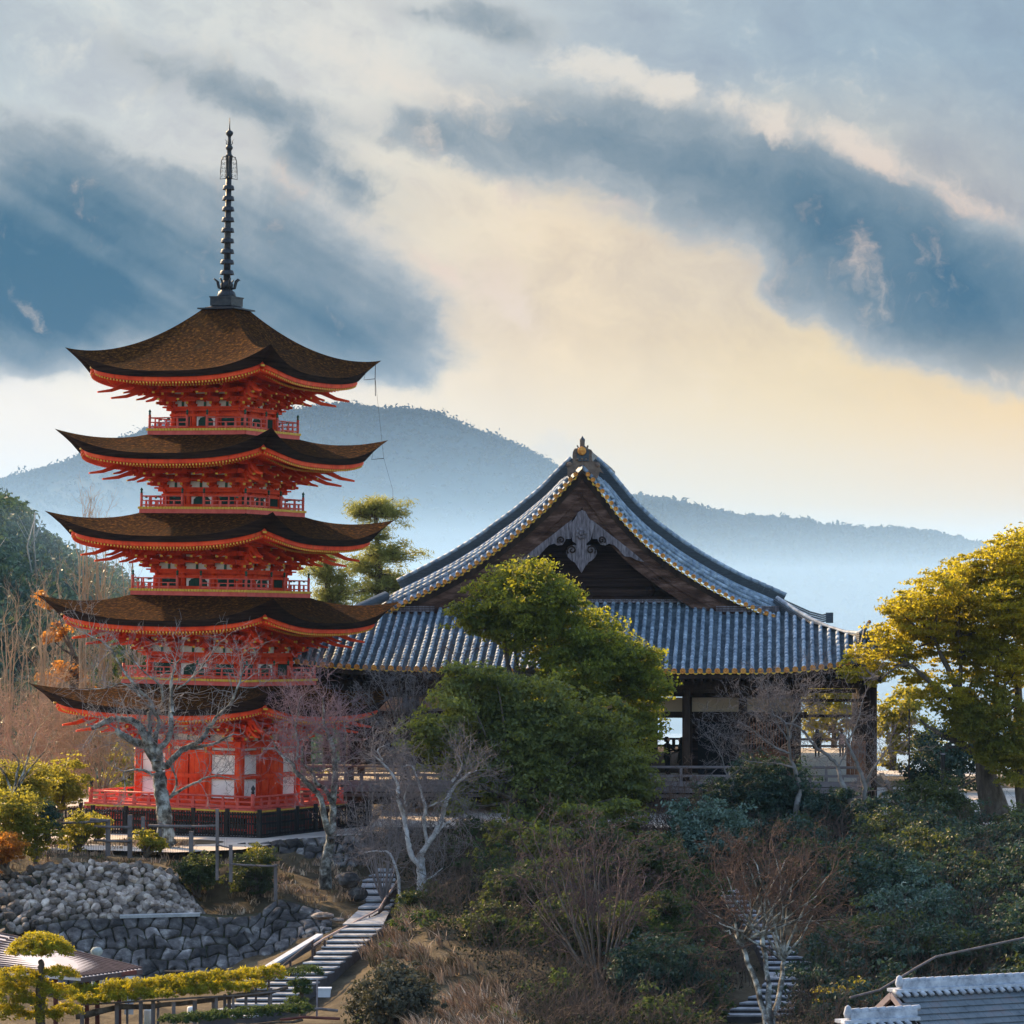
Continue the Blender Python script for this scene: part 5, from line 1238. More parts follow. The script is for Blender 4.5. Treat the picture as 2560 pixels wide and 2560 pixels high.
# pines
def pine(label,base,top,layers,seed,group=None,n=9):
    b=at(*base); t=thing('pine_tree',label,'pine tree',tuple(b),group=group); w=Wood(seed); rs=np.random.RandomState(seed)
    tp=at(*top); w.limb([b,(b+tp)/2+(.1,0,0),tp],[.26,.18,.05],7,5)
    P=[];Nn=[]
    for (u,v,w_,side) in layers:
        c=at(u,v,base[2]); L=w_*base[2]/F; q=(v-top[1])/(base[1]-top[1]); st=tp+(b-tp)*q
        for k in range(n):
            a=rs.uniform(0,2*np.pi); L2=L*rs.uniform(.45,1.25); e=np.array((math.cos(a)*L2,math.sin(a)*L2*.8,rs.uniform(-.25,.55)*L2)) 
            e[0]+=(c[0]-st[0]); m_=st+e*.5+(0,0,.05)
            w.limb([st,m_,st+e],[.06,.035,.015],4,2,.03)
            for f in (.55,.75,.9,1.0):
                if rs.rand()<.25: continue
                cc=st+e*f+rs.normal(size=3)*.16+(0,0,.08)
                k2=int(16+22*rs.rand()); d_=rs.normal(size=(k2,3)); d_/=np.linalg.norm(d_,axis=1)[:,None]; d_[:,2]=np.abs(d_[:,2])*.55
                P.append(cc+d_*rs.uniform(.10,.42,(k2,1))*np.array((1,1,.6))); Nn.append(d_+(0,0,.6))
    P=np.vstack(P);Nn=np.vstack(Nn); rs=np.random.RandomState(seed+1)
    k=2; P=np.repeat(P,k,0)+rs.normal(size=(len(P)*k,3))*.10; Nn=np.repeat(Nn,k,0)
    leafmesh('needles',P-b,.24*rs.uniform(.7,1.3,len(P)),L_pin,seed,t,nrm=Nn,wid=.16)
    w.build('trunk',M_barkd,t,b); return t
pine('tall airy pine standing between the pagoda and the hall roof',(945,1640,166),(938,1255,166),[(940,1275,50,0),(905,1290,35,0),(985,1290,28,0),(935,1345,38,0),(950,1395,62,0),(900,1420,40,0),(1010,1400,48,0),(960,1440,70,0),(930,1480,66,0),(1000,1475,50,0),(905,1520,55,0),(970,1530,50,0)],3)
pine('small pine close to the right side of the pagoda',(818,1640,168),(815,1395,168),[(815,1405,22,0),(800,1440,30,0),(835,1455,34,0),(815,1490,45,0),(840,1520,45,0),(880,1500,40,0),(800,1550,40,0)],5,n=7)
# ---- bare trees built along measured limbs
def bare(name,label,base,limbs,m_t,m_w,seed,twig=(.9,.02,3,3),every=1.0,group=None,cat='bare tree',spread=.8,up=.05,skipfirst=True):
    b=at(*base); t=thing(name,label,cat,tuple(b),group=group); w=Wood(seed); tw=Wood(seed+1); rs=np.random.RandomState(seed)
    st=[];sd=[];sL=[];sr=[]
    for li,(P,r) in enumerate(limbs):
        pts=[at(*q) for q in P]; 
        for j in range(1,len(pts)): pts[j]=pts[j]+np.array((0,rs.uniform(-.25,.25),0))
        C,rr=w.limb(pts,r,8,5,.012)
        if li==0 and skipfirst: continue
        n=int(len(C)*every)
        for k in range(n):
            i=rs.randint(len(C)//5,len(C)-1); d=C[i+1]-C[i]; d=d/(np.linalg.norm(d)+1e-9)
            st.append(C[i]); sd.append(d*.6+rs.normal(size=3)*spread*.9+(0,0,.15)); sL.append(twig[0]*rs.uniform(.6,1.4)); sr.append(min(rr[i]*.5,twig[1]))
        st.append(C[-1]);sd.append(C[-1]-C[-3]+rs.normal(size=3)*.1);sL.append(twig[0]);sr.append(min(rr[-1],twig[1]*1.4))
    if st: tw.grow(np.array(st),np.array(sd),np.array(sL),np.array(sr),twig[2],kids=twig[3],up=up)
    w.build('trunk',m_t,t,b); 
    if tw.parts: tw.build('twigs',m_w,t,b)
    return t
def lim(cr,L,d,r): return ([(*cr(x,y),d) for x,y in L],r)
c4=crop(180,1780,.2174); c22=crop(0,1000,.5487); c56=crop(560,1700,.2174); c6=crop(700,1760,.414); c7=crop(1400,1760,.414); c18=crop(1850,1480,.3106)
D=135.5
bare('cherry_tree','thick lichen-grey bare tree with two sawn-off limbs before the pagoda',(420,2118,D),[
 ([(*c4(1100,1560),D),(*c4(1080,1380),D),(*c4(1060,1100),D),(*c4(1020,900),D),(*c4(1000,700),D),(*c4(980,540),D)],[.42,.32,.29,.26,.24,.23]),
 lim(c4,[(960,580),(870,420),(845,280),(780,165),(680,105),(500,80),(380,110),(240,180)],D,[.17,.16,.15,.14,.13,.12,.11,.10]),
 lim(c4,[(950,540),(860,410),(700,330),(580,260),(510,200)],D,[.16,.15,.14,.13,.12]),
 lim(c4,[(1000,540),(1010,420),(1100,330),(1145,200),(1130,0)],D,[.14,.12,.11,.10,.09]),
 lim(c22,[(785,1430),(780,1350),(782,1270),(800,1210),(830,1160)],D,[.09,.07,.05,.03,.015]),
 lim(c4,[(1070,640),(1180,520),(1300,420),(1480,330),(1560,200),(1690,30)],D,[.14,.12,.11,.09,.08,.06]),
 lim(c22,[(990,1440),(1050,1380),(1090,1290),(1110,1220),(1100,1160)],D,[.06,.05,.035,.02,.012]),
 lim(c4,[(1300,430),(1600,370),(1850,250)],D,[.07,.05,.03]),
 lim(c4,[(940,500),(900,300),(890,120),(890,0)],D,[.12,.10,.08,.07]),
 lim(c22,[(690,1430),(690,1380),(640,1330),(560,1230),(500,1130),(440,1090),(330,1030)],D,[.07,.065,.055,.045,.03,.02,.01]),
 lim(c22,[(640,1350),(560,1290),(500,1310),(400,1320)],D,[.04,.03,.02,.012]),
 lim(c4,[(960,480),(960,300),(1000,100),(900,-60)],D,[.11,.09,.07,.05]),
 lim(c22,[(740,1370),(730,1300),(650,1230),(560,1130)],D,[.05,.04,.025,.012]),
 lim(c22,[(800,1320),(870,1270),(950,1180),(1010,1100)],D,[.035,.03,.02,.01]),
 lim(c4,[(1120,990),(1210,810),(1150,640)],D,[.06,.04,.02]),
 lim(c4,[(1130,970),(1400,820),(1640,735),(1860,780)],D,[.06,.04,.03,.015]),
 lim(c4,[(930,730),(800,660),(600,685)],D,[.06,.05,.04]),lim(c4,[(590,685),(600,850),(625,980)],D,[.03,.02,.01])],M_lich,M_ltw,11,(.75,.016,2,3),.9,spread=.9)
D=131
bare('cherry_tree','slender forked bare tree with white lichen beside the stone stairs',(815,2218,D),[
 ([(812,2225,D),(816,2160,D),(824,2110,D),(*c56(1240,1800),D)],[.26,.2,.17,.17]),
 lim(c56,[(1210,1780),(1150,1550),(1110,1370),(1030,1260),(900,1130),(820,1050),(790,960),(680,880),(600,790),(570,710)],D,[.12,.11,.10,.10,.09,.08,.06,.05,.035,.02]),
 lim(c56,[(1260,1780),(1250,1500),(1262,1300),(1280,1100),(1262,900),(1240,750),(1200,640),(1150,500),(1140,320),(1140,200)],D,[.13,.12,.12,.11,.10,.09,.07,.055,.04,.02]),
 lim(c56,[(1240,1420),(1150,1260),(1060,1180),(1020,1080),(920,960)],D,[.08,.08,.07,.06,.04]),
 lim(c56,[(830,920),(850,750),(820,560),(850,400),(870,230),(950,130)],D,[.05,.04,.035,.03,.02,.01]),
 lim(c56,[(820,560),(780,440),(755,290)],D,[.03,.02,.01]),lim(c56,[(1240,680),(1280,590),(1270,480)],D,[.05,.03,.02]),
 lim(c56,[(1280,760),(1400,640),(1380,500)],D,[.04,.03,.015]),lim(c56,[(850,890),(950,850),(1120,830)],D,[.03,.02,.01]),lim(c56,[(850,700),(1000,640),(1120,550)],D,[.03,.02,.01])],M_lich,M_twr if 0 else mat('mauve_twig',[(.16,.10,.11),(.30,.20,.22)],2,.9),17,(.85,.014,3,3),.7,spread=.9)
D=126
bare('bare_tree','white-branched bare tree reaching up before the dark evergreen',(1050,2275,D),[
 lim(c6,[(850,1250),(860,1100),(845,960),(850,900)],D,[.2,.18,.15,.12]),
 lim(c6,[(860,1000),(795,915),(770,800),(750,680),(715,580),(710,480),(640,380),(560,300)],D,[.09,.09,.085,.08,.07,.055,.04,.02]),
 lim(c6,[(850,900),(930,790),(980,680),(1000,600),(1050,500),(1130,430),(1190,400)],D,[.10,.10,.09,.08,.06,.04,.02]),
 lim(c6,[(890,860),(870,700),(880,630),(840,500),(800,380),(745,380)],D,[.06,.06,.055,.045,.03,.015]),
 lim(c6,[(1040,470),(1100,380),(1070,300)],D,[.05,.03,.015]),lim(c6,[(880,630),(960,590),(1040,560)],D,[.04,.03,.015]),lim(c6,[(940,790),(1000,720),(1080,690)],D,[.04,.03,.015]),
 lim(c6,[(620,340),(590,280),(630,250)],D,[.03,.02,.01]),lim(c6,[(835,1000),(870,1060),(920,1040),(980,990)],D,[.05,.04,.03,.015]),lim(c6,[(760,620),(750,560),(780,480)],D,[.04,.03,.015]),
 lim(c6,[(715,1300),(720,1100),(690,960),(640,890),(500,900)],D,[.06,.055,.05,.035,.012])],mat('white_bark',[(.20,.19,.19),(.50,.49,.50)],4,.85,.4,24),M_twg,23,(.8,.013,3,3),.9)
D=138
bare('bare_tree','bare grey tree with forked stems before the corner pillar of the hall',(2155,2125,D),[
 lim(c18,[(960,2080),(960,1932),(900,1720),(820,1540),(790,1400)],D,[.13,.12,.10,.09,.08]),
 lim(c18,[(790,1400),(690,1300),(600,1240),(480,1090),(330,1030),(270,880)],D,[.07,.06,.05,.04,.025,.012]),
 lim(c18,[(1010,2080),(1010,1932),(1000,1700),(1000,1550),(950,1400),(870,1230),(850,1180)],D,[.13,.12,.11,.09,.07,.05,.04]),
 lim(c18,[(870,1200),(930,1080),(990,850)],D,[.04,.03,.015]),lim(c18,[(1000,1570),(1060,1430),(1140,1330),(1200,1230)],D,[.07,.05,.035,.02]),
 lim(c18,[(800,1390),(860,1250),(880,1100)],D,[.04,.03,.015])],M_grb,M_twg,29,(.8,.014,3,3),.9)
bare('bare_tree','bare tree with long branches sweeping left in front of the lattice screen',(1990,2095,D),[
 lim(c18,[(430,1980),(460,1700),(480,1560),(445,1430),(400,1300),(390,1150)],D,[.13,.11,.09,.08,.06,.05]),
 lim(c18,[(390,1150),(350,1040),(200,960),(60,900)],D,[.05,.035,.02,.01]),lim(c18,[(400,1300),(250,1230),(80,1100),(-10,1040)],D,[.045,.035,.02,.01]),
 lim(c18,[(440,1420),(300,1380),(120,1370),(-50,1330)],D,[.045,.03,.02,.01]),lim(c18,[(400,1180),(430,1000),(480,880),(560,800)],D,[.045,.035,.02,.01]),lim(c18,[(420,1050),(540,920),(620,960)],D,[.03,.02,.01]),
 lim(c18,[(395,1200),(280,1020),(210,760)],D,[.035,.02,.01]),lim(c18,[(-100,1500),(-160,1300),(-240,1180)],D,[.03,.02,.01])],M_grb,M_twg,31,(.85,.014,3,3),1.0)
# domed bare shrubs and trees: stems fan out into fine twigs
def fan(name,label,base,tops,r0,m_t,m_w,seed,levels=4,L=1.0,kids=3,cat='bare tree',group=None,spread=.62,up=.02,stems=None,kind=None,tr=.03):
    b=at(*base); t=thing(name,label,cat,tuple(b),group=group); w=Wood(seed); tw=Wood(seed+1); rs=np.random.RandomState(seed)
    st=[];sd=[]
    for k,(u,v,dd) in enumerate(tops):
        e=at(u,v,dd); s0=at(*(stems[k%len(stems)])) if stems else b; mid=s0*.55+e*.45+rs.normal(size=3)*.12+(0,0,.1)
        C,_=w.limb([s0,mid,e],[r0,r0*.6,r0*.3],6,4,.02); st.append(C[-1]);sd.append(C[-1]-C[-4]); 
        for q in (4,6): st.append(C[q]);sd.append(C[q+1]-C[q]+rs.normal(size=3)*.15)
    tw.grow(np.array(st),np.array(sd),L*rs.uniform(.7,1.3,len(st)),tr,levels,kids=kids,spread=spread,up=up)
    if stems:
        for s_ in stems: w.limb([b,(b+at(*s_))/2+(.05,0,0),at(*s_)],[r0*2.2,r0*1.7,r0*1.3],7,4,.03)
    w.build('stems',m_t,t,b); tw.build('twigs',m_w,t,b); return t
rr=random.Random(5)
def dome(cu,cv,ru,rv,d,n,seed): 
    r=random.Random(seed); out=[]
    for k in range(n):
        a=math.pi*(k+.5)/n; q=r.uniform(.40,.92); out.append((cu-ru*math.cos(a)*q,cv-rv*math.sin(a)*q,d+r.uniform(-1.6,1.6)))
    return out
fan('maple_tree','bare reddish-brown domed tree with pale trunks over the lower right stairs',(1925,2580,108),dome(1915,2330,210,240,110,26,3),.05,M_lich,M_twr,41,4,.8,3,stems=[(1850,2360,110),(1905,2340,110),(1960,2400,110)],tr=.022,spread=.62,up=.0)
fan('maple_tree','low bare purplish-brown tree on the bank left of the small green bush',(1500,2480,113),dome(1470,2280,190,230,115,22,5),.045,M_barkd,mat('purple_brown_twig',[(.05,.033,.033),(.13,.085,.085)],1,.9),43,4,.85,3,tr=.02,spread=.62,up=.0)
fan('shrub','reddish bare shrub on the bank under the hall veranda',(1700,2160,134),dome(1690,2100,110,170,134,16,7),.03,M_twr,M_twr,45,4,.6,3,tr=.014,cat='shrub')
fan('shrub','dark bare bush behind the white-branched tree',(960,2260,128),dome(960,2100,110,240,129,18,9),.03,M_twg,M_twg,47,4,.7,3,tr=.014,cat='shrub')
fan('bare_tree','black tangled bare tree against the left end of the hall eaves',(1010,2080,141),dome(1010,1800,130,150,141,16,11),.05,M_barkd,M_twg,49,4,.7,3,tr=.016,stems=[(1000,1880,141)])
fan('bare_tree','bare pinkish twiggy tree overlapping the tiled eaves left of the round tree',(1150,2100,139),dome(1150,1720,100,110,139,12,13),.035,M_barkd,M_twr,51,3,.6,3,tr=.013,stems=[(1150,1800,139)])
fan('bare_tree','leaning dark bare tree at the left edge before the pink thicket',(-60,2150,131),[(60,1930,131),(110,1880,131),(30,1880,131),(90,1830,131),(-20,1900,131)],.06,M_lich,M_twt,53,3,.7,3,stems=[(30,1990,131)],tr=.02)
# brush and poplars behind the pagoda, left
rs_=random.Random(8)
for i,(u,vt,vb,lab) in enumerate(((30,1560,1990,'bare tan tree at the far left below the hill'),(95,1500,1990,'bare tan tree with upright twigs second from the left edge'),(215,1330,1980,'tall thin bare tree whose tip reaches the third roof corner'),(265,1345,1980,'tall thin bare tree just left of the third-storey balcony'),(330,1400,1980,'bare upright tree close to the left wall of the pagoda'),(170,1620,1990,'bare tree in front of the rust-leaved conifer'),(150,1480,1990,'bare forked tree under the tip of the second roof'))):
    d=172+i*1.5; tops=[(u+rs_.uniform(-30,30),vt+rs_.uniform(0,1)*(vb-vt)*.6,d+rs_.uniform(-1,1)) for _ in range(9)]+[(u,vt+20,d)]
    fan('poplar_tree',lab,(u,vb,d),tops,.07,M_twt,M_twt,60+i,3,1.1,3,spread=.32,up=.16,tr=.022,group='bare trees behind the pagoda')
for i,(u,v,ru,rv,m,lab) in enumerate(((50,1990,140,210,mat('pink_twig',[(.26,.16,.11),(.46,.29,.20)],1,.9),'pink-tinged dense thicket at the left edge'),(250,1990,150,240,M_twt,'dense beige thicket behind the pagoda veranda'),(150,1960,120,190,M_twt,'beige brush between the pink thicket and the pagoda'))):
    fan('thicket',lab,(u,v+10,156+i*3),dome(u,v-40,ru,rv,157+i*3,30,20+i),.04,m,m,80+i,4,.9,3,cat='thicket',tr=.018,spread=.5)
tree('conifer','ragged rust-coloured conifer behind the lower left roof tips','tree',(182,1990,176),[(115,1500,25,176),(140,1520,20,176),(150,1575,25,176),(130,1600,22,176),(150,1690,35,176),(190,1700,25,176),(120,1720,20,176),(205,1740,30,176)],L_rus,33,[([(182,1990,176),(184,1800,176),(186,1640,176)],[.35,.3,.2])],45,.22,puff=.4)
for i,(u,v,r,d,lab,m) in enumerate(((355,1900,60,170,'yellow-green leafy tree seen between the pagoda and the thicket',L_olv),(330,1640,55,185,'dim green tree rising behind the bare trees left of the pagoda',L_hdg))):
    tree('tree',lab,'tree',(u,1995,d),[(u,v,r,d),(u+40,v+40,r*.7,d),(u-50,v+60,r*.8,d),(u,v-60,r*.6,d),(u+10,v+110,r*.8,d)],m,90+i,(),40,.24,puff=.5)
# ---- named bushes
def bush(label,u,v,r,d,m,seed,blobs=None,leaf=.15,dens=85,cat='bush',name='bush',group=None,wid=.5):
    B=blobs or [(u+random.Random(seed+k).uniform(-.6,.6)*r,v+random.Random(seed+9*k).uniform(-.5,.4)*r,r*random.Random(k+seed*3).uniform(.45,.72),d+random.Random(k).uniform(-.6,.6)) for k in range(7)]
    return tree(name,label,cat,(u,v+r*.9,d),B,m,seed,(),dens,leaf,34,.26,bark=M_barkd,group=group,wid=wid)
for i,(u,v,r,d,m,lab) in enumerate((
 (1640,2140,60,124,L_shd,'small round green tree on the bank beside the purplish bare tree'),
 (1655,2280,48,119,L_shd,'lower green bush directly under the small round green tree'),
 (1770,2085,80,131,L_blu,'pale silvery-leaved bush below the hall veranda'),
 (1940,2010,90,139,L_drk,'dark leafy bush under the hall floor beside the bare trees'),
 (1820,2020,70,139.5,L_drk,'dark bush in front of the second pillar of the hall'),
 (2070,2055,75,138.5,L_drk,'dark green bush against the stone edge of the forecourt'),
 (2330,2040,90,141,L_shd,'green bush below the trunk of the golden tree'),
 (2480,2160,80,137,L_olv,'yellow-green bush at the right edge under the golden tree'),
 (1660,2470,110,113,L_drk,'broad dark green bush left of the lower right stairs'),
 (2160,2230,120,128,L_drk,'large bluish dark bush under the forecourt edge'),
 (2330,2200,120,131,L_drk,'large dark bush at the top of the right-hand slope'),
 (2290,2350,130,122,L_blu,'glossy bluish bush in the middle of the right-hand slope'),
 (2150,2370,85,119,L_drk,'dark bush right of the lower right stairs'),
 (2440,2300,120,126,L_drk,'deep green bush near the right edge of the slope'),
 (2130,2510,70,112,L_olv,'green and brown bush in front of the small grey roof'),
 (1230,2330,70,118,L_shd,'dark green bush with drooping leaves above the dry grass'),
 (1290,2240,70,121,L_shd,'green bush at the foot of the broad dark tree'),
 (1045,2270,50,125,L_shd,'ivy-covered stump right of the upper stairs'),
 (985,2510,95,107,L_gry,'grey-green bush at the bottom centre beside the dry grass'),
 (1480,2150,70,129,L_shd,'dark bush under the right side of the broad tree'),
 (1560,2350,90,117,L_hdg,'shaded bush behind the purplish bare tree'))):
    rr_=random.Random(i*7); bush(lab,u,v,r,d,m,100+i,blobs=[(u+rr_.uniform(-.7,.7)*r,v+rr_.uniform(-.6,.5)*r,r*rr_.uniform(.45,.80),d+rr_.uniform(-1,1)) for _ in range(14)],dens=60)
for i,(u,v,r,d,m,lab,nm) in enumerate((
 (368,2105,38,129,L_olv,'bright yellow-green sapling above the stone wall left of the cherry trunk','shrub'),
 (195,2080,52,130,L_olv,'small light green shrub beside the wooden rail fence','shrub'),
 (245,2070,22,131,L_yel,'little yellow shrub touching the rail fence post','shrub'),
 (30,2060,85,128,L_olv,'sunlit mixed hedge at the left edge of the terrace','hedge'),
 (150,1985,80,138,L_olv,'yellow-topped green hedge against the black picket fence','hedge'),
 (50,1990,85,136,L_olv,'bushy sunlit shrub before the pink thicket','shrub'),
 (118,2060,45,129,L_drk,'dark drooping evergreen shrub at the left of the terrace','shrub'),
 (495,2185,60,128,L_shd,'green shrub hanging over the corner of the pale wall','shrub'),
 (645,2190,58,128.5,L_shd,'green shrub beside the grey posts above the dark wall','shrub'),
 (655,2140,25,129,L_olv,'light green sapling above the dark wall','shrub'),
 (20,2130,60,126.5,L_rus,'rusty leaved shrub at the left end of the pale wall','shrub'))):
    bush(lab,u,v,r,d,m,150+i,cat=nm,name=nm,leaf=.12,dens=130)
# ---- clipped pines in the garden
c5=crop(0,2280,.2174); c38=crop(380,2280,.2588)
def pads(name,label,base,P,m,seed,trunks,cat='pine tree',leaf=.12,zs=.5,dens=190,group=None):
    b=at(*base); t=thing(name,label,cat,tuple(b),group=group); rs=np.random.RandomState(seed); pp=[];nn=[]
    for (u,v,ru,rv,d) in P:
        c=at(u,v,d); R_=ru*d/F; Rz=rv*d/F; n=int(R_*(R_+Rz)*4*dens*2.2/14)+20
        dv=rs.normal(size=(n,3)); dv/=np.linalg.norm(dv,axis=1)[:,None]; dv[:,2]=np.where(dv[:,2]<-.25,-dv[:,2],dv[:,2])
        cc=c+dv*np.array((R_,min(R_,1.6),Rz))*rs.uniform(.75,1.0,(n,1))
        q=np.repeat(cc,14,0); e=rs.normal(size=(len(q),3)); e/=np.linalg.norm(e,axis=1)[:,None]; e[:,2]=np.abs(e[:,2])
        pp.append(q+e*rs.uniform(.03,.13,(len(q),1))); nn.append(e*.4+np.repeat(dv,14,0))
    p=np.vstack(pp); leafmesh('foliage',p-b,leaf*rs.uniform(.7,1.3,len(p)),m,seed,t,nrm=np.vstack(nn),wid=.3)
    w=Wood(seed)
    for L,r in trunks: w.limb([at(*q) for q in L],r,7)
    w.build('trunk',M_barkd,t,b); return t
D=101
f=lambda x,y,rx,ry,cr=c5,d=D,s=.2174:(*cr(x,y),rx*s,ry*s,d)
pads('garden_pine','clipped pine with a big mushroom-shaped top before the shelter roof',(105,2560,D),[f(460,450,370,185),(*c5(300,480),50,34,D),(*c5(650,490),46,30,D),f(460,420,280,170),f(200,760,270,110),f(690,740,230,95),f(400,850,200,80),f(90,1000,310,170),f(60,900,200,90),f(320,1080,230,120),f(650,960,240,120),f(760,1160,200,90),f(60,1200,260,120),f(500,1230,240,90)],L_top,201,
 [([(105,2600,D),(100,2500,D),(104,2430,D),(100,2400,D)],[.14,.12,.10,.07])])
D2=104
pads('trained_pine','long trained pine stretched low over a row of props',(470,2560,D2),[(195+k*38+random.Random(k).uniform(-6,6),2492-k*3.6+random.Random(k+5).uniform(-4,4),32,30+random.Random(k).uniform(-4,5),D2+random.Random(k*2).uniform(-.4,.4)) for k in range(14)]+[(195+k*40,2508-k*3.4,30,18,D2-.4) for k in range(12)],L_top,203,
 [([(190,2545,D2),(300,2520,D2),(450,2508,D2),(600,2490,D2),(720,2470,D2)],[.10,.09,.08,.07,.05])])
D3=106
f=lambda x,y,rx,ry:(*c38(x,y),rx*.2588,ry*.2588,D3)
pads('garden_pine','small dark clipped pine at the foot of the stairs with a flat top',(755,2560,D3),[f(1480,600,170,60),f(1420,720,110,60),f(1450,780,90,40),f(1400,870,100,40)],L_hdg,205,[([(*c38(1450,1010),D3),(*c38(1450,850),D3),(*c38(1450,640),D3)],[.09,.08,.05])])
pads('clipped_hedge','low dark green pine hedge along the bottom edge under the props',(560,2580,101),[(430+k*36,2556-k*3.2,30,16,101) for k in range(10)],L_hdg,207,[([(430,2580,101),(600,2565,101),(760,2550,101)],[.06,.05,.04])],cat='hedge')
# ---- ground cover masses
def scatter(n,us,vs_,seed,keep=None):       # points on the terrain inside a region of the picture
    rs=np.random.RandomState(seed); xs=rs.uniform(-45,45,n*6); ys=rs.uniform(100,139,n*6); z=ground(xs,ys)
    u=1280+xs*F/ys; v=V0-z*F/ys; ok=(u>us[0])&(u<us[1])&(v>vs_[0])&(v<vs_[1])
    if keep is not None: ok&=keep(u,v,xs,ys)
    i=np.where(ok)[0][:n]; return np.c_[xs[i],ys[i],z[i]]
def inpoly(poly):
    P=np.array(poly,float)
    def fn(u,v,*a):
        ins=np.zeros(len(u),bool); j=len(P)-1
        for i in range(len(P)):
            c=((P[i,1]>v)!=(P[j,1]>v))&(u<(P[j,0]-P[i,0])*(v-P[i,1])/(P[j,1]-P[i,1]+1e-9)+P[i,0]); ins^=c; j=i
        return ins
    return fn
def stair_free(u,v,x,y):
    ok=np.ones(len(x),bool)
    for S_ in (SL,SR):
        A=np.array(S_)[::-1]; xl=np.interp(y,A[:,0],A[:,2]); xr=np.interp(y,A[:,0],A[:,3]); inside=(y>A[0,0])&(y<A[-1,0]+1)&(x>xl-.35)&(x<xr+.35); ok&=~inside
    A=np.array(STR,float)
    for up in (-10,10,35,60): vv=v-up; ok&=~((vv>2262)&(vv<2560)&(u>np.interp(vv,A[:,0],A[:,1])-6)&(u<np.interp(vv,A[:,0],A[:,2])+4))
    return ok
def _isl(g,col,mp,tc):
    r=g.node('ShaderNodeNewGeometry').outputs['Random Per Island']; k=g.m('MULTIPLY_ADD',r,1.1,.35)
    return g.mix(1.0,col,g.node('ShaderNodeCombineXYZ',{0:k,1:k,2:k}).outputs[0],'MULTIPLY')
M_dry=mat('dry_grass',[(.07,.085,.03),(.24,.155,.09),(.40,.27,.18),(.55,.43,.31)],.7,.9,contrast=(.32,.66),extra=_isl)
def blades(name,P,h,m,seed,per=14,lean=(0,0),wd=.02):
    rs=np.random.RandomState(seed); b=np.repeat(P,per,0)+rs.normal(size=(len(P)*per,3))*np.array((.10,.10,.0)); n=len(b)
    H=h*rs.uniform(.5,1.3,n); dx=rs.normal(size=n)*.35+lean[0]; dy=rs.normal(size=n)*.35+lean[1]; a=rs.uniform(0,np.pi,n); wx=np.cos(a)*wd; wy=np.sin(a)*wd
    m1=b+np.c_[dx*H*.35,dy*H*.35,H*.6]; tp=b+np.c_[dx*H,dy*H,H*.92]; W=np.c_[wx,wy,np.zeros(n)]
    V=np.stack([b-W,b+W,m1+W*.8,m1-W*.8,tp],1).reshape(-1,3); k=np.arange(n)[:,None]*5
    Q=np.concatenate([k+np.array([[0,1,2,3]]),k+np.array([[3,2,4,4]])])
    Q=np.concatenate([k+np.array([[0,1,2]]),k+np.array([[0,2,3]]),k+np.array([[3,2,4]])])
    o=fastmesh(name,V,Q,m); o['kind']='stuff'; return o
P=scatter(2600,(760,1420),(2270,2600),3,lambda u,v,x,y:inpoly([(930,2300),(1050,2290),(1120,2370),(1200,2430),(1330,2560),(1330,2620),(1000,2620),(1040,2500),(960,2430),(800,2440),(830,2380)])(u,v)&stair_free(u,v,x,y))
rsg=np.random.RandomState(2); P=P[rsg.rand(len(P))<.35+.9*np.clip(vnoise(P[:,0]*.8,P[:,1]*.8,5,2)+.3,0,1)]
blades('dry_grass',P,.60,M_dry,5,24,(-.35,-.1))
P0_=P
P=scatter(2200,(420,900),(2150,2300),4,lambda u,v,x,y:stair_free(u,v,x,y)); blades('dry_grass',P,.22,M_dry,6,16)
P=scatter(1400,(-20,520),(2105,2175),14); blades('dry_grass',P,.20,M_dry,16,16)
# leafy undergrowth and brushwood over the whole shaded bank
reg=lambda u,v,x,y:stair_free(u,v,x,y)&~inpoly([(760,2200),(1050,2290),(1120,2370),(1200,2430),(1330,2560),(1330,2620),(0,2620),(0,2170),(700,2170)])(u,v)
P=scatter(3000,(900,3400),(2090,2620),7,reg)
rs=np.random.RandomState(3); per=22; q=np.repeat(P,per,0); e=rs.normal(size=(len(q),3))*np.array((.28,.28,.22)); e[:,2]=np.abs(e[:,2]); hh=np.repeat(rs.uniform(0,.35,len(P)),per); mat_u=leafmat('undergrowth_leaf',(.008,.016,.010),(.030,.036,.022),(.05,.06,.02),.1,scale=.5,rough=.9)
leafmesh('undergrowth',q+e*1.0+np.c_[q[:,0]*0,q[:,0]*0,hh],.13*rs.uniform(.6,1.3,len(q)),mat_u,9,kind='stuff')
def shrubbery(name,n,us,vs_,m,seed,r0=.55,r1=1.25,keep=None,leaf=.16,dens=70):
    C=scatter(n,us,vs_,seed,keep or reg); rs=np.random.RandomState(seed); B=[]
    for x,y,z in C:
        r=rs.uniform(r0,r1); zz=z+r*rs.uniform(.1,.75); B.append((1280+x*F/y,V0-zz*F/y,r*F/y,y))
    p,nn=crown_points(B,dens,seed,.5,.30,40,1.0,.85); leafmesh(name,p,leaf*rs.uniform(.6,1.3,len(p)),m,seed,kind='stuff',nrm=nn)
shrubbery('dark_shrubbery',190,(1900,3400),(2110,2600),L_drk,301)
shrubbery('dark_shrubbery',60,(1380,1950),(2170,2600),L_hdg,303)
shrubbery('green_shrubbery',46,(1950,3400),(2120,2560),L_shd,305)
shrubbery('bank_herbs',26,(820,1400),(2290,2600),L_hdg,313,.15,.38,lambda u,v,x,y:stair_free(u,v,x,y),.10,90)
shrubbery('bank_shrubs',22,(900,1480),(2280,2600),L_hdg,315,.3,.7,lambda u,v,x,y:stair_free(u,v,x,y)&(u>1040))
shrubbery('silvery_shrubbery',28,(2000,3400),(2180,2480),L_blu,307,.4,.8)
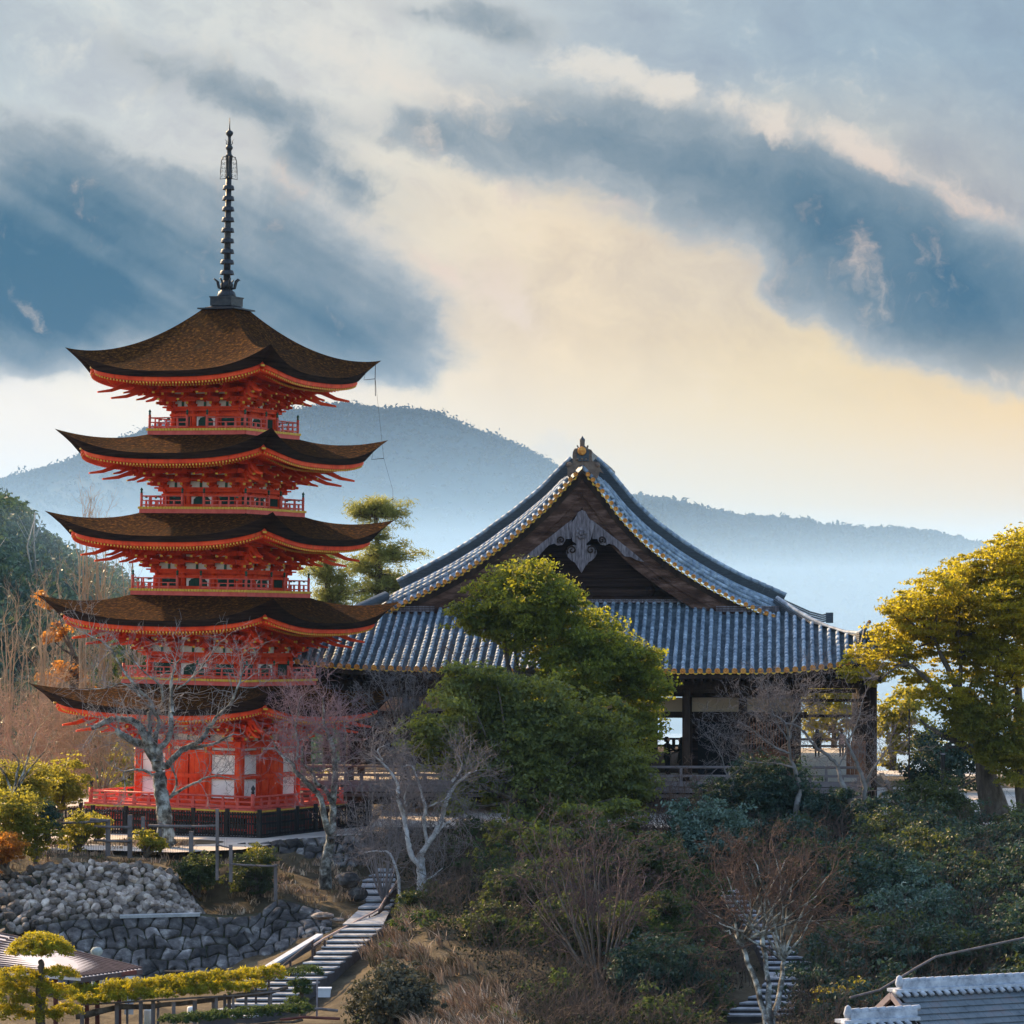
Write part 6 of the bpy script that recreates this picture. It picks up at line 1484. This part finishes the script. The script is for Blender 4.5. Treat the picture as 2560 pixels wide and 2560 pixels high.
shrubbery('edge_shrubbery',40,(-1100,-60),(2000,2400),L_olv,319,.5,1.2,lambda u,v,x,y:u<-60)
shrubbery('shaded_shrubbery',34,(960,1420),(2130,2420),L_hdg,309,.5,1.1,lambda u,v,x,y:stair_free(u,v,x,y)&(v<2290+.0*u+(u-960)*.45)&(u>1000))
w=Wood(77); P=scatter(4200,(900,3400),(2100,2620),8,reg); w.grow(P,np.c_[rs.normal(size=len(P))*.4,rs.normal(size=len(P))*.4,np.ones(len(P))],rs.uniform(.5,1.2,len(P)),.016,2,kids=3,spread=.6,sides=3)
o=w.build('brushwood',mat('brown_twig',[(.045,.032,.026),(.13,.09,.07)],1,.9)); o['kind']='stuff'
# ---------------------------------------------------------------- smaller things
M_post=mat('grey_timber_post',[(.07,.06,.06),(.20,.17,.17)],3,.85,.5,20,stretch=(1,1,.3))
def fence_run(label,posts,rails,d):
    t=thing('rail_fence',label,'fence',tuple(at(posts[0][0],posts[0][2],d))); L0=np.array(t.location)
    for (u,v0,v1,w) in posts:
        MB().beam(at(u,v0,d)-L0,at(u,v1,d)-L0,w,w).build('post',M_post,t)
    for (u0,v0,u1,v1,r) in rails:
        MB().tube([at(u0,v0,d-.12)-L0,at((u0+u1)/2,(v0+v1)/2+.6,d-.12)-L0,at(u1,v1,d-.12)-L0],r,6).build('rail',M_post,t)
    wm=MB(); x0=min(p[0] for p in posts); x1=max(p[0] for p in posts)
    for k in range(int((x1-x0)/6)):
        u=x0+6*k; vt=np.interp(u,[p[0] for p in sorted(posts)],[p[1] for p in sorted(posts)])+10; vb=np.interp(u,[p[0] for p in sorted(posts)],[p[2] for p in sorted(posts)])
        wm.beam(at(u,vt,d)-L0,at(u,vb,d)-L0,.006,.006)
    wm.build('wire_mesh',M_iron,t); return t
fence_run('weathered timber rail fence with wire mesh at the brink of the terrace',[(90,2087,2150,.17),(270,2048,2140,.16),(325,2037,2145,.16),(358,2042,2130,.13),(400,2055,2130,.12),(478,2078,2140,.15)],[(225,2048,270,2052,.06),(235,2066,325,2068,.05),(150,2058,270,2052,.05),(370,2064,478,2066,.06),(478,2066,545,2064,.05),(235,2100,325,2104,.05)],129.5)
fence_run('thin grey fence posts stepping down the slope above the dark wall',[(543,2022,2200,.11),(577,2112,2205,.12),(689,2160,2250,.12)],[(577,2120,543,2112,.03),(577,2160,640,2164,.04),(640,2164,689,2165,.04)],126.5)
t=thing('info_post','low grey post with a flat slanted white top by the hedge','post',tuple(at(89,2160,128.5))); L0=np.array(t.location)
MB().beam(at(89,2090,128.5)-L0,(0,0,0),.14,.14).build('post',M_post,t); MB().box(at(84,2086,128.4)-L0,(.62,.4,.05)).build('board',M_white,t)
# metal shelter roof
D=106
M_met=mat('pale_metal_roof',[(.50,.44,.42),(.66,.60,.58)],1.2,.45,.1)
M_seam=mat('roof_seam',[(.05,.035,.035),(.12,.08,.08)],4,.5)
c5=crop(0,2280,.2174); P5=lambda x,y,d=D:at(*c5(x,y),d)
t=thing('shelter','open shelter with a pale seamed metal roof on dark red posts','shelter',tuple(P5(1370,1000))); L0=np.array(t.location)
A=P5(150,285,110);B=P5(1628,655,106.5);C=P5(930,752,104.2);Dp=P5(-500,640,106.5)
rf=MB(); rf.add([A-L0,B-L0,C-L0,Dp-L0,A-L0-(0,0,.10),B-L0-(0,0,.10),C-L0-(0,0,.10),Dp-L0-(0,0,.10)],[(0,1,2,3),(4,7,6,5),(0,4,5,1),(1,5,6,2),(2,6,7,3),(3,7,4,0)])
E_=P5(-700,120,112); rf.add([E_-L0,A-L0,Dp-L0+(.0,0,.0),P5(-900,560,107)-L0],[(0,1,2,3)]); ro=rf.build('roof',M_met,t)
sm=MB()
for k in range(17):
    q=k/16; a=A*(1-q)+Dp*q; b=B*(1-q)+C*q; sm.beam(a-L0+(0,0,.03),b-L0+(0,0,.03),.035,.06)
for k in range(12):
    q=k/11; sm.beam(E_*(1-q)+P5(-900,560,107)*q-L0+(0,0,.03),A*(1-q)+Dp*q-L0+(0,0,.03),.03,.05)
sm.beam(B-L0-(0,0,.08),C-L0-(0,0,.08),.08,.14); sm.build('seams',M_seam,ro)
M_rp=mat('dark_red_post',[(.08,.025,.02),(.16,.05,.04)],3,.6)
for (x,y,d) in ((1370,730,105.8),(1120,760,105.2),(1000,745,107),(640,740,105)):
    p=P5(x,y,d)-L0; MB().beam(p,p-(0,0,1.9),.12,.12).build('post',M_rp,t)
b=MB(); b.beam(P5(1290,740,105.6)-L0,P5(1370,800,105.8)-L0,.06,.06); b.beam(P5(1400,790,105.8)-L0,P5(1520,735,106)-L0,.05,.05); b.beam(P5(1000,775,104.6)-L0,P5(1560,690,106.2)-L0,.09,.12); b.build('brace',M_rp,t)
t=thing('banner','narrow white cloth banner with blue strokes hanging by the shelter','banner',tuple(P5(1500,740,105.6))); L0=np.array(t.location)
MB().add([(-.02-.12,0,-.0),(.13,0,.02),(.08,.02,-1.1),(-.18,.02,-1.1)],[(0,3,2,1)]).build('cloth',mat('white_cloth',[(.6,.62,.68),(.75,.77,.82)],2,.9),t)
b=MB()
for k in range(5): b.box((.01-.012*k,-.02,-.18-.18*k),(.09,.01,.025)); b.box((-.02-.012*k,-.02,-.25-.18*k),(.02,.01,.10))
b.build('lettering',mat('blue_ink',[(.03,.06,.22)],2,.8),t); MB().beam((-.16,0,.02),(.16,0,.03),.02,.02).build('rod',M_iron,t)
# stone lantern
M_gran=mat('mossy_granite',[(.20,.22,.20),(.40,.43,.41)],5,.9,.5,24)
p=at(242,2490,112); t=thing('stone_lantern','grey-green stone lantern behind the edge of the shelter roof','lantern',tuple(p))
h=(2490-2381)*112/F
MB().lathe([(.30,0),(.28,.12),(.17,.16),(.15,h-.62),(.26,h-.58),(.27,h-.50)],10).build('pedestal',M_gran,t)
m=MB(); m.box((0,0,h-.38),(.34,.34,.24)); m.box((0,-.172,h-.38),(.13,.01,.13),1); m.build('fire_box',[M_gran,M_blk],t)
MB().lathe([(.05,h-.27),(.40,h-.26),(.36,h-.20),(.14,h-.12),(.10,h-.10)],8).build('cap',M_gran,t)
MB().lathe([(.10,h-.11),(.13,h-.08),(.18,h-.02),(.19,h+.06),(.12,h+.15),(.02,h+.17)],12).build('finial',M_gran,t)
# black box with white characters against the wall
p=at(436,2462,119.5); t=thing('cabinet','black metal cabinet with small white characters against the dark wall','cabinet',tuple(p)); h=(2462-2430)*119.5/F
m=MB(); m.box((0,0,h/2),(.60,.4,h)); m.box((0,0,h+.015),(.66,.46,.05)); m.build('case',M_blk,t)
m=MB()
for k,(w,hh) in enumerate(((.035,.05),(.035,.01),(.018,.05),(.035,.05),(.035,.045),(.035,.05),(.035,.05))): 
    x=-.12+.045*k; m.box((x,-.205,h*.42),(w,.01,hh)); 
    if hh>.04 and w>.02: m.box((x,-.212,h*.42),(w*.4,.01,hh*.45),1)
m.build('lettering',[mat('white_paint',[(.75,.75,.75)],2,.6),M_blk],t)
# props and posts in the garden
for k,(u,v0,v1,w) in enumerate(((205,2520,2575,.09),(292,2505,2570,.10),(318,2510,2560,.06),(352,2503,2575,.10),(383,2500,2572,.10),(395,2500,2565,.07),(434,2505,2560,.10),(487,2500,2560,.12),(533,2490,2545,.10),(541,2490,2545,.08),(562,2485,2540,.08),(573,2480,2540,.10),(583,2485,2535,.07),(615,2480,2525,.08),(673,2470,2520,.07),(678,2470,2515,.06))):
    d=103.6+(k%3)*.25; t=thing('prop','weathered timber prop under the long trained pine','post',tuple(at(u,v1,d)),group='props under the trained pine'); MB().beam(at(u,v0,d)-np.array(t.location),(0,0,0),w,w).build('pole',M_post,t)
m=MB(); 
m.tube([at(190,2513,103.5),at(400,2500,103.5),at(600,2488,103.5),at(700,2478,103.5)],.03,6); tag(m.build('support_rail',M_post),'long thin pole laid across the props below the trained pine','rail')
for k,(u,v,d) in enumerate(((370,2538,105),(478,2530,108))):
    t=thing('bollard',('white round stone bollard left of the props','white round stone bollard beside the lower stairs')[k],'bollard',tuple(at(u,v+26,d))); MB().lathe([(.12,0),(.12,.42),(.10,.46),(.02,.47)],10).build('shaft',M_white,t)
t=thing('crate','pale blue plastic crate on the ground right of the small dark pine','crate',tuple(at(810,2492,107))); m=MB(); m.box((0,0,.12),(.36,.3,.24),0,None,1.1); m.box((0,0,.25),(.44,.36,.04)); m.build('tub',mat('pale_blue_plastic',[(.42,.50,.60),(.55,.62,.72)],2,.4),t)
for k,(pts,lab) in enumerate((([(759,2525),(800,2522),(845,2527)],'short horizontal bamboo rail right of the dark pine'),([(700,2550),(760,2543),(850,2547)],'lower reddish bamboo rail along the bottom edge'))):
    tag(MB().tube([at(u,v,103) for u,v in pts],.045,6).build('bamboo_rail',M_post if k==0 else M_rp),lab,'rail')
t=thing('stake','white leaning stake beside the small dark pine','stake',tuple(at(792,2545,103.5))); MB().beam(at(793,2450,103.5)-np.array(t.location),(0,0,0),.05,.05).build('pole',M_grey,t)
# poles by the hall
for (u,v0,v1,d,w,lab) in ((2357,1887,2062,143,.15,'square dark post with a pale cap standing on the forecourt'),(2273,1776,1996,160,.07,'thin dark pole behind the corner of the hall')):
    t=thing('post',lab,'post',tuple(at(u,v1,d))); L0=np.array(t.location); MB().beam(at(u,v0,d)-L0,(0,0,0),w,w).build('shaft',M_blk,t); MB().box(at(u,v0,d)-L0+(0,0,.03),(w*1.15,w*1.15,.06)).build('cap',M_grey,t)
# rocks beside the upper stairs
rr=random.Random(3)
for k,(u,v,r,lab) in enumerate(((872,2200,26,'big boulder beside the top of the left stairs'),(893,2235,24,'mossy boulder at the left side of the stair landing'),(850,2195,12,'small pale stone above the big boulder'),(806,2290,26,'flat white-topped slab at the end of the dark wall'),(845,2300,16,'flat pale rock beside the bend of the stairs'))):
    d=129 if k<3 else 123; R_=r*d/F; rs=np.random.RandomState(k); m=MB()
    ring=[]
    for lv in range(7):
        a=-math.pi/2+math.pi*lv/6; ring.append([(R_*math.cos(a)*math.cos(2*math.pi*j/9)*(1+.25*rs.rand()),R_*math.cos(a)*math.sin(2*math.pi*j/9)*(1+.2*rs.rand()),R_*(.75 if k<3 else .35)*math.sin(a)*(1+.15*rs.rand())) for j in range(9)])
    m.grid(ring,wrap=True,smooth=False); tag(m.build('boulder',M_stB if k<2 else M_stA,None,tuple(at(u,v,d))),lab,'boulder')
# grey-roofed house at the lower right corner
M_slate=mat('grey_slate_roof',[(.07,.085,.10),(.13,.15,.165),(.17,.13,.13)],1.2,.6,.3,16)
M_ridge=mat('pale_ridge_tile',[(.20,.22,.26),(.36,.39,.45),(.52,.55,.60)],4,.6,.3)
def small_house(label,u,v,d,length,slope,pitch,gl=True,tile=.26):
    o=at(u,v,d); e=np.array((.905,.425,0)); n=np.array((.425,-.905,0)); t=thing('tiled_house',label,'house',tuple(o-(0,0,3)))
    L0=np.array((0,0,3.)); dn=n*math.cos(pitch)-ZU*math.sin(pitch); m=MB(); rows=int(slope/tile); up=np.cross(e,dn); up=up if up[2]>0 else -up
    for k in range(rows):
        a=dn*(k*tile); b=dn*((k+1)*tile+.02); a=a+up*.0; b=b+up*.035
        N=int(length/.27)
        for j in range(N):
            x0=e*(j*.27+(.13 if k%2 else 0)); x1=x0+e*.262
            V=[L0+x0+a,L0+x1+a,L0+x1+b,L0+x0+b]; V+=[v_-up*.03 for v_ in V]; m.add(V,[(0,3,2,1),(3,7,6,2),(0,4,7,3),(1,2,6,5)])
    ro=m.build('roof',M_slate,t)
    bk=MB(); nb=-n*math.cos(pitch)-ZU*math.sin(pitch); V=[L0,L0+e*length,L0+e*length+nb*slope*.9,L0+nb*slope*.9]; V+=[v_-(0,0,.08) for v_ in V]; bk.add(V,[(0,1,2,3),(7,6,5,4),(0,4,5,1),(1,5,6,2),(2,6,7,3),(3,7,4,0)]); V=[L0+dn*slope,L0+e*length+dn*slope,L0+e*length,L0]; bk.add([v_-up*.06 for v_ in V],[(0,1,2,3)]); bk.build('roof_deck',M_blk,ro)
    rg=MB(); rg.beam(L0+(0,0,.12)+e*.25,L0+e*length+(0,0,.12),.22,.22); rg.beam(L0+(0,0,.02),L0+e*length+(0,0,.02),.5,.08)
    N=int(length/.24)
    for j in range(N):
        p=L0+e*(j*.24+.3); rg.tube([p+(0,0,.25),p+e*.235+(0,0,.25)],[.065,.08],7); 
        q=L0+e*(j*.24); rg.tube([q+n*.10+(0,0,.03),q+e*.06+n*.36+(0,0,-.10)],[.055,.065],7)
    rg.lathe([(.08,0),(.11,.1),(.07,.26),(.02,.30)],8,L0+e*.22+(0,0,.1)); rg.build('ridge',M_ridge,ro)
    w=MB(); w.prism([(0,-.15),(-slope*.75*math.cos(pitch),-.15-slope*.75*math.sin(pitch)),(-slope*.75*math.cos(pitch),-3),(slope*.75*math.cos(pitch),-3),(slope*.75*math.cos(pitch),-.15-slope*.75*math.sin(pitch))],L0+e*.55,n,ZU,e*(length-.6)); w.build('wall',MATS['red_brown_wood'],t)
    g_=MB(); g_.beam(L0+(0,0,-.10),L0+dn*slope-(0,0,.10),.10,.16); g_.beam(L0+(0,0,-.10),L0+nb*slope*.9-(0,0,.10),.10,.16); g_.build('bargeboard',mat('pinkish_board',[(.22,.17,.17),(.34,.27,.26)],3,.8),t)
small_house('house with a wide slate roof and pale ridge at the lower right corner',2230,2478,95,7.5,4.2,R(31))
small_house('small lower roof with a pale tiled ridge left of the wide slate roof',2100,2556,88,2.1,1.6,R(30))
tag(MB().tube([at(2126,2494,97),at(2200,2475,98),at(2290,2420,100),at(2340,2392,101),at(2420,2375,103),at(2560,2345,106)],.035,6).build('pipe',M_post),'long thin grey pipe running up the slope behind the slate roof','pipe')
# sunlit cycads
for i,(u,v,r,d,lab) in enumerate(((800,1935,30,152,'bright yellow sunlit palm-like plant right of the pagoda veranda'),(875,1782,26,150,'yellow-green frond tuft by the right tip of the lowest roof'))):
    b=at(u,v+r*1.4,d); t=thing('cycad',lab,'plant',tuple(b)); w=Wood(i); w.limb([b,at(u,v,d)],[.12,.10],7); w.build('trunk',M_barkd,t,b)
    rs=np.random.RandomState(i+4); c=at(u,v,d)-b; m=MB()
    for k in range(26):
        a=rs.uniform(0,6.28); L=r*d/F*rs.uniform(1.1,1.7); q=np.array((math.cos(a),math.sin(a),0)); s_=np.array((-math.sin(a),math.cos(a),0))
        P=[c+q*L*f+(0,0,L*(.75*f-.75*f*f*1.1)) for f in (0,.33,.66,1)]
        for j in range(3):
            w0=.09*(1-j/3.2);w1=.09*(1-(j+1)/3.2); m.add([P[j]-s_*w0,P[j]+s_*w0,P[j+1]+s_*w1,P[j+1]-s_*w1],[(0,1,2,3)])
    m.build('fronds',L_yel,t)
# people
def person(label,base,H,face,hair,coat,legs,long_hair=False,skirt=True,arm=0.2,skin=(.45,.26,.18)):
    t_=bpy.data.objects.new('person',None)
    me=bpy.data.meshes.new('person'); s=H
    V=[];E=[];Rr=[]
    def v(x,y,z,r,p=None):
        V.append((x*s,y*s,z*s)); Rr.append(r*s); 
        if p is not None: E.append((p,len(V)-1))
        return len(V)-1
    pel=v(0,0,.52,.085); wa=v(0,0,.60,.075,pel); ch=v(0,0,.72,.092,wa); nk=v(0,-.005,.83,.036,ch); hd=v(0,-.012,.875,.045,nk); hd2=v(0,-.014,.925,.060,hd); tp=v(0,-.005,.975,.040,hd2); v(0,-.070,.915,.010,hd2)
    for sx in (-1,1):
        v(sx*.062,0,.92,.012,hd2)
        hp_=v(sx*.052,0,.48,.068,pel); kn=v(sx*.055,-.012,.28,.044,hp_); an=v(sx*.055,.008,.05,.026,kn); v(sx*.062,-.075,.018,.022,an)
        sh=v(sx*.105,0,.79,.045,ch); el=v(sx*(.14+arm*.15),-.01-arm*.1,.63,.032,sh); wr=v(sx*(.12+arm*.05),-.05-arm*.35,.52+arm*.2,.022,el); pm=v(sx*(.12+arm*.05),-.065-arm*.4,.49+arm*.22,.019,wr)
        for f in range(4):
            k=v(sx*(.12+arm*.05)+(f-1.5)*.011,-.07-arm*.43,.462+arm*.22+abs(f-1.3)*.004,.0065,pm); v(sx*(.12+arm*.05)+(f-1.5)*.011,-.066-arm*.44,.440+arm*.22+abs(f-1.3)*.006,.0055,k)
        v(sx*(.12+arm*.05)-sx*.024,-.08-arm*.42,.475+arm*.22,.007,pm)
    me.from_pydata(V,E,[]); o=bpy.data.objects.new('person',me); sc.collection.objects.link(o)
    m=o.modifiers.new('skin','SKIN'); o.modifiers.new('sub','SUBSURF').levels=1; o.modifiers['sub'].render_levels=1
    for i,sv in enumerate(me.skin_vertices[0].data): sv.radius=(Rr[i],Rr[i]*(.72 if i<3 else 1)); sv.use_root=(i==0)
    me.materials.append(mat('clothes_'+legs[0],[legs[1],tuple(x*1.3 for x in legs[1])],4,.9)); o.location=base; o.rotation_euler=(0,0,face)
    c=MB(); c.lathe([(.0,.845*s),(.045*s,.84*s),(.115*s,.80*s),(.12*s,.72*s),(.095*s,.61*s),(.12*s,.50*s),((.165 if skirt else .125)*s,(.30 if skirt else .46)*s),((.16 if skirt else .12)*s,(.30 if skirt else .46)*s),(.08*s,.52*s)],14); 
    vv=np.vstack(c.v); vv[:,1]*=.74; c.v=[vv]; c.build('coat',mat('coat_'+coat[0],[coat[1],tuple(x*1.5 for x in coat[1])],5,.9,.3),o)
    hr=MB(); hr.lathe([(.0,1.005*s),(.035*s,1.0*s),(.066*s,.965*s),(.072*s,.92*s),((.078 if long_hair else .06)*s,.87*s),((.085 if long_hair else .03)*s,(.76 if long_hair else .86)*s),(.02*s,(.70 if long_hair else .86)*s)],12,(0,.018*s,0)); hr.build('hair',mat('hair_'+hair[0],[hair[1]],3,.6),o)
    hf=MB(); hf.lathe([(.0,.86*s),(.035*s,.872*s),(.052*s,.90*s),(.054*s,.935*s),(.04*s,.965*s)],12,(0,-.022*s,0)); hf.build('face',mat('skin',[skin],2,.6),o)
    return tag(o,label,'person')
FG=lambda u,v: atz(u,v,FZ)
p=FG(2043,1893); person('person in a dark hooded coat seen from behind on the pale hall floor',tuple(p),1.33,R(170),('dark',(.012,.01,.01)),('black',(.01,.012,.012)),('black',(.01,.01,.012)),True,True,.05)
p=FG(2104,1893); person('person in pale pinkish clothes near the rear railing of the hall',tuple(p),1.33,R(200),('brown',(.05,.03,.02)),('pink',(.45,.28,.25)),('grey',(.08,.08,.09)),False,False,.2)
q=O_H+RX*hp(1668,1800,5)[0]+DX*5; person('dark standing figure with raised hands left of the brown pillar in the hall',(q[0],q[1],FZ),1.62,R(60),('black',(.008,.008,.008)),('black',(.01,.012,.012)),('black',(.01,.01,.012)),False,False,.75)
q=O_H+RX*hp(1703,1800,5.6)[0]+DX*5.6; person('dark figure half hidden behind the brown pillar in the hall',(q[0],q[1],FZ),1.58,R(-100),('black',(.008,.008,.008)),('black',(.01,.012,.012)),('black',(.01,.01,.012)),True,True,.4)
# ---------------------------------------------------------------- air
def volume(name,x0,x1,y0,y1,z0,z1,dens,col,an):
    m=bpy.data.materials.new(name); m.use_nodes=True; nt=m.node_tree; nt.nodes.clear(); g=G(nt)
    v=g.node('ShaderNodeVolumePrincipled',{'Color':(*col,1),'Density':dens,'Anisotropy':an}); g.node('ShaderNodeOutputMaterial',{'Volume':v.outputs[0]})
    o=MB().box(((x0+x1)/2,(y0+y1)/2,(z0+z1)/2),(x1-x0,y1-y0,z1-z0)).build(name,m); return tag(o,kind='stuff')
volume('haze',-4200,4200,-90,4500,-41,185,.000045,(.36,.62,1.0),0.0)
volume('mist',-1900,1900,700,2570,-39.5,52,.00055,(.50,.75,1.0),0.0)
volume('low_mist',-1400,1400,470,1170,-39.7,13.5,.0013,(.55,.78,1.0),0.0)
